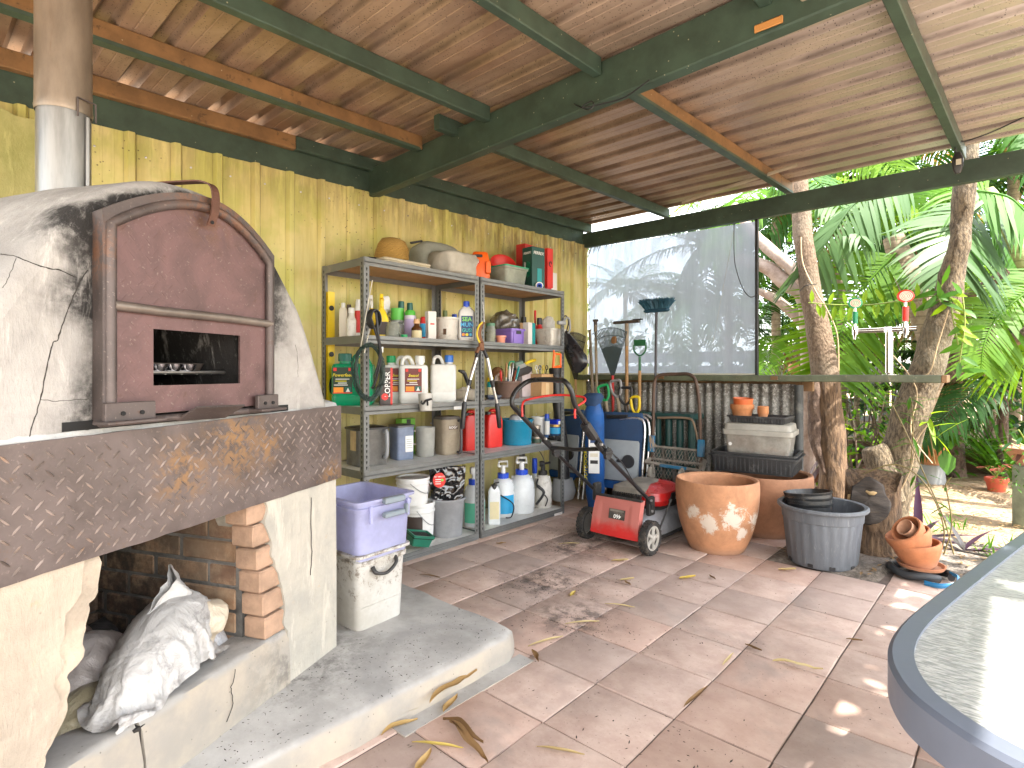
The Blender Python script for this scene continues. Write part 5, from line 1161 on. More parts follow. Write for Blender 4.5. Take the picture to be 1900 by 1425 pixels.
m = MB(); m.tube(catmull([(0, -r * .98, h * .86), (0, -r * 1.35, h * .84), (0, -r * 1.3, h * .45), (0, -r * .95, h * .42)], 4), .006, 6, flat=1.4); m.build('handle', P_CREAM, pt, 50)
p, D, h = fit(799, 860, 772, z, .33); a = D / (.74 + .67) / 2 * .95; b = a
ct = thing('pet_food_jug', 'beige clear feed jug with dark grip and brown ROGY label', 'jug', p, -8); m = MB(); m.rloft([(b * .85, a * .85, 0), (b * .95, a * .95, h * .2), (b, a, h * .94), (b - .003, a - .003, h * .94), (b * .84, a * .84, .006)], .03, 5); m.build('body', C_BEIGE, ct, 40)
m = MB(); m.rloft([(b * .8, a * .8, .008), (b * .9, a * .9, h * .2), (b * .93, a * .93, h * .42)], .03, 5); m.build('contents', mat('beige_feed', (.38, .34, .30), .85, var=.4, vs=60), ct, 40)
m = MB(); m.rloft([(b + .003, a + .003, h * .93), (b * .9, a * .9, h)], .03, 5); m.build('lid', clear('lid_smoke', (.35, .33, .32), .4), ct, 40)
m = MB(); m.tube(catmull([(b, a * .55, h * .88), (b + .03, a * .55, h * .86), (b + .032, a * .55, h * .12), (b * .9, a * .55, h * .06)], 5), .009, 8); m.build('handle', plastic('handle_dark', (.07, .07, .08)), ct, 50)
m = MB(); m.box(b + .001, 0, h * .72, .001, a * .95, h * .1); lb = m.build('label', plastic('brown_label', (.10, .05, .03)), ct, 0); text(0, 'lettering', 'ROGY', a * .33, T_WHITE, lb, FRONT(b + .002, 0, h * .72), .0004)
def fuelcan(label, f, rz):
 p, D, h = f; a = D / (.74 + .67 * .6) / 2; b = a * .6; th = thing('fuel_can', label, 'fuel can', p, rz); m = MB(); m.rloft([(b * .96, a * .96, 0), (b, a, .012), (b, a, h * .74), (b * .85, a * .75, h * .9), (b * .6, a * .5, h * .93)], b * .45, 6); m.build('body', P_RED, th, 40)
 m = MB(); m.tube(catmull([(0, -a * .4, h * .9), (0, -a * .2, h), (0, a * .5, h * .98), (0, a * .75, h * .75)], 4), .014, 8); m.build('handle', P_RED, th, 50); m = MB(); m.cyl(.024, h * .9, h * .98, 14, None, 0, -a * .55); m.build('cap', P_BLACK, th, 40); return th
fuelcan('red fuel can in the left shelving unit, behind the lopper grip', fit(853, 892, 764, z, .31), -6)
fuelcan('red fuel can in the right shelving unit beside the blue tub', fit(893, 934, 762, z, .31), -6)
p, D, h = fit(930, 989, 777, z, .34); blu = plastic('glossy_blue_tub', (.02, .22, .36), .16)
open_tub('tub', 'glossy teal blue round tub full of odds and ends', (p, D, h), blu, taper=.9)
for k, (mt, lb, dx, dy, s) in enumerate(((P_GREY, 'grey plastic lump in the teal blue tub', .0, -.03, .035), (P_WHITE, 'white carton corner sticking out of the teal blue tub', .02, .02, .03), (P_BLACK, 'black bundle in the teal blue tub', -.02, .045, .028), (P_GREEN, 'green string tangle at the rim of the teal blue tub', .03, .055, .022))):
 cloth_blob('oddment', lb, (p.x + dx, p.y + dy, z + h - .045), (s, s, s * 1.1), mt, 40 + k, 'oddment', fold=.006, sharp=20, n=20, flat=.8)
can('rusty little paint tin beside the teal blue tub', fit(987, 1004, 810, z, .42), mat('rust_tin', (.20, .12, .08), .5, .5), mat('tin_top', (.35, .32, .28), .4, .7), L_OLIVE, dome=False, cat='tin', name='paint_tin')
can('dark paint tin behind the rusty little tin', fit(986, 1003, 789, z, .32), mat('dark_tin', (.10, .085, .07), .5, .5), mat('tin_top', (.35, .32, .28), .4, .7), None, dome=False, cat='tin', name='paint_tin')
open_tub('tub', 'white paint pail behind the tins on the fourth shelf', fit(986, 1013, 773, z, .25), P_WHITE, taper=.9)
can('tall blue spray bottle beside the blue paint can', fit(1010, 1020, 768, z + .02, .34), plastic('blue_can', (.02, .10, .28)), P_BLUE, P_WHITE)
p, D, h = fit(1008, 1050, 806, z, .36); open_tub('tray', 'black foil covered tray under the blue paint can', (p, D, h), mat('black_foil', (.025, .025, .028), .2, spec=.9), square=True, ratio=.7, rz=0, cat='tray')
can('blue paint can with gold rim on the fourth shelf', fit(1017, 1043, 787, z + .035, .34), L_NAVY, mat('gold_rim', (.45, .30, .10), .35, .8), L_BLUE, dome=False, cat='tin', name='paint_tin')
p, D, h = fit(1017, 1049, 768, z + .11, .32); bx, a, b, hh = carton('carton', 'bright blue box on top of the blue paint can', (p, D, .05), plastic('royal_blue', (.01, .04, .60), .35), .8, 0); m = MB(); m.box(b / 2 + .001, -.01, .022, .001, a * .5, .03); m.build('label', T_WHITE, bx, 0)
p, D, h = fit(990, 1030, 758, z, .15); cloth_blob('plastic_bag', 'black plastic bag at the back of the fourth shelf', (p.x, p.y, z), (.06, .1, .08), mat('black_film', (.015, .015, .016), .2, spec=.9), 55, 'bag', fold=.02, sharp=12, n=30)
# ---------- bottom shelf (z .045)
z = SZ[0] + .001
def pail(label, f, lid_open=True, lab=None, group=None):
 p, D, h = f; r = D / 2; th = thing('bucket', label, 'bucket', p, -35, group); m = MB()
 m.lathe([(r * .86, 0), (r * .87, .006), (r * .95, h * .74), (r, h * .76), (r, h * .80), (r * .96, h * .81), (r * .96, h * .90), (r * 1.01, h * .91), (r * 1.01, h * .985), (r, h), (r * .9, h), (r * .88, h * .95), (.001, h * .95)], 36, None, True); m.build('body', P_WHITE, th, 35)
 m = MB(); m.tube([(r * 1.0 * cos(a), r * 1.0 * sin(a), h * .84 - h * .42 * sin(q * pi / 12)) for q in range(13) for a in [-.2 + q * 2.4 / 12 * 1.0]], .0022, 5); m.build('bail_handle', mat('bail_wire', (.35, .35, .35), .4, .8), th, 60)
 if lab: m = MB(); arc_label(m, r * .905, h * .1, h * .68, -75, 10, 12, .004); lb = m.build('label', L_DARK, th, 60);
 return th
pb = fit(748, 807, 930, z, .35); pail('lower white bucket with black label on the bottom shelf', pb, lab=True)
p2_ = fit(735, 797, 884, z + pb[2] + .001, .36); pail('upper white bucket stacked on the labelled bucket', p2_)
p, D, h = fit(799, 862, 922, z, .40); open_tub('bucket', 'cloudy clear bucket carrying the shiny black packet', (p, D, h), clear('cloudy_bucket', (.58, .59, .61), .22), cat='bucket', taper=.86)
m_ = MB(); m_.lathe([(D * .40, .012), (D * .42, h * .5)], 22, None, True, True); o_ = m_.build('bucket_contents', mat('grey_powder', (.42, .42, .44), .9), None, 40, tuple(p)); tag(o_, 'pale grey powder filling half of the cloudy clear bucket', 'powder')
q = fit(796, 864, 866, z + h, .40)
bk = thing('foil_packet', 'shiny black foil packet with red oval label in the cloudy bucket', 'packet', (q[0].x, q[0].y, z + h - .03), -38); hh = q[2] + .03; m = MB()
def pk(a, b):
 y = (a - .5) * q[1] * (.86 + .14 * b); zz = b * hh; v = (y * 6, zz * 6, 1)
 return (.028 * (1 - (2 * a - 1) ** 4) * (1 - b * .6) + .012 * (1 - 2 * abs(nz((y, zz, 0), 16, 3))) + .006 * nz((y, zz, 0), 40), y, zz)
m.grid(pk, 40, 34); m.grid(lambda a, b: tuple(Vector(pk(1 - a, b)) * 1 + Vector((-2 * max(0, pk(1 - a, b)[0]) - .006, 0, 0))), 40, 34); m.build('foil', mat('black_gloss_foil', (.008, .008, .009), .08, spec=1.0, var=.1, bump=.1, bs=14), bk, 40)
m = MB(); m.lathe([(.001, .0), (.042, 0)], 28, FRONT(.047, -.055, hh * .66), sx=1, sy=1.18); lb = m.build('label', T_RED, bk, 0)
text(0, 'lettering', 'PET MINCE', .014, T_WHITE, lb, FRONT(.048, -.055, hh * .66 + .022), .0004)
for k in range(3): m = MB(); m.box(.0478, -.063, hh * .66 + .004 - .014 * k, .0006, .036, .005); m.build('print', T_WHITE, lb, 0)
m = MB(); m.cyl(.009, 0, .0007, 12, FRONT(.0478, -.036, hh * .66)); m.build('print', T_GREEN, lb, 0)
def sprayer(label, f, body, capm, lab=None, rz=-35, head='T', lever=None, group=None):
 p, D, h = f; r = D / 2; th = thing('pump_sprayer', label, 'sprayer', p, rz, group); hb = h * .68; m = MB()
 m.lathe([(r * .9, 0), (r * .97, .008), (r * .97, .03), (r, .036), (r, hb * .6), (r * .97, hb * .62), (r * .97, hb * .72), (r * .85, hb * .86), (r * .6, hb * .96), (r * .42, hb)], 30, None, True, True); m.build('tank', body, th, 45)
 if lab: m = MB(); arc_label(m, r, hb * .1, hb * .58, -70, 60); m.build('label', lab, th, 60)
 m = MB(); rr_ = []
 for zz in (hb - .01, hb + h * .08): rr_.append([(r * .46 * (1 + .05 * (j % 2)) * cos(2 * pi * j / 32), r * .46 * (1 + .05 * (j % 2)) * sin(2 * pi * j / 32), zz) for j in range(32)])
 m.loft(rr_, True, True); m.build('collar', capm, th, 20)
 m = MB(); m.cyl(r * .2, hb + h * .08, h * .9, 12)
 if head == 'T': m.tube([(0, -r * .05, h * .9), (0, r * .85, h * .93)], r * .12, 8); m.cbox(0, -r * .1, h * .9, r * .5, r * .5, h * .12, .006)
 else: m.tube([(0, -r * .4, h * .88), (0, -r * .35, h * .97), (0, r * .35, h * .97), (0, r * .4, h * .88), (0, -r * .4, h * .88)], r * .11, 8)
 m.build('pump_handle', lever or P_WHITE, th, 45)
 for s in (-1, 1): m = MB(); m.cbox(0, s * r * .72, hb * .90, r * .3, r * .16, hb * .1, .004); m.build('strap_lug', P_WHITE, th, 30)
 return th
sprayer('pump sprayer with green label and blue collar beside the middle posts', fit(859, 900, 862, z, .36), P_TRANS, P_BLUE, L_GREEN, -30)
bottle('flat white bottle with cream label and black cap at the front', fit(905, 929, 899, z, .45), P_TRANS, P_BLACK, 'flat', L_YEL, .86, .5, .07, rz=-42)
s1 = sprayer('pump sprayer with bright blue label and blue collar', fit(912, 955, 853, z, .33), P_TRANS, P_BLUE, L_BLUE, -42, 'D')
m = MB(); pp_, D_, h_ = fit(912, 955, 853, z, .33); r = D_ / 2
m.tube(catmull([(r * .6, -r * .4, h_ * .62), (r * .9, -r * .9, h_ * .6), (r * 1.0, -r * .95, h_ * .5), (r * 1.1, -.02, h_ * .4), (r * 1.25, r * .75, h_ * .25), (r * 1.3, r * .6, h_ * .04), (r * 1.3, r * .1, h_ * .02)], 6), .005, 6); m.build('hose', P_BLACK, s1, 60)
sprayer('largest plain white pump sprayer with blue collar', fit(944, 992, 846, z, .36), P_TRANS, P_BLUE, None, -42, 'D')
bottle('blue handled trigger wand standing behind the largest sprayer', fit(984, 1000, 850, z, .18), P_TRANS, P_BLUE, 'round', None, .5, .6, .3)
s2 = sprayer('small white pressure sprayer with black top at the right end', fit(990, 1024, 852, z, .38), P_DWHITE, P_BLACK, None, -42, 'T', P_BLACK)
m = MB(); pp_, D_, h_ = fit(990, 1024, 852, z, .38); r = D_ / 2
m.tube(catmull([(r * .5, -r * .6, h_ * .6), (r * 1.1, -r * .8, h_ * .5), (r * 1.4, -r * .1, h_ * .35), (r * 1.25, -r * .9, h_ * .1)], 5), [.007] * 6 + [.012] * 5 + [.010] * 5, 8); m.tube(catmull([(r * 1.3, 0, h_ * .3), (r * 1.3, r * .3, h_ * .2), (r * 1.2, r * .1, h_ * .06)], 5), .005, 6); m.build('trigger_wand', P_BLACK, s2, 50)
m = MB(); m.tube(catmull([(0, r * .2, h_ * .66), (0, r * .1, h_ * 1.0), (-.05, -r * .6, h_ * 1.22), (-.1, -r * 1.4, h_ * 1.2)], 6), .004, 6); m.build('hose', P_BLACK, s2, 60)
p, D, h = fit(742, 785, 962, z, .44); tt = open_tub('seed_tray', 'green seed tray of black soil leaning by the labelled bucket', (Vector((.50, p.y + .0, z)), D * 1.2, .07), plastic('seed_green', (.02, .16, .10)), square=True, ratio=.7, cat='tray', rz=-10)
tt.rotation_euler = (radians(-14), radians(10), radians(-10)); tt.location.z += .03
m = MB(); m.box(0, 0, .055, .10, .14, .012); o_ = m.build('soil', mat('black_soil', (.02, .018, .016), .95, bump=.8, bs=90), tt, 0)
lv = thing('spirit_level', 'yellow aluminium spirit level standing against the wall left of the shelves', 'level', tuple(PX(611, 752, .10)))
hL = 1.13 + (690 - 542) / FPX * (lambda t: t)((.10 - CAM.x) / ray(611, 690).x) - lv.location.z
m = MB(); Q = [(0, 0), (.045, 0), (.045, .004), (.026, .005), (.026, .018), (.045, .019), (.045, .024), (0, .024), (0, .019), (.019, .018), (.019, .005), (0, .004)]
m.prism([(b_, a_ - .022) for a_, b_ in Q][::-1], -.35, hL); m.build('beam', P_YEL, lv, 0)
for zz in (hL - .1, hL * .45): m = MB(); m.cyl(.016, -.003, .016, 14, T(.012, .0, zz) @ RY(90)); m.build('vial_hole', P_BLACK, lv, 30)
m = MB(); m.cyl(.03, -.002, .014, 16, T(.012, 0, .12) @ RY(90) @ Matrix.Diagonal((1.7, .5, 1, 1))); m.build('hand_hole', P_BLACK, lv, 30)
# ================================================================ BACK END: iron, bench, blind, tools, mower, pots
def galv():
 t = NT('old_galvanised_iron'); geo = t.node('ShaderNodeNewGeometry').outputs['Position']
 n = t.noise(60, 6, .75, geo); n2 = t.noise(5, 6, .7, t.mapv((1, 1, .25), vec=geo), .4); z = t.sep(geo)[2]
 c = t.mix(t.ramp(n2, .32, .66), (.13, .125, .115), (.34, .33, .30)); c = t.mix(t.ramp(n, .52, .64), c, (.50, .48, .44)); c = t.mix(t.ramp(n, .46, .36, 0, .6), c, (.05, .05, .048))
 top = t.math('MULTIPLY', t.ramp(z, .86, .97), t.ramp(t.noise(22, 8, .8, geo), .42, .52)); c = t.mix(t.math('MULTIPLY', top, .85), c, (.10, .085, .07))
 pe = t.math('MULTIPLY', t.ramp(z, .84, .96), t.ramp(t.noise(30, 6, .8, t.mapv((1, 1, 1), (7, 3, 1), vec=geo)), .56, .62)); c = t.mix(pe, c, (.55, .54, .52))
 ru = t.ramp(t.noise(9, 7, .75, t.mapv((1, 1, .4), (3, 0, 0), vec=geo)), .60, .72, 0, .6); c = t.mix(ru, c, (.16, .10, .06))
 t.color(c); t.set(Metallic=.35); t.rough(.6); t.bump(n, .15, .003); return t.m
M_GALV = galv()
ci = thing('corrugated_fence', 'rusty galvanised corrugated iron screen below the bar bench', 'fence', (0, 4.66, 0))
x0 = .02
for k in range(3):
 m = MB(); w = .66; n = 70
 ring = lambda z: [(x0 + w * i / n, .010 * cos(2 * pi * (x0 + w * i / n) / .0762) + .002 * k, z + .006 * nz((x0 + i * .05, 0, k), 3)) for i in range(n + 1)]
 m.loft([ring(.0), ring(.5), ring(1.035)], False, False, closed=False); m.build('iron_sheet', M_GALV, ci, 180); x0 += w - .02
m = MB(); m.cyl(.032, 0, 1.03, 14, None, 1.985, -.02); m.build('pipe_post', mat('dark_pipe', (.075, .08, .08), .6, .3, var=.4, dirt=(.25, .25, .22), da=.5), ci, 60)
bn = thing('bar_bench', 'long weathered green timber bar bench top with a cut brown end', 'bench', (0, 0, 0))
beam('bench_top', (.02, 4.60, 1.052), (2.86, 4.60, 1.060), .20, .05, M_BENCH, parent=bn, chamf=.005)
m = MB(); m.cbox(2.876, 4.60, 1.085, .03, .198, .049, .004); m.build('cut_end', M_BROWNWOOD, bn, 0)
beam('bench_rail', (.02, 4.74, .98), (2.06, 4.74, .98), .05, .10, M_BROWNWOOD, parent=bn)
for x in (.92, 1.85):
 m = MB(); m.cbox(x, 4.497, 1.083, .05, .006, .028, .001); m.build('bare_patch', M_BROWNWOOD, bn, 0)
t = NT('milky_pvc'); geo = t.node('ShaderNodeNewGeometry').outputs['Position']
n = t.noise(3, 6, .65, t.mapv((4, 1, .5), vec=geo)); n2 = t.noise(45, 4, .7, t.mapv((3, 1, .15), vec=geo))
t.color((.36, .395, .45)); t.rough(.25); t.b.inputs['Specular IOR Level'].default_value = .6
tr = t.node('ShaderNodeBsdfTransparent'); tr.inputs[0].default_value = (.46, .53, .64, 1); tl = t.node('ShaderNodeBsdfTranslucent'); tl.inputs[0].default_value = (.36, .40, .47, 1)
m1 = t.node('ShaderNodeMixShader'); m1.inputs[0].default_value = .55; t.link(t.b.outputs[0], m1.inputs[1]); t.link(tl.outputs[0], m1.inputs[2])
m2 = t.node('ShaderNodeMixShader'); f = t.math('SUBTRACT', t.ramp(n, .3, .7, .27, .14), t.ramp(n2, .58, .7, 0, .15)); t.link(f, m2.inputs[0]); t.link(m1.outputs[0], m2.inputs[1]); t.link(tr.outputs[0], m2.inputs[2]); t.link(m2.outputs[0], t.out.inputs[0])
M_PVC = t.m
bl = thing('roll_down_blind', 'milky translucent plastic blind hanging above the corrugated iron', 'blind', (0, 4.70, 0))
m = MB(); m.grid(lambda a, b: (.035 + a * 1.62, .006 * nz((a * 3, b * 3, 0), 1.3) + .004 * nz((a * 9, b * 2, 0), 1), 1.105 + b * (1.262 - .02 * a)), 40, 30); m.build('plastic_sheet', M_PVC, bl, 180)
m = MB(); m.cbox(1.662, -.02, 1.73, .022, .03, 1.25, .003); m.build('edge_batten', P_BLACK, bl, 0)
m = MB(); m.tube([(.03 + .004 * sin(k * 1.3), 0, 1.1 + k * .05) for k in range(26)], .005, 5); m.build('edge_cord', mat('grey_cord', (.35, .35, .35), .7), bl, 60)
m = MB(); m.cbox(.87, 0, 1.108, 1.6, .016, .02, .003); m.build('bottom_bar', P_CREAM, bl, 0)
m = MB(); m.tube(catmull([PY(1362, 415, 4.64), PY(1362, 470, 4.64), PY(1366, 500, 4.64), PY(1378, 535, 4.64), PY(1392, 551, 4.64), PY(1406, 546, 4.64)], 6), .0035, 6)
tag(m.build('cord', P_BLACK, None, 60), 'loose black cord looping in front of the blind', 'cord')
for (a, b) in (((1110, 462), (1102, 612)), ((1361, 430), (1322, 640))):
 m = MB(); m.tube([PY(*a, 4.67), PY(*b, 4.67)], .0016, 5); o = m.build('draw_cord', MATS['grey_cord'], bl, 60); o.location.y -= 4.70
STEEL = mat('polished_steel', (.62, .60, .57), .14, 1.0, var=.08, bump=0)
TY = 4.58; bp0 = PY(1650, 693, TY); tp = thing('beer_tap', 'stainless T shaped double beer tap with red and green round badges', 'beer tap', (bp0.x, TY, 1.108))
zb = PY(1643, 612, TY).z - 1.108
tl_ = PY(1591, 612, TY).x - bp0.x; trr = PY(1684, 608, TY).x - bp0.x
m = MB(); m.lathe([(.046, 0), (.046, .004), (.03, .010), (.024, .014)], 28, None, True); m.build('base_flange', STEEL, tp, 40)
m = MB(); m.cyl(.023, .01, zb, 24); m.build('column', STEEL, tp, 60)
m = MB(); m.tube([(tl_, 0, zb), (trr + .05, 0, zb)], .017, 16); m.build('cross_pipe', STEEL, tp, 60)
m = MB(); m.cbox(-.005, 0, zb, .046, .042, .042, .003); m.build('joint_block', STEEL, tp, 20)
for k, (u, c, mc, hz) in enumerate(((1588, 'green', plastic('tap_green', (.0, .26, .10), .3), 0), (1681, 'red', plastic('tap_red', (.70, .03, .015), .3), .013))):
 x = PY(u, 612, TY).x - bp0.x; s = 1.0 + .12 * k
 m = MB(); m.cyl(.019, zb - .026, zb + .03, 16, None, x, -.02); m.tube([(x, -.03, zb), (x + .004, -.055, zb - .03), (x + .004, -.06, zb - .062)], [.012, .011, .008], 10); m.tube([(x, .0, zb), (x, -.02, zb)], .016, 10); m.build('faucet', STEEL, tp, 50)
 m = MB(); m.cyl(.009, zb + .03, zb + .05, 12, None, x, -.02); m.cyl(.009, zb + .13 + hz, zb + .165 + hz, 12, None, x, -.02); m.build('spindle', STEEL, tp, 50)
 m = MB(); m.cyl(.0165 * s, zb + .05, zb + .135 + hz, 18, None, x, -.02); m.build('lever_grip', mc, tp, 40)
 zc_ = zb + .195 + hz * 1.8; Q = T(x, -.022, zc_) @ RZ(28) @ RX(90)
 m = MB(); m.lathe([(.040 * s, -.006), (.046 * s, -.002), (.046 * s, .004), (.040 * s, .008)], 30, Q, True, True, 1, .82); bd_ = m.build('badge', mc, tp, 40)
 m = MB(); m.lathe([(.035 * s, .0085), (.001, .0095)], 30, Q, False, False, 1, .82); m.build('badge_face', plastic('badge_cream', (.62, .58, .46), .4), bd_, 60)
 for rr_ in (.028, .018, .009):
  m = MB(); m.tube([Q @ Vector((rr_ * s * cos(q * pi / 12), rr_ * s * sin(q * pi / 12) * .82, .0098)) for q in range(25)], .0016, 4); m.build('printed_ring', (mc if rr_ < .02 else T_RED), bd_, 60)
# ---- long handled tools leaning on the iron
WOOD = mat('oiled_ash_handle', (.40, .22, .085), .5, var=.25, stretch=(5, 5, 1), dirt=(.2, .11, .05), da=.4); WOODG = mat('grey_old_handle', (.34, .27, .19), .75, var=.25, dirt=(.18, .14, .1), da=.4); DSTEEL = mat('dark_tool_steel', (.09, .075, .065), .55, .5, var=.35, dirt=(.2, .1, .05), da=.4)
def V(u, v, Y): return PY(u, v, Y)
def pole(parent, a, b, r, mt, name='handle', n=10, base=None):
 m = MB(); base = base or Vector(); m.tube([Vector(a) - base, Vector(b) - base], r, n); return m.build(name, mt, parent, 60)
def foot(u, Y=4.28): q = PY(u, 690, Y); return Vector((q.x, Y, .02))
def ltool(name, label, u, cat=None): p = foot(u); return thing(name, label, cat or name.replace('_', ' '), p), p
def fan_rake(label, uc, vt, vneck, half, Y, mt_h, mt, up=1.0, u_base=None):
 p = foot(u_base or uc); th = thing('leaf_rake', label, 'rake', p); neck = V(uc, vneck, Y) - p; topz = V(uc, vt, Y).z - p.z; L = topz - neck.z; W_ = half
 pole(th, (0, 0, 0), neck, .012, mt_h)
 m = MB(); fr_ = .62
 m.loft([[(neck.x - .016, neck.y + s, neck.z), (neck.x + .016, neck.y + s, neck.z), (neck.x + W_ * .62, neck.y + s - .02, neck.z + L * .55), (neck.x + W_ * .3, neck.y + s - .02, neck.z + L * .60), (neck.x, neck.y + s - .02, neck.z + L * .615), (neck.x - W_ * .3, neck.y + s - .02, neck.z + L * .60), (neck.x - W_ * .62, neck.y + s - .02, neck.z + L * .55)] for s in (-.004, .004)], True, True); m.build('fan_plate', mt, th, 30)
 nT = 23
 for k in range(nT):
  a = -1 + 2 * k / (nT - 1); m = MB(); bz = neck.z + L * (.60 - .06 * abs(a)); tz = neck.z + L * (1.0 - .10 * a * a)
  m.tube([(neck.x + a * W_ * .6, neck.y - .02, bz), (neck.x + a * W_ * .86, neck.y - .03, bz + (tz - bz) * .7), (neck.x + a * W_, neck.y - .05, tz), (neck.x + a * W_ * 1.0, neck.y - .075, tz - .012)], [.0042, .004, .0038, .003], 5); m.build('tine', mt, th, 50)
 m = MB(); m.tube([(neck.x + (-1 + .1 * q) * W_ * .8, neck.y - .026, neck.z + L * (.84 - .07 * (-1 + .1 * q) ** 2)) for q in range(21)], .004, 5); m.build('brace', mt, th, 50)
 return th
PL_RAKE = plastic('slate_rake', (.05, .075, .09), .45)
fan_rake('slate plastic leaf rake with red handle in front of the blind', 1137, 608, 697, .175, 4.42, P_RED, PL_RAKE, u_base=1139)
fan_rake('black leaf rake partly hidden behind the hanging black bag', 1068, 617, 704, .15, 4.42, WOOD, P_BLACK, u_base=1072)
cloth_blob('dry_leaf', 'brown dead leaf stuck in the slate leaf rake', tuple(V(1139, 637, 4.36)), (.022, .006, .03), mat('leaf_brown', (.24, .12, .05), .7), 3, 'leaf', fold=.004, n=16)
th, p = ltool('squeegee', 'wide T headed floor squeegee with wooden handle before the blind', 1163); top = V(1163, 600, 4.45) - p; pole(th, (0, 0, 0), V(1163, 640, 4.44) - p, .015, WOOD); pole(th, V(1163, 642, 4.44) - p, top, .017, WOODG, 'socket')
m = MB(); m.cbox(top.x - .005, top.y, top.z + .012, .26, .03, .026, .003); m.build('head', DSTEEL, th, 0); m = MB(); m.cbox(top.x + .11, top.y, top.z + .028, .10, .006, .012, .001, RY(-6) if 0 else None); m.build('rubber_blade', P_BLACK, th, 0)
th, p = ltool('garden_edger', 'green framed half moon edger standing upside down with wooden handle', 1186, 'edger'); pole(th, (0, 0, 0), V(1187, 688, 4.44) - p, .014, WOOD); pole(th, V(1187, 690, 4.44) - p, V(1187, 662, 4.44) - p, .011, plastic('edger_green', (.02, .13, .05)), 'socket')
m = MB(); b0 = V(1187, 660, 4.44) - p; m.tube(catmull([V(1176, 640, 4.44) - p, V(1177, 652, 4.44) - p, b0, V(1197, 652, 4.44) - p, V(1198, 640, 4.44) - p], 5), .008, 8); m.build('yoke', MATS['edger_green'], th, 60)
q = V(1187, 636, 4.44) - p; m = MB(); m.cbox(q.x, q.y, q.z, .118, .008, .056, .003); m.build('blade', MATS['edger_green'], th, 0)
th, p = ltool('broom', 'dark blue bristled broom standing head up before the blind', 1213); hd = V(1218, 578, 4.40) - p; pole(th, (0, 0, 0), hd, .011, plastic('black_metal_handle', (.03, .025, .03), .3))
m = MB(); m.cbox(hd.x, hd.y, hd.z + .008, .225, .05, .03, .01); m.build('broom_head', plastic('broom_blue', (.015, .06, .10)), th, 30)
m = MB()
for k in range(420):
 a, b = R.uniform(-1, 1), R.uniform(-1, 1); x0, y0 = hd.x + a * .105, hd.y + b * .02; fl_ = .05 * a + R.uniform(-.015, .015)
 m.tube([(x0, y0, hd.z + .02), (x0 + fl_ * .5, y0 + b * .015 + R.uniform(-.006, .006), hd.z + .055), (x0 + fl_, y0 + b * .045, hd.z + R.uniform(.085, .115))], [.003, .0032, .002], 4, False)
m.build('bristles', plastic('bristle_blue', (.02, .085, .13), .6), th, 0, kind='stuff')
th, p = ltool('post_tamper', 'grey pole tool with short cross head near the wall corner', 1111, 'tool'); top = V(1105, 596, 4.45) - p; pole(th, (0, 0, 0), top, .012, WOODG); m = MB(); m.cbox(top.x, top.y, top.z + .006, .044, .03, .022, .003); m.build('head', DSTEEL, th, 0); pole(th, top + Vector((0, 0, -.1)), top, .017, DSTEEL, 'socket')
th, p = ltool('hoe', 'pale old wooden tool handle leaning toward the wall corner', 1112, 'hoe'); pole(th, (0, -.02, 0), V(1094, 612, 4.5) - p, .014, WOODG)
m = MB(); m.cbox(0, -.05, .03, .13, .01, .07, .002); m.build('blade', DSTEEL, th, 0)
def dhandle(name, label, u, v, v2, mtd, shaft, tilt, Y=4.2, w=.052, blade=True):
 top = V(u, v, Y); bot = V(u + tilt, v2, Y); p = Vector((bot.x + (bot.x - top.x) * .6, 4.33, .02)); th = thing(name, label, name.replace('_', ' '), p)
 a = bot - p; d = (top - bot).normalized(); s = Vector((0, 1, 0)).cross(d).normalized() * -1; L = (top - bot).length
 pole(th, (0, 0, .25), a, .015, shaft, 'shaft')
 m = MB(); pts = [a, a + d * L * .28 + s * w * .75, a + d * L * .75 + s * w, a + d * L + s * w * .8, a + d * L - s * w * .8, a + d * L * .75 - s * w, a + d * L * .28 - s * w * .75, a]; m.tube(catmull(pts, 4), .0125, 8, flat=.8); m.build('d_grip', mtd, th, 60)
 m = MB(); m.rloft([(.085, .006, 0), (.09, .008, .1), (.09, .008, .22), (.02, .012, .28)], .01, 3); m.build('blade', DSTEEL, th, 30); return th
dhandle('spade', 'spade with bright green D handle in the tool rack', 1118, 716, 744, plastic('grip_green', (.02, .40, .13)), WOODG, 6)
dhandle('spade', 'spade with worn grey D handle and bare wood shaft', 1141, 707, 738, plastic('grip_grey', (.27, .26, .26)), WOODG, 5)
dhandle('garden_fork', 'garden fork with black D handle in the tool rack', 1160, 720, 752, P_BLACK, DSTEEL, 1, w=.06)
dhandle('spade', 'spade with bright yellow D handle at the right of the rack', 1178, 737, 768, P_YEL, WOOD, 2, Y=4.2, w=.04)
rkg = plastic('rack_green', (.012, .055, .05), .5)
rk2 = thing('tool_rack', 'dark green plastic tool tower rack behind the folding chairs', 'rack', (.92, 4.40, 0))
for k, (x, w) in enumerate(((-.18, .36), (.2, .36))):
 m = MB(); m.cbox(x, 0, .765, w, .22, .05, .012); m.build('top_tray', rkg, rk2, 20)
 m = MB(); m.cbox(x, 0, .04, w, .22, .07, .012); m.build('base_tray', rkg, rk2, 20)
for x in (-.32, -.1, .04, .14, .24, .34): m = MB(); m.cyl(.03, .06, .75, 14, None, x, .06 if x < 0 else -.04); m.build('tube', rkg, rk2, 60)
for x in (-.3, -.16, -.02, .12, .26): m = MB(); m.cyl(.028, .79, .795, 14, None, x, -.05); m.build('socket_hole', P_BLACK, rk2, 40)
hk = thing('plastic_bag', 'black plastic bag hanging from a hook on the shelf post', 'bag', tuple(V(1050, 612, 3.72)))
m = MB(); b0 = Vector(hk.location)
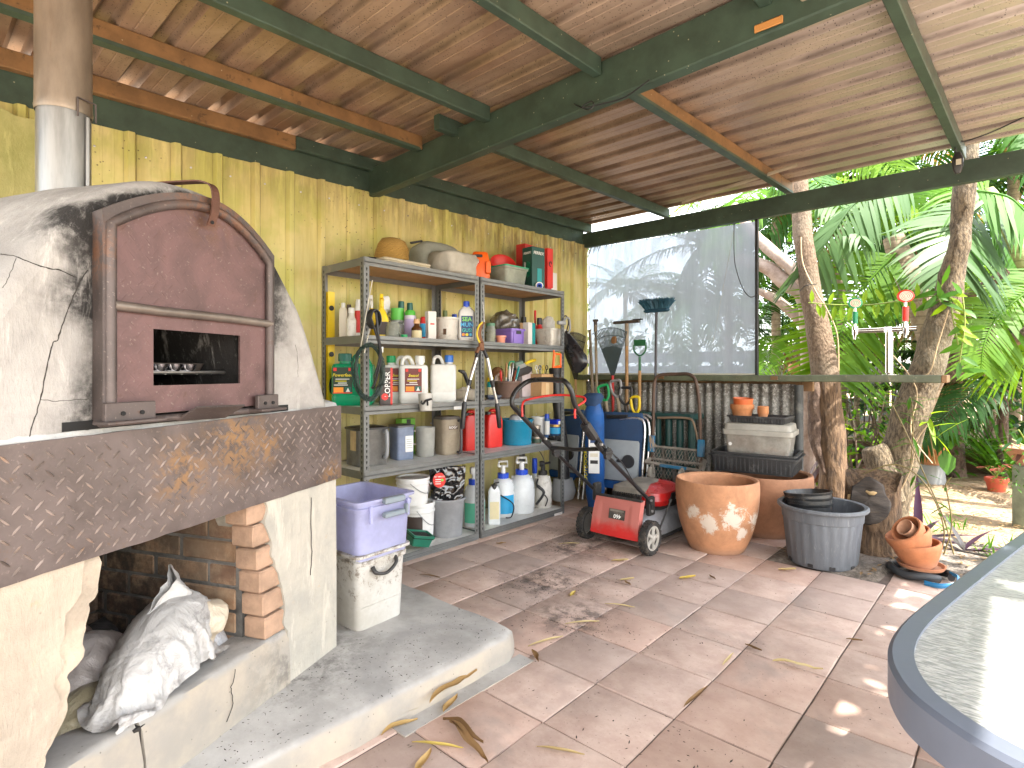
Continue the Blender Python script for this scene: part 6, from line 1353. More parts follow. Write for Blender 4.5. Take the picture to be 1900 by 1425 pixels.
pts = [V(1050, 612, 3.72) - b0, V(1056, 632, 3.7) - b0, V(1066, 655, 3.7) - b0, V(1072, 674, 3.7) - b0, V(1070, 692, 3.7) - b0]
P_ = catmull(pts, 8); rad = catmull([(.008, 0, 0), (.05, 0, 0), (.085, 0, 0), (.082, 0, 0), (.03, 0, 0)], 8); rings = []
for p, r in zip(P_, rad):
 ring = []
 for j in range(30):
  a = 2 * pi * j / 30; q = p + Vector((cos(a) * r.x, sin(a) * r.x * .55, 0)); d = .010 * (1 - 2 * abs(nz((a * 3, q.z * 6, 0), 1.6, 2))) * min(1, r.x / .05); ring.append(tuple(q + Vector((cos(a), sin(a), 0)) * d))
 rings.append(ring)
m.loft(rings, True, True); m.build('bag', mat('black_bag_film', (.012, .012, .015), .28, spec=.8), hk, 80)
m = MB(); m.tube(catmull([V(1043, 590, 3.64) - b0, V(1050, 586, 3.68) - b0, V(1055, 596, 3.7) - b0, V(1052, 612, 3.72) - b0], 5), .006, 6); m.build('hook', DSTEEL, hk, 60)
bt = thing('blower_tube', 'fat black leaf blower tube standing beside the right shelf post', 'tube', (.36, 3.83, .0)); top = Vector((.275, 3.83, 1.13)) - bt.location
m = MB(); m.tube([(.01, 0, .22), (.0, 0, .5), top * .85, top], [.05, .046, .044, .044], 18); m.build('tube', P_BLACK, bt, 50)
m = MB(); d = top.normalized(); m.tube([top - d * .02, top, top + d * .03, top + d * .035], [.047, .053, .053, .045], 18); m.build('collar', P_BLACK, bt, 40)
m = MB(); m.rloft([(.06, .09, .05), (.08, .11, .12), (.06, .08, .23)], .04, 4); m.build('motor_housing', P_GREY, bt, 40)
SIL = mat('silver_tube', (.66, .66, .66), .25, .9, bump=0); CGREY = plastic('chair_grey', (.30, .33, .35), .5); NAVYF = mat('navy_fabric', (.022, .055, .13), .85, bump=.3, bs=120); BLUEF = mat('bright_blue_fabric', (.01, .085, .30), .6, var=.3, bump=.3, bs=60)
def chair(label, x, y, rz, tube=True):
 th = thing('folding_chair', label, 'folding chair', (x, y, 0), rz, 'folded camping chairs', rot=(radians(-6), 0, radians(rz)))
 m = MB(); m.rloft([(.165, .009, .24), (.175, .011, .28), (.175, .011, .55), (.165, .009, .57)], .01, 3); m.build('side_table', CGREY, th, 30)
 m = MB(); m.rloft([(.19, .02, .20), (.2, .026, .26), (.2, .028, .75), (.18, .02, .80)], .02, 3, T(-.01, .045, 0)); m.build('seat_fabric', NAVYF, th, 40)
 m = MB(); m.rloft([(.14, .018, .17), (.17, .022, .23)], .02, 3, T(-.01, .02, 0)); m.build('fabric_edge', BLUEF, th, 40)
 m = MB(); m.lathe([(.05, -.012), (.055, 0), (.05, .012)], 18, T(.09, -.02, .40) @ RX(90), True, True); m.cbox(.03, -.022, .40, .08, .01, .024, .003); m.build('pivot_knob', P_BLACK, th, 40)
 for k in range(3):
  m = MB(); xx = .205 + .028 * k; yy = .02 + .03 * k; m.tube(catmull([(xx - .22, yy, .74 + .015 * k), (xx - .06, yy, .755 + .015 * k), (xx, yy, .69), (xx - .003, yy, .4), (xx - .01, yy, .02)], 5), .0105, 10); m.build('frame_tube', SIL, th, 60)
 for k in range(2): m = MB(); m.tube([(-.2 - .02 * k, .03 + .03 * k, .78), (-.195 - .02 * k, .03 + .03 * k, .02)], .0105, 10); m.build('frame_tube', SIL, th, 60)
 m = MB(); m.tube([(-.12, .0, .755), (.06, .0, .765)], .016, 10); m.build('arm_rest', P_BLACK, th, 50); return th
chair('folded camping chair with grey side table right of the blue umbrella bag', .78, 4.0, 8)
chair('folded camping chair with grey side table behind the shelf end post', .16, 4.05, -6)
um = thing('umbrella_bag', 'bright blue umbrella carry bag with white label standing on the pavers', 'bag', (.62, 3.93, 0)); m = MB(); rings = []
tops = V(1102, 748, 3.76) - um.location
for i in range(30):
 f = i / 29; c = Vector((tops.x * f, tops.y * f - .0, .01 + (tops.z - .0) * f)); r = .078 * (1 - .25 * max(0, (.15 - f) / .15)) * (1 if f < .9 else 1 - (f - .9) * 4); ring = []
 for j in range(28):
  a = 2 * pi * j / 28; d = .007 * (1 - 2 * abs(nz((cos(a) * 1.5, sin(a) * 1.5, f * 7), 1.3, 4))); ring.append(tuple(c + Vector((cos(a) * (r + d), sin(a) * (r + d) * .8, 0))))
 rings.append(ring)
m.loft(rings, True, True); m.build('bag', BLUEF, um, 70)
m = MB(); m.rloft([(.055, .05, tops.z - .02, tops.x - .01, tops.y), (.085, .06, tops.z + .05, tops.x - .01, tops.y), (.06, .04, tops.z + .08, tops.x, tops.y)], .04, 4); m.build('bag_flap', NAVYF, um, 60)
LM = T(0, 0, 0) @ Matrix.Translation(tops * .56 + Vector((.037, -.062, 0))) @ RZ(32) @ Matrix(((1, 0, 0, 0), (0, 0, -1, 0), (0, 1, 0, 0), (0, 0, 0, 1)))
m = MB(); m.box(0, .05, .016, .085, .44, .002, LM); lb = m.build('paper_label', P_WHITE, um, 0)
text(0, 'lettering', 'CHILL', .022, M_INK, lb, LM @ T(0, .195, .018)); m = MB(); m.box(0, .235, .0185, .03, .022, .001, LM @ T(0, 0, 0)); m.build('print', T_ORG, lb, 0)
for k in range(5): m = MB(); m.box(0, .14 - .055 * k, .0185, .06, .028, .001, LM); m.build('print', (P_GREY, L_NAVY, P_GREY, P_CREAM, M_INK)[k], lb, 0)
text(0, 'lettering', 'OUTDOOR', .05, T_YEL, um, Matrix.Translation(tops * .42 + Vector((-.035, -.068, 0))) @ RZ(-6) @ Matrix(((1, 0, 0, 0), (0, 0, -1, 0), (0, 1, 0, 0), (0, 0, 0, 1))) @ T(0, 0, .008) @ RZ(90))
# ---- folding trolley
RUST = mat('rusty_brown_tube', (.11, .07, .05), .6, .4, var=.35, dirt=(.22, .11, .05), da=.4); TBL = mat('chipped_blue_paint', (.02, .16, .30), .55, dirt=(.25, .2, .15), da=.55); TDUST = mat('dusty_grey_steel', (.30, .27, .23), .75, .2, var=.3)
tl2 = thing('trolley', 'folding mesh platform trolley with rusty handle and blue brackets', 'trolley', (1.22, 4.12, 0), 0, rot=(radians(-4), 0, 0))
m = MB(); m.tube(catmull([(-.20, 0, .40), (-.20, 0, .72), (-.205, 0, 1.0), (-.17, 0, 1.10), (0, 0, 1.115), (.10, 0, 1.11), (.155, 0, 1.04), (.19, 0, .8), (.21, 0, .40)], 6), .0135, 10); m.build('handle', RUST, tl2, 60)
m = MB(); m.tube(catmull([(-.18, .03, .76), (.06, .03, .77), (.13, .03, .73), (.19, .03, .50)], 5), .009, 8); m.build('inner_handle', mat('tan_tube', (.28, .2, .13), .6, .4), tl2, 60)
for z in (.53, .43): m = MB(); m.tube([(-.2, -.01, z), (.22, -.01, z)], .009, 8); m.build('cross_rail', TDUST, tl2, 60)
for x in (-.2, .215): m = MB(); m.cbox(x, -.02, .55, .045, .04, .13, .004); m.build('bracket', TBL, tl2, 20)
for a, b in (((-.23, -.06, .40), (.24, -.06, .38)), ((-.23, -.06, .40), (-.2, .02, .44)), ((.24, -.06, .38), (.22, .03, .46))): m = MB(); m.tube([a, b], .016, 4, flat=1.4); m.build('platform_edge', TDUST, tl2, 20)
m = MB(); m.cbox(.02, -.079, .39, .22, .006, .024, .001); m.build('blue_strip', TBL, tl2, 0)
for x in (-.24, .18): m = MB(); m.cbox(x - .0, -.0, .16, .022, .02, .3, .003); m.build('leg', TBL, tl2, 20)
me_ = MB()
for k in range(-14, 26):
 for s in (1, -1):
  x0 = -.21 + k * .03; pts = [(x0 + s * .6 * (z_ - .03), 0, z_) for z_ in (.03, .37)]
  xa, xb = pts[0][0], pts[1][0]; lo, hi = -.21, .22
  def clip(t): return (xa + (xb - xa) * t, -.02, .03 + .34 * t)
  t0, t1 = 0.0, 1.0
  if abs(xb - xa) > 1e-6:
   ta, tb = (lo - xa) / (xb - xa), (hi - xa) / (xb - xa); t0, t1 = max(0, min(ta, tb)), min(1, max(ta, tb))
  if t1 - t0 > .05: me_.tube([clip(t0), clip(t1)], .0022, 4)
me_.build('mesh_deck', TDUST, tl2, 0, kind='stuff')
me2 = MB()
for k in range(16): me2.tube([(-.2 + k * .027, -.03, .41), (-.2 + k * .027 + .05, .0, .52)], .002, 4); me2.tube([(-.2 + k * .027 + .05, -.03, .41), (-.2 + k * .027, .0, .52)], .002, 4)
me2.build('mesh_side', TDUST, tl2, 0, kind='stuff')
for x in (-.15, .10):
 m = MB(); m.lathe([(.044, -.012), (.048, -.006), (.048, .006), (.044, .012)], 20, T(x, -.10, .325) @ RY(82), True, True); w_ = m.build('caster_wheel', plastic('wheel_tan', (.34, .31, .26), .7), tl2, 40); m = MB(); m.tube([(x, -.08, .39), (x - .02, -.10, .36), (x - .02, -.10, .32)], .008, 6); m.tube([(x, -.08, .39), (x + .02, -.10, .36), (x + .02, -.10, .32)], .008, 6); m.build('caster_fork', TDUST, w_, 40)
tw = MB()
for k in range(14): tw.tube([(-.19, -.03, .62), (-.16 + R.uniform(-.02, .03), -.06, .60 + R.uniform(-.02, .02)), (-.15 + R.uniform(-.03, .04), -.06, .55 + R.uniform(-.05, .01))], .0015, 4)
o = tw.build('twine', mat('tan_twine', (.45, .33, .22), .9), None, 0, tuple(tl2.location)); tag(o, 'frayed tan twine tied to the trolley bracket', 'twine')
# ---- lawn mower (its forward is +Y)
DUSTRED = NT('dusty_red_plastic'); n = DUSTRED.noise(6, 7, .7); n2 = DUSTRED.noise(30, 5, .7); zz = DUSTRED.sep()[2]
cc = DUSTRED.mix(DUSTRED.math('MULTIPLY', DUSTRED.ramp(DUSTRED.math('ADD', zz, DUSTRED.math('MULTIPLY', n, .22)), .21, .30), .72), (.56, .022, .02), (.42, .20, .17)); DUSTRED.color(cc); DUSTRED.rough(.5); M_DR = DUSTRED.m
MDECK = mat('grey_mower_deck', (.30, .32, .35), .45, .3, var=.2, dirt=(.2, .17, .13), da=.5); MDARK = mat('mower_dark', (.02, .02, .02), .6, dirt=(.12, .10, .08), da=.5, ds=20); MDUST = mat('dusty_engine_top', (.20, .18, .15), .85, var=.3)
mw = thing('lawn_mower', 'red and grey push lawn mower with black folding handle', 'mower', (0, 0, 0))
m = MB(); m.rloft([(.21, .29, .045, 1.28, 3.54), (.225, .305, .06, 1.28, 3.54), (.215, .295, .15, 1.28, 3.54), (.18, .26, .205, 1.28, 3.54), (.15, .22, .215, 1.28, 3.54)], .19, 7); m.build('deck', MDECK, mw, 45)
m = MB(); m.rloft([(.225, .31, .04, 1.28, 3.54), (.235, .32, .055, 1.28, 3.54), (.225, .31, .065, 1.28, 3.54)], .19, 7); m.build('deck_lip', MDARK, mw, 45)
m = MB(); m.rloft([(.15, .19, .21, 1.31, 3.58), (.165, .20, .235, 1.31, 3.58)], .08, 5); m.build('engine_base', MDARK, mw, 40)
m = MB(); m.rloft([(.16, .20, .235, 1.315, 3.60), (.175, .21, .27, 1.315, 3.60), (.165, .20, .32, 1.315, 3.60), (.12, .15, .352, 1.31, 3.61), (.08, .10, .36, 1.31, 3.61)], .10, 6); m.build('engine_cover', plastic('mower_red', (.50, .018, .018), .28, dirt=(.3, .2, .16), da=.4), mw, 35)
m = MB(); m.rloft([(.125, .11, .30, 1.25, 3.46), (.12, .12, .345, 1.25, 3.48), (.08, .14, .368, 1.26, 3.55), (.05, .10, .372, 1.26, 3.56)], .05, 5); m.build('engine_top', MDUST, mw, 40)
for k in range(13): m = MB(); m.cbox(1.16 + k * .017, 3.35, .285, .006, .03, .055, .001); m.build('cooling_fin', MDARK, mw, 0)
m = MB(); m.prism([(-.10, -.035), (.08, -.04), (.105, .0), (.07, .04), (-.06, .038)], 0, .006, T(1.489, 3.60, .275) @ RY(90) @ RZ(90)); ep = m.build('side_panel', P_BLACK, mw, 20)
text(0, 'lettering', 'OZITO', .03, T_WHITE, ep, FRONT(1.497, 3.63, .276))
fl2 = MB(); f0, f1 = 3.125, 3.10
def fp_(a, b):
 x = 1.155 + (.33 + .02 * (1 - b)) * a - .012 * (1 - b); z = .085 + .235 * b; y = 3.09 + .055 * b + .012 * sin(pi * b) * -1 - .008 * sin(pi * a)
 if .16 < a < .82 and .18 < b < .86: y += .006
 return (x, y, z)
fl2.grid(fp_, 24, 18); fl2.grid(lambda a, b: tuple(Vector(fp_(1 - a, b)) + Vector((0, .012, 0))), 24, 18)
flap = fl2.build('rear_flap', M_DR, mw, 50)
for a in (.0, 1.0): m = MB(); m.loft([[fp_(a, q / 6) for q in range(7)], [tuple(Vector(fp_(a, q / 6)) + Vector((0, .05, 0))) for q in range(7)]], False, False, closed=False); m.build('flap_side', M_DR, flap, 30)
m = MB(); m.cbox(1.322, 3.148, .322, .34, .03, .012, .003); m.build('flap_hinge', MDARK, mw, 20)
BQ = T(1.335, 3.103, .225) @ RX(-12) @ Matrix(((1, 0, 0, 0), (0, 0, -1, 0), (0, 1, 0, 0), (0, 0, 0, 1)))
m = MB(); m.box(0, 0, 0, .115, .062, .004, BQ); bg = m.build('badge', mat('badge_dark', (.05, .045, .04), .5, dirt=(.3, .25, .2), da=.4), flap, 0)
text(0, 'lettering', '460', .036, T_WHITE, bg, BQ @ T(.006, -.012, .003) @ RZ(180)); m = MB(); m.box(0, .022, .0025, .10, .012, .001, BQ); m.build('print', MDUST, bg, 0)
TYRE = mat('tyre_rubber', (.025, .024, .023), .8, dirt=(.16, .13, .10), da=.55, ds=16, bump=.3); HUB = mat('dusty_hub', (.42, .40, .36), .55, var=.2, dirt=(.3, .26, .2), da=.4)
def wheel(x, y, r, side, parent):
 Q = T(x, y, r) @ RY(90); m = MB(); m.lathe([(r * .74, -.022), (r * .93, -.027), (r, -.015), (r, .015), (r * .93, .027), (r * .74, .022)], 40, Q); w_ = m.build('wheel', TYRE, parent, 40)
 tr_ = MB()
 for k in range(26):
  a = 2 * pi * k / 26;
  for s in (-1, 1): tr_.box(r * 1.005, 0, s * .013, .008, r * .13, .020, Q @ RZ(math.degrees(a) + 6 * s))
 tr_.build('tread_blocks', TYRE, w_, 0, kind='stuff')
 s = side; m = MB(); m.lathe([(r * .76, .012 * s), (r * .74, .024 * s), (r * .66, .024 * s), (r * .63, .012 * s)], 36, Q); m.build('rim', HUB, w_, 40)
 m = MB(); m.lathe([(r * .65, .006 * s), (.001, .006 * s)], 30, Q); m.build('rim_back', mat('hub_dark', (.10, .095, .085), .7), w_, 60)
 for k in range(5):
  m = MB(); a = 72 * k; m.loft([[(r * .16, -r * .12, .012 * s), (r * .16, r * .12, .012 * s), (r * .16, r * .09, .026 * s), (r * .16, -r * .09, .026 * s)], [(r * .42, -r * .10, .010 * s), (r * .42, r * .10, .010 * s), (r * .42, r * .06, .02 * s), (r * .42, -r * .06, .02 * s)], [(r * .66, -r * .16, .010 * s), (r * .66, r * .16, .010 * s), (r * .66, r * .12, .02 * s), (r * .66, -r * .12, .02 * s)]], True, True, Q @ RZ(a + 18)); m.build('spoke', HUB, w_, 25)
 m = MB(); m.lathe([(r * .2, .012 * s), (r * .18, .03 * s), (r * .1, .034 * s), (.001, .034 * s)], 18, Q); m.build('hub_cap', HUB, w_, 40)
wheel(1.535, 3.165, .102, 1, mw); wheel(1.045, 3.20, .102, -1, mw); wheel(1.51, 3.82, .085, 1, mw); wheel(1.06, 3.84, .085, -1, mw)
BT = mat('black_tube_paint', (.015, .015, .016), .3, bump=0)
hw = .0145
m = MB(); m.tube([(1.06, 3.29, .30), (1.06, 2.776, .655), (1.06, 2.70, .71)], hw * .85, 10); m.build('lower_handle', BT, mw, 60)
m = MB(); m.tube([(1.46, 3.31, .29), (1.46, 2.74, .68), (1.46, 2.68, .73)], hw * .85, 10); m.build('lower_handle', BT, mw, 60)
m = MB(); m.tube(catmull([(1.06, 2.80, .65), (1.06, 2.47, .895), (1.06, 2.415, .955), (1.06, 2.45, 1.02), (1.075, 2.53, 1.07), (1.16, 2.53, 1.085), (1.36, 2.46, 1.085), (1.435, 2.43, 1.075), (1.46, 2.45, 1.02), (1.46, 2.48, .95), (1.46, 2.56, .87), (1.46, 2.76, .69)], 6), hw, 12); m.build('upper_handle', BT, mw, 60)
m = MB(); m.tube([(1.06, 2.775, .66), (1.26, 2.75, .665), (1.46, 2.73, .69)], hw * .8, 10); m.build('cross_brace', BT, mw, 60)
m = MB(); m.tube(catmull([PX(969, 773, 1.1), PX(970, 748, 1.1), PX(985, 740, 1.15), PX(1030, 733, 1.27), PX(1078, 736, 1.42), PX(1085, 744, 1.46), PX(1068, 757, 1.46), PX(1067, 776, 1.46)], 5), .0065, 8); m.build('bail_lever', P_RED, mw, 60)
m = MB(); m.cbox(1.45, 2.63, .80, .05, .13, .05, .01, T(1.45, 2.63, .80) @ RX(-43) @ T(-1.45, -2.63, -.80)); m.build('switch_box', P_BLACK, mw, 30)
for p in ((1.06, 2.776, .66), (1.46, 2.74, .69)):
 m = MB(); m.lathe([(.034, -.01), (.034, .01)], 16, T(p[0] + .02, p[1] + .03, p[2] - .03) @ RY(90), True, True); m.cbox(p[0] + .03, p[1] + .02, p[2] - .02, .02, .07, .02, .004); m.build('fold_knob', P_BLACK, mw, 40)
for p in ((1.075, 3.27, .31), (1.475, 3.28, .27)): m = MB(); m.cbox(*p, .03, .07, .12, .006); m.build('handle_bracket', MDARK, mw, 20)
for q in ((1.49, 3.27, .24), (1.49, 3.26, .31), (1.482, 2.70, .72), (1.078, 2.70, .72)): m = MB(); m.cyl(.008, -.006, .008, 10, T(*q) @ RY(90)); m.build('bolt', MATS['zinc_screw'], mw, 40)
m = MB(); m.tube(catmull([(1.475, 2.74, .70), (1.49, 2.9, .60), (1.47, 3.1, .43), (1.49, 3.22, .33), (1.49, 3.30, .22)], 5), .004, 6); m.tube(catmull([(1.475, 2.8, .67), (1.45, 2.82, .69), (1.47, 2.88, .62)], 5), .003, 6); m.build('cable', P_BLACK, mw, 60)
m = MB(); m.tube([(1.53, 3.30, .13), (1.55, 3.40, .28), (1.55, 3.41, .30)], [.006, .006, .014], 8); m.build('height_lever', MDARK, mw, 50)
# ---- pots
def terracotta(name, c, spots=None, white=False):
 t = NT(name); n = t.noise(7, 7, .7, None, .3); n2 = t.noise(26, 6, .75); cc = t.mix(t.ramp(n, .3, .7), tuple(x * .75 for x in c), tuple(min(1, x * 1.15) for x in c))
 cc = t.mix(t.ramp(n2, .60, .72, 0, .5), cc, tuple(x * .5 for x in c))
 if white:
  m_ = None
  for p, r in ((( .16, -.17, .25), .16), ((.23, -.02, .22), .12), ((.05, -.22, .20), .12), ((.235, .10, .27), .10), ((-.05, -.24, .26), .10), ((.2, -.1, .15), .10)):
   q = t.spot(p, r, .9); m_ = q if m_ is None else t.math('MAXIMUM', m_, q)
  f = t.math('MULTIPLY', t.ramp(t.math('ADD', t.math('MULTIPLY', m_, .27), t.noise(13, 10, .82, None, .5)), .655, .735), .85); cc = t.mix(f, cc, (.62, .56, .48))
 z = t.sep()[2]; cc = t.mix(t.ramp(z, .06, .0, 0, .4), cc, (.3, .22, .17)); t.color(cc); t.rough(.78); t.bump(n2, .12, .004); return t.m
TC1 = terracotta('terracotta_white_bloom', (.46, .225, .115), white=True); TC2 = terracotta('terracotta_brown', (.36, .175, .095)); TC3 = terracotta('terracotta_orange', (.50, .20, .075)); TC4 = terracotta('terracotta_new', (.46, .175, .075))
def urn(label, p, rmax, h, mt):
 th = thing('terracotta_pot', label, 'pot', p, 0); m = MB(); P_ = catmull([(.60, 0, 0), (.66, .012, 0), (.80, .2, 0), (.93, .45, 0), (.99, .72, 0), (1.0, .88, 0), (.985, .985, 0), (.95, 1.0, 0), (.90, .985, 0), (.87, .95, 0), (.86, .7, 0), (.78, .4, 0), (.6, .12, 0)], 5)
 m.lathe([(q.x * rmax, q.y * h) for q in P_], 56, None, True, True); m.build('body', mt, th, 60); return th
c1 = PY(1330, 1000, 3.58); urn('large terracotta pot with white lime bloom, empty and open', (c1.x, 3.58, 0), .256, .445, TC1)
urn('large plain terracotta pot behind the lime stained one, under the trays', (1.90, 4.17, 0), .30, .42, TC2)
BKP = mat('black_tray_plastic', (.022, .023, .025), .5, dirt=(.12, .12, .12), da=.5, ds=20)
def tray(label, p, hx, hy, h, rz, mt, tap=.86, tilt=(0, 0)):
 th = thing('seed_tray', label, 'tray', p, rz, rot=(radians(tilt[0]), radians(tilt[1]), radians(rz))); m = MB(); m.rloft([(hx * tap, hy * tap, 0), (hx * .97, hy * .97, h - .012), (hx * 1.03, hy * 1.04, h - .010), (hx * 1.03, hy * 1.04, h), (hx * .95, hy * .94, h), (hx * tap * .97, hy * tap * .95, .008)], .02, 4); m.build('body', mt, th, 35)
 m = MB()
 for k in range(18):
  y = -hy + hy * 2 * (k + .5) / 18
  m.box(hx * .945, y * .9, h * .5, .006, .006, h * .75)
  m.box(hx * .9 * (2 * (k + .5) / 18 - 1), -hy * .955, h * .5, .008, .006, h * .75)
 m.build('ribs', mt, th, 0, kind='stuff'); return th
TRZ = 8
tray('deep black plastic tray sitting on the plain terracotta pot', (1.83, 4.18, .425), .285, .19, .12, TRZ, BKP, .9)
tray('second black tray nested in the deep black tray', (1.83, 4.185, .475), .275, .185, .09, TRZ, BKP, .92)
cb_ = thing('storage_box', 'clear plastic storage box of orange cord with pale lid on black trays', 'box', (1.85, 4.2, .507), TRZ)
hx, hy, hh = .215, .145, .20
m = MB(); m.rloft([(hx * .9, hy * .9, 0), (hx, hy, hh), (hx - .004, hy - .004, hh), (hx * .89, hy * .89, .006)], .02, 4); m.build('body', clear('box_clear', (.60, .58, .53), .5, .3), cb_, 40)
m = MB(); m.rloft([(hx * 1.08, hy * 1.10, hh - .02), (hx * 1.08, hy * 1.10, hh + .012), (hx * 1.02, hy * 1.03, hh + .016), (hx * 1.0, hy * 1.0, hh + .055), (hx * .96, hy * .95, hh + .06)], .03, 5); m.build('lid', clear('lid_cloudy', (.62, .60, .54), .18, .35), cb_, 35)
m = MB(); m.lathe([(.012, 0), (.012, .001), (.001, .0012)], 14, T(-hx * .82, -hy * .955, .11) @ RX(90)); m.build('sticker', P_WHITE, cb_, 40)
m = MB()
cpts = [(-hx * .8, -hy * .8, .03)]
for k in range(20):
 for f in (0, .35, .7, 1.0) if k % 2 == 0 else (1.0, .7, .35, 0): cpts.append((-hx * .8 + hx * 1.6 * f, -hy * (.84 - .35 * (f == 1.0)) + R.uniform(0, .05), hh * min(.88, max(.08, (.75 - .5 * f) * R.uniform(.5, 1.25)))))
m.tube(catmull(cpts, 6), .0045, 6); o = m.build('cord', mat('orange_cord', (.62, .25, .07), .6), None, 60, tuple(cb_.location), (0, 0, radians(TRZ))); tag(o, 'long orange cord looped inside the clear storage box', 'cord')
tray('shallow black tray carrying small terracotta pots on the clear box', (1.85, 4.2, .568 + .2), .195, .13, .05, TRZ - 4, BKP, .9)
def flowerpot(label, p, r, h, mt, rim=True, tilt=(0, 0, 0), taper=.7, saucer=False, name='terracotta_pot', group=None):
 th = thing(name, label, 'pot', p, 0, group, rot=tuple(radians(q) for q in tilt)); m = MB()
 if rim: pr = [(r * taper * .98, 0), (r * taper, .004), (r * .90, h * .70), (r * .985, h * .71), (r, h * .73), (r, h * .98), (r * .97, h), (r * .88, h), (r * .86, h * .7), (r * taper * .9, .01), (.001, .01)]
 else: pr = [(r * taper * .98, 0), (r * taper, .004), (r * .96, h * .93), (r, h * .94), (r, h), (r * .93, h), (r * taper * .9, .01), (.001, .01)]
 m.lathe(pr, 36, None, True); m.build('body', mt, th, 40); return th
q0 = Vector((1.72, 4.20, .778)); flowerpot('weathered rimmed terracotta pot on the shallow black tray', tuple(q0), .082, .115, TC3)
flowerpot('smooth orange plastic pot nested in the weathered rimmed pot', (q0.x + .003, q0.y, q0.z + .062), .07, .098, plastic('orange_pot', (.55, .12, .03), .45), False, (3, 4, 0), .84)
q1 = Vector((1.868, 4.20, .786)); m = MB(); m.lathe([(.038, 0), (.046, .008), (.042, .008), (.036, .003), (.001, .003)], 24, None, True); o = m.build('saucer', TC3, None, 40, (q1.x, q1.y, q1.z - .008)); tag(o, 'small terracotta saucer under the stacked mini pots', 'saucer')
for k, nm in enumerate(('lowest mini terracotta pot of the nested stack of three', 'middle mini terracotta pot of the nested stack of three', 'topmost mini terracotta pot of the nested stack of three')): flowerpot(nm, (q1.x, q1.y, q1.z + .018 * k), .037, .062, TC3, group='nested mini terracotta pots')
m = MB(); m.box(0, 0, 0, .03, .004, .14, T(1.62, 4.02, .47) @ RY(-35) @ RX(12)); tag(m.build('timber_offcut', mat('pale_offcut', (.55, .44, .28), .8), None, 0), 'pale timber offcut leaning on the deep black tray', 'offcut')
NUR = mat('grey_nursery_plastic', (.115, .125, .14), .55, var=.18, dirt=(.26, .27, .28), da=.35, ds=22, stretch=(4, 4, .6))
nb = PY(1525, 1000, 3.72); nt = thing('nursery_tub', 'big grey ribbed nursery tub holding black plastic pots', 'tub', (nb.x, 3.72, .005), 0); r, h = .222, .345; m = MB()
def rib(rr_, z, on): return [((rr_ + (.0035 if on and (j % 4) < 2 else 0)) * cos(2 * pi * j / 96), (rr_ + (.0035 if on and (j % 4) < 2 else 0)) * sin(2 * pi * j / 96), z) for j in range(96)]
m.loft([rib(r * .80, 0, 0), rib(r * .82, .006, 0), rib(r * .825, .03, 1), rib(r * .93, h * .74, 1), rib(r * .935, h * .75, 0), rib(r * .97, h * .76, 0), rib(r * .985, h * .92, 0), rib(r * 1.07, h * .93, 0), rib(r * 1.09, h * .95, 0), rib(r * 1.085, h * .985, 0), rib(r * 1.05, h, 0), rib(r * .97, h * .985, 0), rib(r * .94, h * .9, 0), rib(r * .80, .02, 0)], True, True); m.build('body', NUR, nt, 30)
for a in (-95, -60, -20, -140): m = MB(); m.cbox(r * .815, 0, .016, .012, .03, .02, .002, RZ(a)); m.build('drain_hole', P_BLACK, nt, 0)
for k, (nm, dz, tl) in enumerate((('lower black pot nested in the big grey tub', .19, 4), ('middle black pot nested in the big grey tub', .225, 6), ('topmost black pot nested in the big grey tub', .255, 9))):
 th = thing('plastic_pot', nm, 'pot', (nb.x - .07 + .004 * k, 3.735, .005 + dz - .03), 0, 'black pots nested in the grey tub', rot=(radians(-2), radians(-tl * .8), 0)); r2 = .126 + .002 * k; m = MB(); m.lathe([(r2 * .8, 0), (r2 * .93, .13), (r2 * .985, .132), (r2 * .99, .162), (r2 * 1.02, .166), (r2 * 1.03, .178), (r2 * .98, .178), (r2 * .9, .13), (r2 * .78, .01), (.001, .01)], 44, None, True); m.build('body', mat('black_pot_plastic', (.02, .021, .022), .35, dirt=(.14, .12, .10), da=.5, ds=18), th, 40)
sx, sy = PY(1712, 1045, 3.8).x, 3.82
m = MB(); m.tube([(.125 * cos(q * pi / 14) * (1.15 if q < 14 else 1), .10 * sin(q * pi / 14), .02 + .006 * sin(q * .9)) for q in range(26)], .022, 8, flat=.8); tag(m.build('hose', mat('black_hose', (.03, .034, .038), .5), None, 60, (sx - .02, sy - .01, .01)), 'fat black hose curled under the tumbled terracotta pots', 'hose')
m = MB(); m.tube(catmull([(.02, -.13, .01), (.09, -.145, .015), (.15, -.11, .03), (.155, -.05, .05), (.12, .0, .05)], 6), .013, 6, flat=.5); tag(m.build('strap', plastic('blue_strap', (.02, .17, .36)), None, 60, (sx, sy, 0)), 'flat blue strap curling beside the tumbled terracotta pots', 'strap')
m = MB(); m.lathe([(.05, 0), (.105, .012), (.115, .03), (.106, .03), (.095, .016), (.001, .012)], 36, None, True); o = m.build('saucer', TC4, None, 40, (sx - .01, sy, .045)); tag(o, 'terracotta saucer at the bottom of the tumbled pot stack', 'saucer')
def bowlpot(label, p, r, h, tilt):
 th = thing('terracotta_pot', label, 'pot', p, 0, rot=tuple(radians(q) for q in tilt)); m = MB(); P_ = catmull([(.62, 0, 0), (.68, .1, 0), (.88, .5, 0), (1.0, .8, 0), (1.0, .97, 0), (.95, 1.0, 0), (.90, .95, 0), (.86, .6, 0), (.6, .1, 0)], 4); m.lathe([(q.x * r, q.y * h) for q in P_], 40, None, True, True); m.build('body', TC4, th, 50); return th
bowlpot('lower terracotta bowl of the tumbled stack beside the stump', (sx - .012, sy, .06), .115, .13, (4, -9, 0))
bowlpot('upper terracotta bowl tilted left in the tumbled stack', (sx - .028, sy - .005, .12), .11, .13, (10, -20, 0))
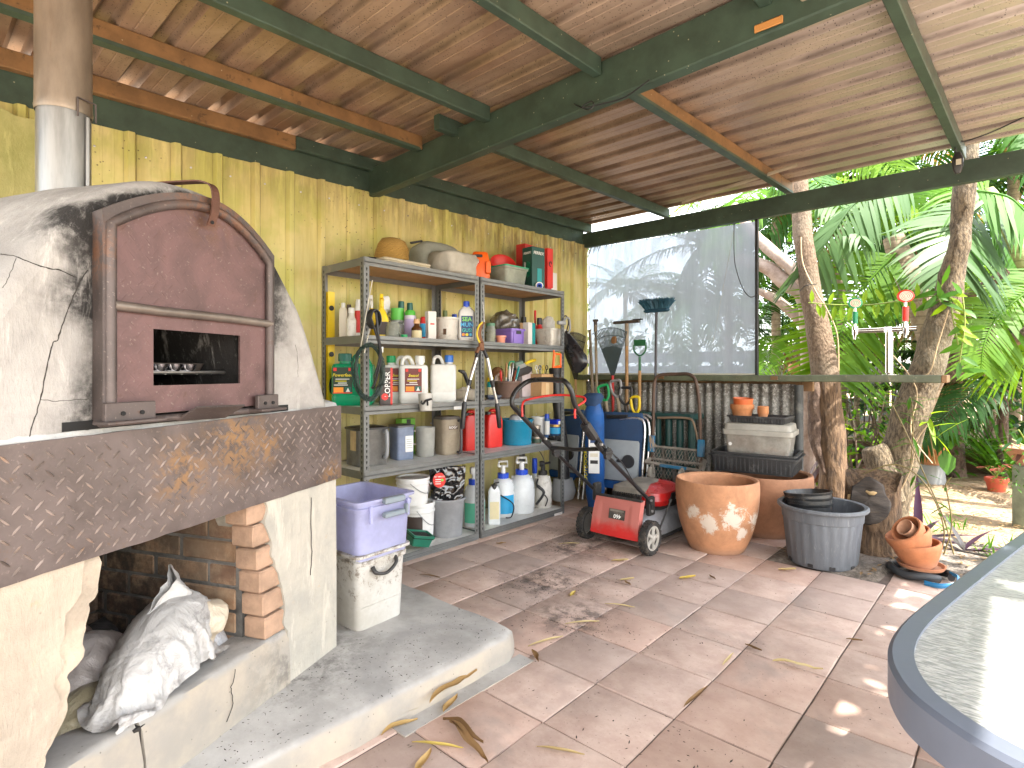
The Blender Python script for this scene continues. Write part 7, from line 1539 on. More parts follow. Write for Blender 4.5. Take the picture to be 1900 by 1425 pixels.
flowerpot('rimmed terracotta pot lying tilted in the upper bowl', (sx - .012, sy - .0, .195), .082, .12, TC4, True, (36, -38, 0))
flowerpot('small terracotta pot lying inside the tilted rimmed pot', (sx - .022, sy - .012, .225), .045, .10, terracotta('terracotta_pale', (.55, .30, .18)), False, (40, -45, 0))
pc = PY(1776, 250, 4.45); cz = thing('power_lead', 'black power lead and socket hanging from the roof beam', 'cable', tuple(pc)); bq = Vector(pc)
m = MB(); m.tube(catmull([V(1900, 217, 4.45) - bq, V(1840, 245, 4.45) - bq, V(1790, 262, 4.45) - bq, V(1774, 258, 4.42) - bq, V(1773, 285, 4.42) - bq, V(1776, 300, 4.42) - bq], 6), .0045, 6); m.build('cable', P_BLACK, cz, 60)
a = V(1777, 292, 4.42) - bq; m = MB(); m.rloft([(.014, .014, .03), (.028, .022, -.01), (.028, .022, -.05), (.02, .016, -.085), (.012, .012, -.10)], .008, 4, T(*a)); m.build('socket', P_BLACK, cz, 40)
m = MB(); m.box(.006, -.024, -.035, .026, .003, .034, T(*a)); m.build('label', P_CREAM, cz, 0)
mc_ = MB(); mc_.tube(catmull([PY(1065, 193, 2.14), PY(1090, 204, 2.12), PY(1102, 196, 2.12), PY(1096, 188, 2.12), PY(1080, 200, 2.12), PY(1120, 192, 2.14), PY(1160, 180, 2.14), PY(1205, 148, 2.14)], 6), .003, 5); tag(mc_.build('cable', P_BLACK, None, 60), 'tangled thin black cable hanging under the main beam', 'cable')
# ---- storage tubs beside the oven
LAV = clear('lavender_plastic', (.56, .57, .80), .14, .3); DIRTY = NT('dirty_clear_tub'); n = DIRTY.noise(5, 8, .75); n2 = DIRTY.noise(30, 6, .8); cc = DIRTY.mix(DIRTY.ramp(n, .35, .65), (.50, .485, .45), (.40, .375, .33)); zz = DIRTY.sep()[2]
cc = DIRTY.mix(DIRTY.math('MULTIPLY', DIRTY.ramp(DIRTY.math('ADD', DIRTY.math('MULTIPLY', zz, .5), DIRTY.math('MULTIPLY', n2, .8)), .50, .62), .8), cc, (.12, .085, .055)); DIRTY.color(cc); DIRTY.rough(.4)
def bin_(label, x, y, z, hx, hy, h, rz, mt, tap=.92, rimw=.018, name='storage_tub'):
 th = thing(name, label, 'tub', (x, y, z), rz); m = MB(); m.rloft([(hx * tap, hy * tap, 0), (hx * .99, hy * .99, h - .05), (hx + .006, hy + .006, h - .048), (hx + .008, hy + .008, h - .03), (hx, hy, h - .026), (hx, hy, h - .012), (hx + rimw, hy + rimw, h - .010), (hx + rimw, hy + rimw, h), (hx - .004, hy - .004, h), (hx * tap - .005, hy * tap - .005, .006)], .03, 5); m.build('body', mt, th, 40); return th
tx, ty = 1.155, 1.345
lo = bin_('grimy cloudy white storage tub with black handle on the concrete slab', tx, ty, .101, .155, .125, .305, 4, DIRTY.m)
m = MB(); m.tube(catmull([(.157, -.055, .245), (.175, -.05, .225), (.18, .0, .215), (.175, .05, .24), (.157, .06, .262)], 5), [.009] * 6 + [.007] * 10 + [.009] * 5, 8); m.build('handle', mat('black_handle', (.03, .028, .026), .5, dirt=(.15, .12, .1), da=.4), lo, 50)
for q in range(3): m = MB(); m.box(.148 - .004 * q, 0, .09 + .05 * q, .004, .2, .003); m.build('rib', DIRTY.m, lo, 0)
up_ = bin_('clean lavender storage tub with grey clip handles stacked on the grimy tub', tx, ty + .005, .375, .168, .138, .245, 4, LAV, .93, .016)
for z_, t2_ in ((.235, 0), (.178, 1)):
 m = MB(); m.cbox(.192 + .0, .02, z_, .026, .105, .022 if t2_ else .026, .005); hh2 = m.build('clip_handle', plastic('clip_grey', (.20, .24, .27), .4), up_, 30)
 if t2_: m = MB(); m.cbox(.20, .078, z_ + .012, .02, .012, .04, .003); m.build('clip_hook', plastic('clip_grey', (.20, .24, .27)), hh2, 20)
for y_ in (-.09, .1): m = MB(); m.cbox(.186, y_, .19, .01, .012, .07, .002); m.build('rim_post', LAV, up_, 20)
m = MB(); m.cbox(-.05, -.155, .19, .012, .012, .06, .002); m.build('rim_post', LAV, up_, 20)
th3 = bin_('second lavender tub standing behind the grimy tub against the oven', .84, 1.30, .101, .13, .115, .30, 4, LAV)
# ================================================================ GARDEN BEYOND THE BENCH
LF = [leafmat('palm_mid', (.06, .17, .014), (.032, .105, .012), .48, .42), leafmat('palm_bright', (.14, .27, .012), (.075, .19, .012), .5, .5), leafmat('palm_greygreen', (.085, .16, .055), (.05, .11, .035), .4, .35), leafmat('palm_dark', (.028, .085, .014), (.016, .055, .012), .45, .32), leafmat('palm_dead', (.30, .20, .09), (.20, .12, .05), .6, .25)]
LB = [leafmat('broad_green', (.07, .19, .016), (.035, .115, .012), .42, .4), leafmat('broad_lime', (.20, .33, .015), (.12, .25, .012), .45, .5), leafmat('broad_dark', (.028, .075, .025), (.018, .05, .02), .3, .25), leafmat('broad_variegated', (.28, .36, .18), (.05, .14, .04), .4, .35)]
L_PURP2 = leafmat('purple_leaf', (.075, .035, .075), (.05, .05, .045), .4, .2, tcol=(.25, .05, .15)); L_BRONZE = leafmat('bronze_leaf', (.10, .045, .03), (.06, .03, .03), .35, .2, tcol=(.3, .1, .04))
def bark(name, a, b, moss=None, vs=(10, 10, 2.2), bmp=.8, rings=False):
 t = NT(name); n = t.noise(4, 8, .7, t.mapv(vs), .3); n2 = t.noise(2, 5, .6); v = t.voro(5, 'F1', t.mapv(vs))
 c = t.mix(t.ramp(n, .34, .64), a, b)
 if moss: c = t.mix(t.ramp(n2, .48, .66, 0, .7), c, moss)
 if rings:
  w = t.node('ShaderNodeTexWave', bands_direction='Z'); w.inputs['Scale'].default_value = 4.5; w.inputs['Distortion'].default_value = 1.5; t.link(t.co, w.inputs[0]); c = t.mix(t.ramp(w.outputs['Fac'], .12, .02, 0, .5), c, tuple(x * .5 for x in a)); t.bump(w.outputs['Fac'], .15, .02)
 t.color(c); t.rough(.9); t.bump(n, bmp, .03); t.bump(v, bmp * .5, .02); return t.m
B_BROWN = bark('fissured_brown_bark', (.055, .034, .021), (.20, .125, .07)); B_LICH = bark('lichen_bark', (.05, .036, .022), (.21, .16, .10), (.17, .15, .10), (14, 14, 5)); B_PALE = bark('pale_pink_bark', (.27, .195, .155), (.42, .33, .28), (.30, .27, .21), (3, 3, 3), .3); B_RING = bark('ringed_palm_trunk', (.19, .14, .095), (.31, .245, .18), None, (4, 4, 4), .3, True); B_DARK = bark('dark_bark', (.05, .03, .022), (.17, .115, .085), None, (6, 6, 3)); B_GREENP = bark('green_palm_shaft', (.20, .24, .08), (.34, .36, .16), None, (4, 4, 2), .15, True)
def trunk_px(path, Y, mt, parent, name='trunk', base=None, n=16, seed=1, wob=.012, Ys=None):
 """path: (u, v, width in px) from the ground up; stands at depth Y"""
 pts = []; rad = []
 for i, (u, v, w) in enumerate(path):
  yy = Ys[i] if Ys else Y
  d = ray(u, v); t_ = yy / d.y; pts.append(CAM + d * t_); rad.append(w / FPX * t_ / 2 / sqrt(1 + d.x * d.x + d.y * d.y - 0) * 1.0 if 0 else w / FPX * t_ / 2 / sqrt(1 + ((u - 950) / FPX) ** 2) * .94)
 P_ = catmull(pts, 7); rr_ = [q.x for q in catmull([(r, 0, 0) for r in rad], 7)]
 m = MB(); m.tube([p - base for p in P_], rr_, n)
 m.v = [tuple(Vector(v) + Vector((nz(v, 5, seed), nz(v, 5, seed + 4), 0)) * wob + Vector((nz(v, 16, seed), nz(v, 16, seed + 2), 0)) * wob * .4) for v in m.v]
 return m.build(name, mt, parent, 80)
def at(u, v, Y): return PY(u, v, Y)
# ---- fronds
def frond_mesh(L, n, leafL, w, droop, sag, seed, lift=.35):
 """rachis leaves the origin along +x and arches over; leaflets in two ranks, hanging at their ends"""
 rr = random.Random(seed); m = MB()
 C = [Vector((L * s, .05 * L * sin(s * 2 + seed), L * (lift * s - sag * s * s))) for s in [i / 14 for i in range(15)]]
 m.tube(C, [.012 * (1 - .85 * i / 14) * (L / 1.8) + .0015 for i in range(15)], 5)
 def pt(s): f = s * 14; i = min(13, int(f)); return C[i].lerp(C[i + 1], f - i), (C[i + 1] - C[i]).normalized()
 for k in range(n):
  s = .13 + .87 * (k + rr.uniform(-.25, .25)) / n; s = min(.995, max(.1, s)); p, t_ = pt(s)
  for sd in (-1, 1):
   side = t_.cross(Vector((0, 0, 1))).normalized() * sd; ll = leafL * (sin(pi * (.12 + .83 * s)) ** .6) * rr.uniform(.85, 1.1)
   d = (side * rr.uniform(.75, .9) + t_ * (.45 + .5 * s) + Vector((0, 0, .28 - .1 * s))).normalized(); q = p.copy(); ww = w * rr.uniform(.8, 1.1); dr = droop * rr.uniform(.7, 1.3)
   u_ = d.cross(side if abs(d.dot(side)) < .9 else t_).normalized(); u_ = (t_ - d * t_.dot(d)).normalized()
   prof = (.35, 1.0, .8, .06); ring = []
   for j in range(4):
    ring.append((q - u_ * ww * prof[j], q + u_ * ww * prof[j]))
    d = (d + Vector((0, 0, -dr * (.35 + .35 * j)))).normalized(); u_ = (u_ - d * u_.dot(d)).normalized(); q = q + d * ll / 3
   o = len(m.v)
   for a, b in ring: m.v += [tuple(a), tuple(b)]
   for j in range(3): m.f.append((o + 2 * j, o + 2 * j + 1, o + 2 * j + 3, o + 2 * j + 2))
 return m
FRM = {}
def frm(kind, mt):
 if (kind, mt) not in FRM:
  a = {'arch': (1.9, 48, .52, .016, .5, .62, 1), 'up': (1.8, 44, .5, .015, .35, .35, 2), 'hang': (1.7, 46, .55, .017, .9, 1.05, 3), 'low': (1.3, 40, .42, .011, .45, .55, 4)}[kind]
  me = frond_mesh(*a, lift={'arch': .45, 'up': .8, 'hang': .3, 'low': .6}[kind]).mesh('frond', 180); me.materials.append(LF[mt]); FRM[(kind, mt)] = me
 return FRM[(kind, mt)]
rp_ = random.Random(21)
def palm(label, crown, n, mts, kinds, sc=1.0, trunk=True, tr=.07, group=None, name='palm_tree', lean=(0, 0), az=None, crownshaft=True, tm=None):
 base = Vector((crown[0] + lean[0], crown[1] + lean[1], 0.0)); th = thing(name, label, 'palm', base, 0, group); c = Vector(crown) - base
 if trunk:
  m = MB(); m.tube(catmull([(0, 0, -.05), c * .35 + Vector((lean[0] * .05, 0, 0)), c * .75, c - Vector((0, 0, .02))], 6), [tr * 1.25] * 6 + [tr] * 12 + [tr * .9], 14); m.build('trunk', tm or B_RING, th, 60)
  if crownshaft: m = MB(); m.tube([c - Vector((0, 0, .5)) * sc, c - Vector((0, 0, .2)) * sc, c + Vector((0, 0, .05))], [tr * .95, tr * .9, tr * .5], 12); m.build('crownshaft', B_GREENP, th, 60)
 for k in range(n):
  a = (az[k] if az and k < len(az) else (k * 137.5 + rp_.uniform(-18, 18))); kd = kinds[k % len(kinds)]; dead = k == n - 1 and n > 11; kd = 'hang' if dead else kd; s = sc * rp_.uniform(.85, 1.15)
  put('frond', frm(kd, 4 if dead else mts[k % len(mts)]), th, tuple(c + Vector((0, 0, rp_.uniform(-.06, .06)))), (rp_.uniform(-.25, .25), rp_.uniform(-.35, .25), radians(a))).scale = (s, s, s)
 return th
def frond_px(th, path, Y, leafL, w, n, mt, droop, seed, name='frond', Ys=None, hang=0.0, sides=(-1, 1), fwd=.5):
 """one particular frond: its midrib runs through these points"""
 P_ = catmull([PY(u, v, Ys[i] if Ys else Y) for i, (u, v) in enumerate(path)], 8); N_ = len(P_) - 1; rr = random.Random(seed); m = MB(); b = Vector(th.location)
 m.tube([p - b for p in P_], [.010 * (1 - .8 * i / N_) + .002 for i in range(N_ + 1)], 5)
 for k in range(n):
  s = .04 + .95 * (k + rr.uniform(-.2, .2)) / n; f = max(0, min(.999, s)) * N_; i = int(f); p = P_[i].lerp(P_[i + 1], f - i) - b; t_ = (P_[i + 1] - P_[i]).normalized()
  for sd in sides:
   vw = Vector((.743 * .6, -.67 * .6, .5)) ; side = t_.cross(vw).normalized() * sd; ll = leafL * (sin(pi * (.15 + .8 * s)) ** .5) * rr.uniform(.88, 1.1)
   d = (side * .85 + t_ * fwd + Vector((0, 0, -hang)) + Vector((rr.uniform(-.08, .08), rr.uniform(-.15, .05), rr.uniform(-.06, .06)))).normalized(); q = p.copy(); dr = droop * rr.uniform(.6, 1.3); u_ = (t_ - d * t_.dot(d)).normalized(); ww = w * rr.uniform(.8, 1.1); o = len(m.v)
   for j in range(5):
    pr = (.4, 1, .95, .6, .05)[j]; m.v += [tuple(q - u_ * ww * pr), tuple(q + u_ * ww * pr)]
    d = (d + Vector((0, 0, -dr * (.2 + .25 * j)))).normalized(); u_ = (u_ - d * u_.dot(d)); u_ = u_.normalized() if u_.length > 1e-4 else Vector((1, 0, 0)); q = q + d * ll / 4
   for j in range(4): m.f.append((o + 2 * j, o + 2 * j + 1, o + 2 * j + 3, o + 2 * j + 2))
 return m.build(name, mt, th, 180)
# ---- trees close behind the bench
def tree(label, u, Y, name='tree', cat='tree'): q = PY(u, 690, Y); return thing(name, label, cat, (q.x, Y, 0))
t1 = tree('straight brown barked tree behind the bench, left of the beer tap', 1545, 5.3); b = Vector(t1.location)
trunk_px([(1550, 960, 66), (1547, 900, 60), (1540, 800, 60), (1533, 705, 58)], 5.3, B_BROWN, t1, base=b, wob=.016)
trunk_px([(1533, 706, 57), (1520, 620, 52), (1505, 545, 45), (1494, 470, 41), (1487, 400, 38), (1482, 300, 36), (1478, 150, 32)], 5.3, bark('grey_brown_bark', (.09, .058, .036), (.19, .135, .09), (.17, .14, .10), (14, 14, 7), .5), t1, 'upper_trunk', base=b, seed=3, wob=.008)
trunk_px([(1515, 705, 24), (1512, 760, 30), (1518, 830, 24), (1530, 880, 12)], 5.22, B_DARK, t1, 'bark_ridge', base=b, wob=.02)
vn = MB(); vn.tube([p - b for p in catmull([at(1556, 690, 5.15), at(1553, 620, 5.15), at(1532, 570, 5.15), at(1516, 545, 5.16), at(1490, 490, 5.18), at(1486, 440, 5.18)], 6)], .006, 5); vn.build('clinging_root', mat('tan_root', (.40, .30, .18), .8), t1, 60)
wr = MB(); wr.tube([p - b for p in catmull([at(1484, 540, 5.2), at(1495, 530, 5.14), at(1515, 527, 5.17)], 5)], .004, 5); wr.build('tied_wire', P_BLACK, t1, 50)
t0 = tree('pale pinkish tree with crossing limbs between blind and brown tree', 1496, 5.65); b = Vector(t0.location)
trunk_px([(1500, 930, 30), (1500, 760, 30), (1500, 600, 36), (1492, 545, 40)], 5.7, B_PALE, t0, base=b, wob=.01)
trunk_px([(1500, 545, 40), (1460, 525, 34), (1430, 500, 30), (1400, 488, 27), (1350, 478, 24)], 5.65, B_PALE, t0, 'limb', base=b, wob=.014)
trunk_px([(1500, 530, 30), (1460, 490, 27), (1425, 460, 24), (1395, 430, 20), (1360, 380, 18)], 5.6, B_PALE, t0, 'limb', base=b, wob=.012)
trunk_px([(1505, 610, 26), (1470, 580, 24), (1440, 555, 20), (1405, 540, 14)], 5.8, B_PALE, t0, 'limb', base=b, wob=.012)
t2 = tree('lichen covered tree leaning right behind the end of the bench', 1650, 4.98); b = Vector(t2.location)
trunk_px([(1636, 1000, 95), (1652, 920, 88), (1667, 850, 82), (1686, 780, 78), (1708, 715, 73), (1734, 640, 67), (1757, 560, 60), (1772, 490, 53), (1783, 420, 47), (1792, 340, 46), (1800, 240, 42), (1806, 100, 38)], 4.98, B_LICH, t2, base=b, n=22, wob=.02)
trunk_px([(1650, 930, 70), (1637, 880, 62), (1625, 836, 54), (1622, 828, 40)], 4.86, B_LICH, t2, 'cut_limb', base=b, wob=.014)
rt = MB()
for pts in ([(1640, 640), (1700, 720), (1690, 800), (1730, 860)], [(1760, 575), (1740, 640), (1725, 690), (1700, 700)], [(1660, 930), (1690, 870), (1700, 820), (1720, 790)]): rt.tube([p - b for p in catmull([at(u, v, 4.82) for u, v in pts[:]], 6)], .0045, 5)
o = rt.build('clinging_roots', MATS['tan_root'], t2, 60, kind='stuff')
st = thing('tree_stump', 'sawn tree stump with blackened cut face behind the terracotta pots', 'stump', (2.55, 4.14, 0)); b = Vector(st.location)
m = MB(); rings = []
for z, r, dy in ((-.02, .19, 0), (.05, .165, 0), (.15, .15, .0), (.28, .15, -.01), (.38, .15, -.015), (.50, .145, .02)):
 ring = []
 for j in range(30):
  a = 2 * pi * j / 30; zz = z
  y = r * sin(a) * .9 + dy; x = r * cos(a) * 1.0
  if z > .2: zz = z if y > 0 else z + (y / .12) * (z - .14) * .62
  ring.append((x + .014 * nz((x, y, z), 9), y + .014 * nz((x, y, z), 9, 3), zz))
 rings.append(ring)
m.loft(rings, False, True); m.build('trunk', B_BROWN, st, 50)
Q = T(.0, -.128, .345) @ RZ(6) @ RX(70)
m = MB(); m.lathe([(.105, -.05), (.112, .0), (.10, .014), (.001, .018)], 34, Q, True, False, .98, 1.28); m.v = [tuple(Vector(v) + Vector((nz(v, 14), nz(v, 14, 2), nz(v, 14, 4))) * .024) for v in m.v]; m.build('cut_face', mat('weathered_black_wood', (.055, .045, .038), .9, var=.5, dirt=(.20, .14, .08), da=.25, ds=9, bump=.5, bs=40, stretch=(1, 1, 5)), st, 60)
m = MB(); m.tube([(-.01, -.150, .405), (.01, -.158, .395), (.03, -.156, .398), (.045, -.148, .402)], [.006, .012, .014, .004], 6); m.tube([(-.11, -.10, .36), (-.10, -.12, .33), (-.09, -.12, .30)], [.01, .02, .01], 6); m.build('torn_wood', mat('torn_yellow_wood', (.42, .29, .14), .9, var=.4), st, 60, kind='stuff')
t4 = tree('dark leaning tree with a thick bare limb rising to the right', 1776, 7.6); b = Vector(t4.location)
trunk_px([(1776, 895, 44), (1771, 840, 44), (1766, 780, 48), (1764, 720, 50), (1778, 685, 44)], 7.6, B_DARK, t4, base=b, wob=.02)
trunk_px([(1770, 700, 44), (1800, 672, 40), (1840, 650, 38), (1880, 633, 36), (1930, 600, 34), (1990, 540, 30)], 5.75, bark('grey_dark_limb', (.10, .07, .055), (.27, .20, .165), None, (4, 4, 8), .4), t4, 'limb', base=b, wob=.02, Ys=[7.5, 6.7, 6.2, 5.9, 5.75, 5.6])
trunk_px([(1768, 700, 40), (1775, 610, 34), (1795, 552, 30), (1835, 525, 27), (1870, 500, 22)], 6.0, B_DARK, t4, 'limb', base=b, wob=.02)
# ---- palms: the leaning ringed one, the green shafted one, then the others
p3 = thing('palm_tree', 'leaning palm with pale ringed trunk behind the beer tap', 'palm', tuple(PY(1672, 900, 6.1) * 1.0)); p3.location.z = 0; b = Vector(p3.location)
trunk_px([(1666, 940, 48), (1672, 900, 44), (1695, 800, 46), (1722, 720, 52), (1738, 672, 56), (1722, 610, 58), (1697, 545, 57), (1672, 480, 52), (1658, 440, 44)], 6.1, B_RING, p3, base=b, wob=.006, n=20)
frond_px(p3, [(1662, 470), (1632, 500), (1590, 548), (1562, 610), (1548, 670), (1547, 700)], 6.0, .62, .017, 44, LF[1], .10, 4, sides=(-1, 1), Ys=[6.0, 5.9, 5.75, 5.6, 5.5, 5.45])
frond_px(p3, [(1690, 330), (1640, 345), (1585, 378), (1540, 440), (1505, 490), (1482, 514)], 5.55, .55, .019, 40, LF[2], .30, 7, hang=.9, Ys=[5.9, 5.7, 5.5, 5.35, 5.3, 5.25], fwd=.25)
frond_px(p3, [(1655, 440), (1600, 400), (1540, 385), (1500, 400)], 6.4, .6, .016, 36, LF[1], .2, 10)
p5 = thing('palm_tree', 'palm with green ringed shaft arching in at the upper right', 'palm', (4.2, 6.6, 0)); b = Vector(p5.location)
trunk_px([(2040, 800, 46), (1960, 600, 44), (1905, 490, 42), (1870, 420, 38), (1842, 366, 32), (1835, 350, 20)], 6.2, B_GREENP, p5, base=b, wob=.004)
frond_px(p5, [(1842, 372), (1800, 400), (1780, 430), (1775, 470), (1772, 500)], 5.8, .62, .018, 36, LF[2], .22, 14, hang=.25, Ys=[6.1, 5.8, 5.55, 5.4, 5.35])
frond_px(p5, [(1842, 366), (1815, 355), (1870, 365), (1905, 395), (1950, 430)], 5.7, .5, .016, 34, LF[0], .2, 15, hang=.6)
frond_px(p5, [(1845, 370), (1800, 350), (1740, 360), (1690, 400)], 6.3, .6, .016, 36, LF[1], .25, 17)
frond_px(p5, [(1850, 380), (1880, 420), (1900, 470), (1905, 520)], 6.5, .55, .016, 36, LF[0], .2, 18)
frond_px(p5, [(1960, 500), (1900, 545), (1850, 590), (1826, 640), (1820, 690)], 5.9, .42, .013, 40, LF[1], .15, 19, Ys=[6.2, 6.0, 5.8, 5.65, 5.6])
frond_px(p5, [(1960, 640), (1900, 672), (1850, 680), (1810, 670)], 6.2, .4, .012, 34, LF[1], .2, 20)
def C(u, v, Y): q = PY(u, v, Y); return (q.x, q.y, q.z)
ALLK = ('arch', 'up', 'hang', 'arch')
palm('slender palm high behind the brown barked tree', C(1560, 330, 7.6), 12, (0, 1, 3), ALLK, 1.0, tr=.05)
palm('palm whose fronds hang beside the edge of the blind', C(1440, 375, 7.0), 12, (2, 0, 1), ('hang', 'arch', 'hang', 'up'), .9, tr=.05)
palm('tall palm seen through the right of the blind', C(1352, 470, 7.8), 11, (0, 3, 2), ALLK, 1.05, tr=.055)
palm('palm far behind the beer tap with dense dark crown', C(1700, 400, 9.5), 13, (3, 0, 3), ALLK, 1.1, tr=.06)
palm('bushy low palm filling the gap right of the lichen tree', C(1838, 600, 8.2), 13, (1, 0, 1), ('up', 'arch', 'low'), .9, tr=.05)
palm('dark low palm under the bare limb at the right', C(1862, 705, 7.6), 13, (3, 3, 0), ('low', 'arch', 'up'), .8, tr=.04, crownshaft=False, tm=B_DARK)
palm('young palm clump low beside the blind edge', C(1440, 640, 7.2), 12, (0, 3, 1), ('low', 'up', 'arch'), .75, tr=.035, crownshaft=False)
palm('young bright palm low between brown tree and tap', C(1590, 660, 8.4), 11, (1, 0), ('low', 'up'), .8, tr=.035, crownshaft=False)
palm('far palm rising above the back beam at centre', C(1640, 250, 10.5), 12, (1, 0), ALLK, 1.2, tr=.06)
palm('far palm rising above the back beam near the right edge', C(1880, 250, 9.5), 12, (0, 1), ALLK, 1.2, tr=.06)
palm('dark palm at the far right behind the bare limb', C(1910, 520, 10.5), 12, (3, 0), ALLK, 1.2, tr=.06)
palm('far palm behind the right part of the blind', C(1290, 560, 10.5), 11, (0, 3), ALLK, 1.0, tr=.05)
palm('small palm behind the far left of the blind', C(1160, 545, 12.5), 10, (3, 2), ALLK, .9, tr=.05)
# ---- shrubs: clouds of separate leaves on stems
def leafcard(m, p, d, up, L, w, fold=.25):
 d = d.normalized(); s = d.cross(up); s = s.normalized() if s.length > 1e-4 else Vector((1, 0, 0)); n_ = s.cross(d); o = len(m.v)
 for f, k in ((0, .05), (.35, .9), (.7, .75), (1, .02)):
  q = p + d * L * f - n_ * L * .18 * f * f
  m.v += [tuple(q - s * w * k + n_ * w * fold * k), tuple(q), tuple(q + s * w * k + n_ * w * fold * k)]
 for j in range(3): m.f += [(o + 3 * j, o + 3 * j + 1, o + 3 * j + 4, o + 3 * j + 3), (o + 3 * j + 1, o + 3 * j + 2, o + 3 * j + 5, o + 3 * j + 4)]
SHM = {}
def shrub_mesh(kind):
 if kind in SHM: return SHM[kind]
 N_, L, w, seed, fl = {'fine': (520, .06, .014, 1, .5), 'broad': (210, .15, .042, 2, .6), 'strap': (120, .38, .016, 3, 1.0), 'lance': (260, .13, .020, 4, .6), 'big': (70, .26, .085, 5, .7)}[kind]
 rr = random.Random(seed); m = MB()
 for k in range(N_):
  a = rr.uniform(0, 6.28); r = sqrt(rr.random()) * .5; z = rr.uniform(.05, 1.0); r *= (1.15 - .5 * abs(z - .55) * 2 * .6)
  cl = nz((r * cos(a) * 3, r * sin(a) * 3, z * 3), 1.4, seed)
  if cl < -.18: continue
  if kind == 'strap': p = Vector((.06 * cos(a), .06 * sin(a), 0)); d = Vector((cos(a) * rr.uniform(.3, 1), sin(a) * rr.uniform(.3, 1), rr.uniform(.5, 1.4))); ll = L * rr.uniform(1.2, 2.4); leafcard(m, p, d, Vector((0, 0, 1)), ll, w, .2); continue
  p = Vector((r * cos(a), r * sin(a), z)); d = Vector((cos(a) + rr.uniform(-.6, .6), sin(a) + rr.uniform(-.6, .6), rr.uniform(-fl, fl * .8)))
  leafcard(m, p, d, Vector((rr.uniform(-.3, .3), rr.uniform(-.3, .3), 1)), L * rr.uniform(.7, 1.3), w * rr.uniform(.7, 1.2))
 SHM[kind] = m; return m
SHME = {}
def shrub(label, u, v, Y, h, wid, kind, mt, name='shrub', stems=5, zoff=0.0, group=None):
 q = PY(u, v, Y) if v else PY(u, 690, Y); base = (q.x, Y, zoff); th = thing(name, label, name, base, rp_.uniform(0, 360), group)
 if (kind, mt.name) not in SHME: me = shrub_mesh(kind).mesh('foliage', 180); me.materials.append(mt); SHME[(kind, mt.name)] = me
 o = put('foliage', SHME[(kind, mt.name)], th); o.scale = (wid, wid, h)
 if stems and kind != 'strap':
  m = MB()
  for k in range(stems): a = k * 2.4; m.tube([(.03 * cos(a), .03 * sin(a), -.03), (wid * .18 * cos(a), wid * .18 * sin(a), h * .45), (wid * .3 * cos(a + .3), wid * .3 * sin(a + .3), h * .9)], [.012, .008, .004], 5)
  m.build('stems', B_DARK, th, 60, kind='stuff')
 return th
for a in (('bright broad leaved shrub between the iron sheet and the brown tree', 1492, 0, 6.2, .95, .8, 'broad', LB[1]), ('glossy broad leaved shrub left of the brown tree', 1470, 0, 7.0, 1.2, 1.0, 'broad', LB[0]), ('lance leaved shrub right of the brown trunk under the bench', 1592, 0, 6.6, 1.0, .9, 'lance', LB[0]), ('fine leaved hanging shrub below the beer tap', 1625, 0, 7.2, 1.25, 1.0, 'fine', LB[1]), ('dark broad leaved shrub behind the fine leaved one', 1650, 0, 8.0, 1.4, 1.3, 'broad', LB[2]), ('strap leaved clump behind the potted broad leaf plant', 1700, 0, 7.7, .9, .9, 'strap', LB[1]), ('lance leaved shrub right of the lichen tree', 1742, 0, 7.6, 1.1, 1.0, 'lance', LB[0]), ('dark shrub beneath the bare limb', 1800, 0, 8.6, 1.5, 1.4, 'broad', LB[2]), ('variegated broad leaved plant along the retaining wall', 1805, 0, 8.1, .75, .7, 'big', LB[3]), ('broad green plant on the retaining wall at the right edge', 1865, 0, 8.1, .9, .8, 'broad', LB[0]), ('strap leaved clump near the right edge of the garden', 1880, 0, 7.7, 1.0, 1.0, 'strap', LB[0]), ('fine leaved shrub beside the blind edge', 1425, 0, 6.4, 1.05, .8, 'fine', LB[0]), ('tall fine leaved shrub behind the tap', 1600, 0, 9.2, 2.6, 1.8, 'fine', LB[0]), ('tall dark shrub right of the tap', 1720, 0, 9.6, 2.8, 2.0, 'broad', LB[2]), ('tall lance leaved shrub at the right edge', 1890, 0, 10.0, 2.9, 2.2, 'lance', LB[0]), ('tall shrub behind the blind edge', 1400, 0, 9.8, 2.4, 2.0, 'fine', LB[2]), ('bright shrub behind the middle of the blind', 1300, 0, 9.0, 1.6, 1.6, 'broad', LB[0]), ('fine shrub behind the left of the blind', 1190, 0, 10.5, 1.7, 2.0, 'fine', LB[2]), ('lime shrub glowing far right beyond the palms', 1845, 0, 11.5, 2.6, 2.0, 'lance', LB[1]), ('dark shrub far behind the brown tree', 1520, 0, 11.0, 2.9, 2.2, 'broad', LB[2]), ('lance leaved shrub far behind the blind edge', 1450, 0, 11.6, 3.2, 2.4, 'lance', LB[0])): shrub(*a)
fw = MB(); rr = random.Random(31)
for _ in range(5200):
 x = rr.uniform(-7, 9); y = 12.5 + rr.uniform(0, 2.5) + .04 * x; tall = 2.2 + 3.4 * max(0, min(1, (x + 3.2) / 3.0)) + 1.0 * nz((x, 0, 0), .7)
 z = rr.uniform(0, tall)
 if nz((x, y, z), .8, 3) < -.22: continue
 leafcard(fw, Vector((x, y, z)), Vector((rr.uniform(-1, 1), rr.uniform(-1, .2), rr.uniform(-.8, .5))), Vector((rr.uniform(-.4, .4), rr.uniform(-.4, .4), 1)), rr.uniform(.16, .34), rr.uniform(.04, .09))
tag(fw.build('far_foliage', leafmat('far_green', (.07, .15, .03), (.03, .08, .02), .5, .4), None, 180), None, None, None, 'stuff')
fc = thing('paling_fence', 'grey horizontal rail fence far behind the blind', 'fence', (-5.0, 11.6, 0))
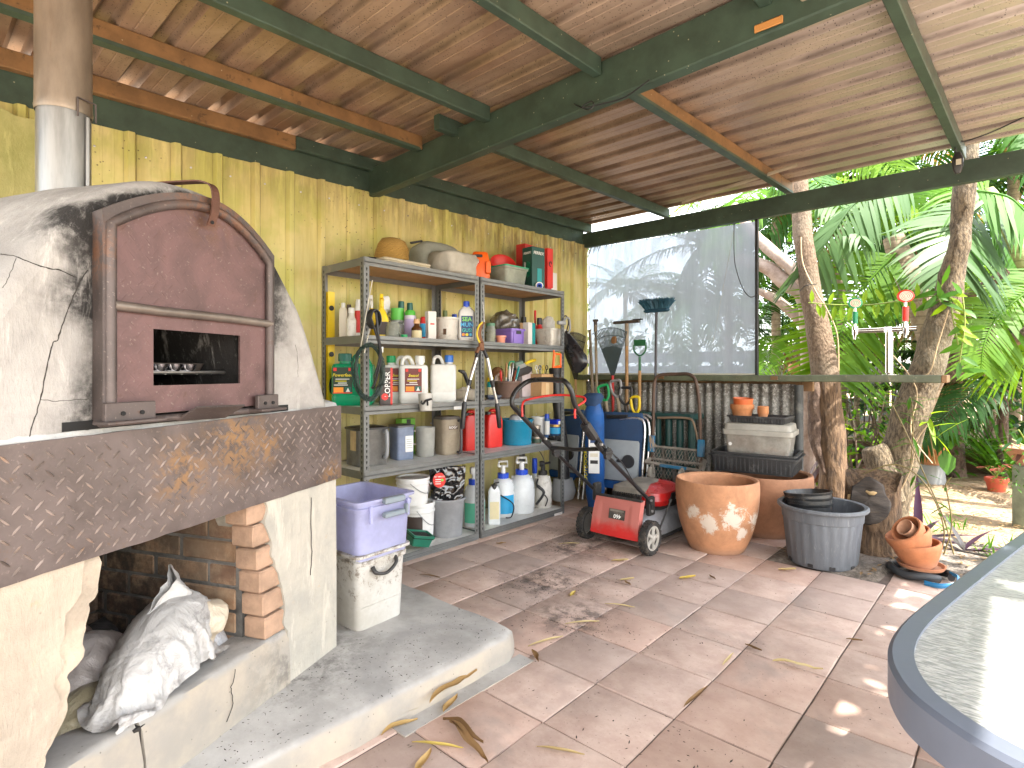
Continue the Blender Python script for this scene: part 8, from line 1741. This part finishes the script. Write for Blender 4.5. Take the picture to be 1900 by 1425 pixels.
for k in range(5):
 m = MB(); m.box(2.5, 0, .25 + .3 * k, 8, .03, .22); m.build('plank', mat('grey_fence_plank', (.30, .30, .31), .8), fc, 0)
for k in range(5): m = MB(); m.box(-1.4 + 2 * k, .04, .8, .08, .05, 1.7); m.build('post', MATS['grey_fence_plank'], fc, 0)
rw = thing('retaining_wall', 'low brown timber sleeper retaining wall at the back of the garden', 'wall', (0, 8.0, 0)); M_SLP = mat('brown_sleeper', (.15, .085, .05), .85, var=.35, dirt=(.07, .045, .03), da=.5, bump=.4, stretch=(.6, 6, 6))
for k in range(2):
 for q in range(5): m = MB(); m.cbox(-1.6 + 2.0 * q + .3 * k, .0 + .01 * k, .07 + .145 * k, 1.985, .07, .14, .006); m.build('sleeper', M_SLP, rw, 15)
gb = MB(); gb.grid(lambda a, b: (-3 + a * 10, 8.04 + b * 5, .26 + .03 * nz((a * 9, b * 6, 0), 1)), 30, 12); tag(gb.build('raised_bed', M_DIRT, None, 180), None, None, None, 'structure')
# ---- single plants
def rosette(label, p, leaves, mt, name='bromeliad', cat='plant'):
 th = thing(name, label, cat, p)
 for k, (az, el, L, w, bend) in enumerate(leaves):
  m = MB(); d = Vector((cos(radians(az)) * cos(radians(el)), sin(radians(az)) * cos(radians(el)), sin(radians(el)))); q = Vector((0, 0, .03)); s = d.cross(Vector((0, 0, 1))).normalized(); rows = []
  for j in range(9):
   f = j / 8; ww = w * (.55 + .45 * sin(pi * min(1, f * 1.1 + .15))) * (1 - f ** 5); n_ = s.cross(d).normalized(); rows.append([q - s * ww + n_ * ww * .35, q, q + s * ww + n_ * ww * .35]); d = (d + Vector((0, 0, -bend * f))).normalized(); q = q + d * L / 8
  m.grid(lambda a, b: tuple(rows[int(round(b * 8))][int(round(a * 2))]), 2, 8); m.build('leaf', mt, th, 180)
 return th
g1 = PY(1704, 690, 4.55); rosette('purple strap leaved lily behind the tumbled pots', (g1.x, 4.55, .0), [(100, 78, .42, .026, .05), (-150 + 360, 30, .40, .026, .04), (35, 8, .40, .028, .05), (20, 0, .3, .024, .08), (-60, 20, .28, .022, .1), (70, 25, .3, .022, .1), (-20, 15, .26, .024, .15), (150, 10, .25, .02, .1)], L_PURP2, 'purple_lily')
g2 = PY(1790, 690, 4.45); rosette('small purple lily among debris near the table edge', (g2.x, 4.45, .0), [(160, 60, .25, .024, .05), (20, 50, .2, .03, .1), (-10, 8, .34, .02, .05), (5, 12, .4, .018, .05), (120, 20, .2, .02, .1)], L_PURP2, 'purple_lily')
for k, (u, Y, lb) in enumerate(((1492, 5.5, 'bronze cordyline beside the pipe post'), (1502, 5.9, 'bronze purple cordyline just left of the brown trunk'), (1572, 5.7, 'bronze leaved cordyline right of the brown trunk'))):
 q = PY(u, 690, Y); rosette(lb, (q.x, Y, .02), [(az, el, .42 + .08 * ((az * 7) % 3), .032, .10) for az, el in ((10, 25), (60, 50), (110, 20), (160, 45), (205, 25), (250, 50), (300, 20), (335, 45), (30, 70))], L_BRONZE, 'cordyline')
def bamboo(label, path, Y, mt, n, L, seed, Ys=None):
 P_ = catmull([PY(u, v, (Ys[i] if Ys else Y)) for i, (u, v) in enumerate(path)], 6); b = Vector((P_[0].x, P_[0].y, 0)); th = thing('grass_stem', label, 'plant', b); m = MB(); m.tube([p - b for p in P_], [.004] * (len(P_) - 1) + [.0015], 5); m.build('stem', mat('olive_stem', (.16, .12, .04), .6), th, 60); rr = random.Random(seed)
 for k in range(n):
  i = int(len(P_) * (.25 + .73 * k / n)); m = MB(); leafcard(m, P_[min(i, len(P_) - 1)] - b, Vector((rr.uniform(-1, 1), rr.uniform(-.6, .2), rr.uniform(-.5, .5))), Vector((0, 0, 1)), L * rr.uniform(.7, 1.3), L * .09); m.build('leaf', mt, th, 180)
 return th
bamboo('arching bamboo grass stem over the tumbled pots', [(1740, 1040), (1752, 990), (1735, 930), (1700, 880), (1655, 862), (1600, 880)], 4.2, LB[0], 15, .11, 1)
bamboo('second bamboo grass stem arching up to the lichen tree', [(1770, 1030), (1750, 960), (1715, 880), (1680, 800), (1655, 750)], 4.35, LB[0], 11, .11, 2)
bamboo('upright bamboo grass stem in front of the leaning trunk', [(1690, 860), (1694, 800), (1692, 750), (1688, 735)], 4.7, LB[0], 12, .14, 3)
bamboo('bamboo grass stem leaning right over the garden path', [(1745, 1045), (1765, 980), (1760, 930), (1755, 900), (1765, 885)], 4.3, LB[0], 11, .10, 4)
bamboo('bright strappy stem beside the potted broad leaf plant', [(1735, 860), (1725, 800), (1722, 770), (1690, 745)], 5.0, LB[1], 9, .22, 5)
vp = catmull([PY(u, v, 4.95) for u, v in ((1500, 562), (1560, 566), (1620, 565), (1680, 556), (1740, 548))], 6); b = vp[0].copy(); vn = thing('vine', 'lime green leafed vine strung behind the beer tap', 'vine', b); m = MB(); m.tube([p - b for p in vp], .005, 5); m.build('stem', mat('lime_stem', (.20, .26, .04), .5), vn, 60)
for k in range(20):
 q = vp[1 + int(k * (len(vp) - 3) / 20)]; m = MB(); leafcard(m, q - b, Vector((rp_.uniform(-.4, .4), rp_.uniform(-.3, .1), (-1 if k % 3 else .9))), Vector((.5, -.8, .1)), rp_.uniform(.09, .14), .02, .1); m.build('leaf', LB[1], vn, 180)
hv = PY(1798, 520, 4.9)
for k, (pa, lb, mt) in enumerate((([(1785, 540), (1790, 600), (1782, 660), (1776, 700)], 'hanging green vine stem right of the lichen trunk', LB[0]), ([(1762, 545), (1768, 590), (1778, 640)], 'short lime vine on the lichen trunk', LB[1]), ([(1745, 560), (1740, 545), (1752, 520)], 'small climbing vine high on the lichen trunk', LB[0]))):
 P_ = catmull([PY(u, v, 4.85) for u, v in pa], 5); b = P_[0].copy(); vt = thing('vine', lb, 'vine', b); m = MB(); m.tube([p - b for p in P_], .005, 5); m.build('stem', MATS['lime_stem'], vt, 60)
 for q in range(9): m = MB(); leafcard(m, P_[int(q * (len(P_) - 1) / 9)] - b, Vector((rp_.uniform(-1, 1), rp_.uniform(-.4, .1), rp_.uniform(-.9, .3))), Vector((.5, -.8, .3)), rp_.uniform(.1, .16), .02, .1); m.build('leaf', mt, vt, 180)
def leafy(th, n, L, w, r, z, mt, seed, el=(10, 70)):
 rr = random.Random(seed)
 for k in range(n):
  a = k * 2.4 + rr.uniform(-.3, .3); e = radians(rr.uniform(*el)); st_ = Vector((cos(a) * cos(e), sin(a) * cos(e), sin(e))) * r * rr.uniform(.6, 1.1); m = MB(); leafcard(m, Vector((0, 0, z)) + st_, Vector((cos(a), sin(a), rr.uniform(-.7, .1))), Vector((0, 0, 1)), L * rr.uniform(.8, 1.2), w * rr.uniform(.8, 1.1), .15); lo = m.build('leaf', mt, th, 180)
  if k % 2 == 0: m = MB(); m.tube([(0, 0, z - .02), Vector((0, 0, z)) + st_], .004, 5); m.build('stalk', MATS['lime_stem'], th, 60)
YB = 7.0; q = PY(1728, 690, YB); ub = thing('upturned_bucket', 'grey upturned bucket used as a pot stand', 'bucket', (q.x, YB, 0)); m = MB(); m.lathe([(.125, 0), (.125, .012), (.105, .20), (.09, .205), (.001, .205)], 28); m.build('body', P_GREY, ub, 40)
pp = flowerpot('orange terracotta pot of broad green leaves on the grey upturned bucket', (q.x, YB, .206), .13, .20, TC3); leafy(pp, 18, .22, .075, .16, .22, LB[0], 3, (5, 70))
mm = MB(); leafcard(mm, Vector((.12, -.14, .17)), Vector((.2, -.4, -1)), Vector((.4, -.8, .2)), .24, .085, .1); mm.build('leaf', LB[0], pp, 180); mm = MB(); leafcard(mm, Vector((-.15, -.12, .16)), Vector((-.1, -.4, -1)), Vector((.4, -.8, .2)), .2, .08, .1); mm.build('leaf', LB[3], pp, 180)
YB = 6.9; q = PY(1849, 690, YB); pr_ = flowerpot('small red pot with pink and green coleus on the garden path', (q.x, YB, .02), .09, .13, plastic('red_pot', (.45, .08, .04), .5)); leafy(pr_, 14, .09, .022, .12, .15, leafmat('coleus_pink', (.45, .10, .10), (.12, .12, .04), .4, .3), 8, (30, 85))
YB = 5.55; q = PY(1912, 690, YB); ps = thing('timber_post_stand', 'mossy round post stand at the right edge', 'post', (q.x, YB, 0)); m = MB(); m.lathe([(.10, 0), (.10, .44), (.09, .45), (.001, .45)], 24); m.build('post', mat('mossy_post', (.20, .22, .15), .8, var=.35, dirt=(.1, .1, .07), da=.4), ps, 50)
bw2 = flowerpot('wide terracotta bowl with dark trailing plant on the mossy post', (q.x, YB, .452), .17, .13, terracotta('terracotta_dusty', (.36, .17, .11)), False, taper=.45); leafy(bw2, 16, .10, .02, .18, .14, LB[2], 11, (5, 80)); leafy(bw2, 8, .10, .016, .14, .10, L_BRONZE, 12, (-20, 30))
q = PY(1893, 690, 5.35); shrub('leafy seedling at the foot of the mossy post', 1893, 0, 5.4, .35, .3, 'lance', LB[0], 'seedling', 0, .25)
q = PY(1473, 684, 5.9); bq = thing('hanging_pot', 'round terracotta hanging pot left of the brown trunk', 'pot', q); m = MB(); m.lathe([(.001, -.05), (.04, -.04), (.055, 0), (.045, .035), (.035, .045), (.03, .035)], 22); m.build('body', TC3, bq, 60); m = MB(); m.tube([(-.03, 0, .04), (0, 0, .3), (.03, 0, .04)], .002, 4); m.build('hanger', P_BLACK, bq, 60)
q = PY(1562, 683, 5.8); bq = thing('hanging_pot', 'dark plastic pot hanging right of the brown trunk', 'pot', q); m = MB(); m.lathe([(.04, -.06), (.06, .04), (.056, .04), (.036, -.05)], 22, None, True); m.build('body', mat('brown_plastic_pot', (.07, .045, .035), .6), bq, 50); m = MB(); m.tube([(-.05, 0, .04), (0, 0, .35), (.05, 0, .04)], .002, 4); m.build('hanger', P_BLACK, bq, 60); leafy(bq, 9, .07, .02, .08, .05, LB[3], 15, (0, 60))
wd = MB(); rr = random.Random(8)
for _ in range(420):
 x, y = rr.uniform(2.75, 3.7), rr.uniform(4.2, 5.1);
 if nz((x, y, 0), 2.2, 1) < .05: continue
 leafcard(wd, Vector((x, y, .01)), Vector((rr.uniform(-1, 1), rr.uniform(-1, 1), rr.uniform(.4, 1.3))), Vector((0, 0, 1)), rr.uniform(.08, .2), .006, .1)
tag(wd.build('weeds', LB[0], None, 180), None, None, None, 'stuff')
sh = thing('added_shade_tree', 'unseen leafy tree added outside the open side to shade the patio', 'tree', (5.85, 2.75, 0)); m = MB(); m.tube([(0, 0, -.05), (.05, 0, 1.5), (-.1, -.1, 3.2), (-.3, -.2, 4.6)], [.14, .11, .09, .05], 12); m.build('trunk', B_BROWN, sh, 60)  # tree out of view, added and shaped to dapple sun on table and floor
m = MB(); rr = random.Random(77)
for _ in range(2600):
 a, b2, r = rr.uniform(0, 6.28), rr.uniform(-1, 1), rr.random() ** .4; c2 = sqrt(1 - b2 * b2); p = Vector((-.25 + 1.1 * r * c2 * cos(a), -.1 + 1.6 * r * c2 * sin(a), 4.5 + .8 * r * b2))
 if nz(p, 1.6, 5) < -.08: continue
 leafcard(m, p, Vector((rr.uniform(-1, 1), rr.uniform(-1, 1), rr.uniform(-1, .3))), Vector((0, 0, 1)), rr.uniform(.1, .2), rr.uniform(.03, .06))
m.build('crown', LB[0], sh, 180)
# ================================================================ PATIO TABLE, LEAF LITTER
FR = mat('blue_grey_table_frame', (.135, .155, .20), .35, .3, var=.08, bump=.02)
t = NT('pebbled_glass'); v = t.voro(140, 'SMOOTH_F1'); n = t.noise(45, 4, .6, t.mapv((1, 5, 1), rot=(0, 0, .5))); t.color(t.mix(t.ramp(n, .40, .60), (.24, .25, .24), (.46, .455, .43))); t.rough(.3); t.b.inputs['Specular IOR Level'].default_value = .6
t.bump(v, .35, .004); t.bump(n, .25, .004)
tr = t.node('ShaderNodeBsdfTransparent'); tr.inputs[0].default_value = (.75, .82, .78, 1); mx = t.node('ShaderNodeMixShader'); mx.inputs[0].default_value = .22
t.link(t.b.outputs[0], mx.inputs[1]); t.link(tr.outputs[0], mx.inputs[2]); t.link(mx.outputs[0], t.out.inputs[0]); M_GLT = t.m
TZ = .72
tb = thing('patio_table', 'glass topped patio table with blue grey metal rim at the right', 'table', (0, 0, TZ))
edge_px = [(1900, 982), (1850, 1017), (1800, 1053), (1740, 1097), (1690, 1136), (1664, 1163), (1650, 1188), (1647, 1212), (1655, 1240), (1680, 1278), (1725, 1317), (1790, 1362), (1850, 1397), (1905, 1425)]
outer = [PZ(u, v, TZ) for u, v in edge_px]; P_ = catmull([(p.x, p.y, 0) for p in outer], 6)
P_ = [Vector((4.72, 2.86 + .0, 0)) * 0 + P_[0] + (P_[0] - P_[6]) * 3.0] + P_
far = P_[0]; last = P_[-1]
dirA = (P_[0] - P_[6]).normalized(); dirB = (P_[-1] - P_[-8]).normalized()
poly = P_ + [last + dirB * .55, last + dirB * .55 + dirA * 1.1, far + dirB * .55 * 1.0 + dirA * .25, ]
def off(poly, d):
 out = []; n = len(poly)
 for i in range(n):
  a, b = poly[i - 1], poly[(i + 1) % n]; tt = (b - a).normalized(); nn = Vector((-tt.y, tt.x, 0)); out.append(poly[i] + nn * d)
 return out
area = sum(poly[i].x * poly[(i + 1) % len(poly)].y - poly[(i + 1) % len(poly)].x * poly[i].y for i in range(len(poly)))
sg = 1 if area > 0 else -1
inn = off(poly, .032 * sg); lip = off(poly, .006 * sg)
m = MB(); rg = lambda pl, z: [(p.x, p.y, z) for p in pl]
m.loft([rg(poly, -.055), rg(poly, -.006), rg(lip, .0), rg(inn, .001), rg(inn, -.05), rg(poly, -.055)], False, False); m.build('table_rim', FR, tb, 35)
m = MB(); m.loft([rg(inn, -.012), rg(inn, -.004)], True, True); m.build('glass_top', M_GLT, tb, 0)
for (x, y) in ((3.45, 1.15), (4.1, 1.9), (3.65, .55), (4.3, 1.2)): m = MB(); m.tube([(x, y, -.04), (x + .01, y, -TZ + .005)], .019, 12); m.build('leg', FR, tb, 60)
# ---- dry leaves, one by one
LEAFM = [leafmat('dry_leaf_tan', (.42, .28, .11), (.30, .18, .07), .6, .15), leafmat('dry_leaf_brown', (.24, .14, .06), (.14, .08, .035), .6, .1), leafmat('dry_leaf_straw', (.52, .42, .22), (.40, .30, .14), .6, .15), leafmat('dry_leaf_yellow', (.62, .45, .08), (.5, .38, .1), .55, .2)]
def leaf_mesh(L, w, curl, seed, twist=.4):
 m = MB(); n = 12
 def fn(a, b):
  s = a * L; ww = w * (sin(pi * min(1, a * 1.02) ** .8) ** .8) * (b - .5); c = curl * sin(pi * a + seed)
  tw = twist * (a - .4) ; x = s - L / 2; y = ww * cos(tw) + .1 * L * nz((a, seed, 0), 2); z = .004 + abs(c) * .6 + ww * sin(tw) * .9 + abs(b - .5) * w * .5 * (1 + nz((a * 3, seed, 1), 1))
  return (x, y, max(.002, z))
 m.grid(fn, n, 4); return m
LM_ = []
for k, (L, w, c) in enumerate(((.16, .03, .02), (.11, .025, .012), (.20, .018, .01), (.08, .022, .01), (.24, .028, .03), (.06, .02, .006))):
 me = leaf_mesh(L, w, c, k * 1.7).mesh('dry_leaf', 80); LM_.append(me)
LV = [((845, 1297), 4, 0, 55, 1.3, 'long tan dry leaf curled on the slab edge above the twisted cluster'), ((742, 1352), 0, 0, 40, 1, 'tan dry leaf tip lowest along the slab foot'), ((770, 1325), 4, 2, 50, 1.1, 'straw coloured dry leaf lying along the slab foot'), ((858, 1360), 0, 1, -40, 1.4, 'twisted brown leaf cluster below the slab edge'), ((866, 1385), 4, 1, -55, 1.2, 'brown leaf stem trailing down from the twisted cluster'), ((835, 1312), 1, 0, 70, 1.2, 'short tan leaf at the tip of the slab edge cluster'), ((994, 1222), 1, 1, -75, 1.1, 'brown leaf beside the slab corner'), ((1012, 1192), 2, 2, 30, 1.1, 'thin straw twig near the slab corner'), ((1063, 1105), 3, 3, 65, 1.2, 'yellow brown leaf in the middle of the pavers'), ((1150, 1043), 1, 2, 10, 1.2, 'pale leaf on pavers before the mower wheel'), ((1163, 1078), 1, 2, 20, 1.0, 'pale straw leaf with bent stem on pavers'), ((1165, 1085), 3, 1, -70, 1, 'small brown leaf under the pale straw leaf'), ((1275, 1075), 1, 3, 20, 1.2, 'bright yellow leaf below the lime stained pot'), ((1322, 1074), 3, 1, -80, 1, 'small brown leaf right of the bright yellow leaf'), ((1460, 1060), 1, 2, 5, 1.2, 'pale curled leaf in front of the grey tub'), ((798, 1070), 2, 1, -20, .8, 'brown leaf near the white tub on pavers'), ((1150, 1125), 2, 2, -18, .9, 'thin straw leaf in the centre of the paving'), ((1080, 1157), 2, 2, 10, 1, 'long straw stem on the soil stained pavers'), ((1480, 1240), 4, 2, -20, .9, 'thin dry stem across two pavers right of centre'), ((1398, 1205), 1, 1, -50, .8, 'greyish blade leaf on the paver joint'), ((1585, 1190), 1, 1, -15, .7, 'dark green brown leaf on the right paver joint'), ((1350, 1225), 2, 2, 50, .8, 'pale strip leaf in the wide paver joint'), ((1040, 1395), 2, 2, -15, .9, 'thin straw stem on the front pavers'), ((1290, 1295), 2, 1, 45, 1.1, 'rusty brown leaf in the front paver joint'), ((812, 1385), 2, 3, -10, 1, 'yellow green blade leaf on the front pavers'), ((785, 1420), 1, 0, 75, 1.2, 'tan leaf at the bottom edge beside the slab'), ((1690, 990), 4, 2, -35, 1.2, 'broad pale sheath leaf lying before the stump'), ((1650, 1025), 1, 2, -60, 1.1, 'pale folded sheath leaf before the stump'), ((930, 1010), 3, 0, 10, 1, 'small tan leaf under the shelf front'), ((1055, 1010), 2, 2, 8, .9, 'pale leaf beside the soil by the mower wheel')]
for (u, v), k, mi, a, s, lb in LV:
 p = PZ(u, v, .0); o = bpy.data.objects.new('dry_leaf', LM_[k]); col.objects.link(o); o.location = (p.x, p.y, .001); o.rotation_euler = (0, 0, radians(a + 42)); o.scale = (s * .8,) * 3
 me = LM_[k]
 if len(me.materials) == 0: me.materials.append(LEAFM[0])
 o.material_slots[0].link = 'OBJECT'; o.material_slots[0].material = LEAFM[mi]
 if (u, v) == (845, 1297): o.location.z = .03
 tag(o, lb, 'leaf', 'dry leaves on the paving')
sp = MB(); rr = random.Random(5)
def speck(x, y, s, z=.0005):
 a = rr.uniform(0, 6.28); L = s * rr.uniform(.6, 2.6); w = s * rr.uniform(.35, .7); c_, s_ = cos(a), sin(a); h = s * .35
 P4 = [(-L, 0, 0), (0, -w, 0), (L, 0, 0), (0, w, 0), (0, 0, h)]; o = len(sp.v); sp.v += [(x + c_ * p - s_ * q, y + s_ * p + c_ * q, z + r_) for p, q, r_ in P4]; sp.f += [(o, o + 1, o + 4), (o + 1, o + 2, o + 4), (o + 2, o + 3, o + 4), (o + 3, o, o + 4)]
for cx_, cy_, rad, cnt in ((1.32, 2.38, .20, 420), (1.10, 2.95, .16, 300), (1.72, 2.12, .16, 320), (.98, 3.25, .20, 380), (1.45, 2.3, .5, 500), (2.45, 1.6, .12, 40)):
 for _ in range(cnt): speck(cx_ + rr.gauss(0, rad), cy_ + rr.gauss(0, rad * .7), rr.choice((.002, .003, .0045)))
for _ in range(1700):
 x, y = rr.uniform(.6, 3.2), rr.uniform(.3, 3.9)
 if x < 1.78 and y < 1.7: continue
 speck(x, y, rr.choice((.001, .0015, .002, .0035)))
for _ in range(420): speck(rr.uniform(1.35, 1.75), rr.uniform(.5, 1.68), rr.choice((.0015, .002, .003)), .1005)
tag(sp.build('soil_crumbs', mat('soil_crumb', (.045, .035, .028), .95, var=.5, vs=40, bump=0), None, 0), None, None, None, 'stuff')
lt = MB();
for _ in range(2600):
 x, y = rr.uniform(2.1, 4.2), rr.uniform(3.6, 8.2)
 if x < 2.7 and y < 3.58 or x > 2.7 and y < 3.9: continue
 a = rr.uniform(0, 6.28); L = rr.uniform(.006, .035); w = L * rr.uniform(.12, .4); c_, s_ = cos(a), sin(a); o = len(lt.v); z = .018 + max(0, (y - 4.66)) * .004 + rr.uniform(0, .012)
 lt.v += [(x + c_ * p - s_ * q, y + s_ * p + c_ * q, z + r_) for p, q, r_ in ((-L, 0, 0), (0, -w, .004), (L, 0, .006 * rr.random()), (0, w, .004))]; lt.f.append((o, o + 1, o + 2, o + 3))
tag(lt.build('leaf_litter', leafmat('litter_brown', (.34, .22, .10), (.16, .10, .05), .7, .1), None, 0), None, None, None, 'stuff')
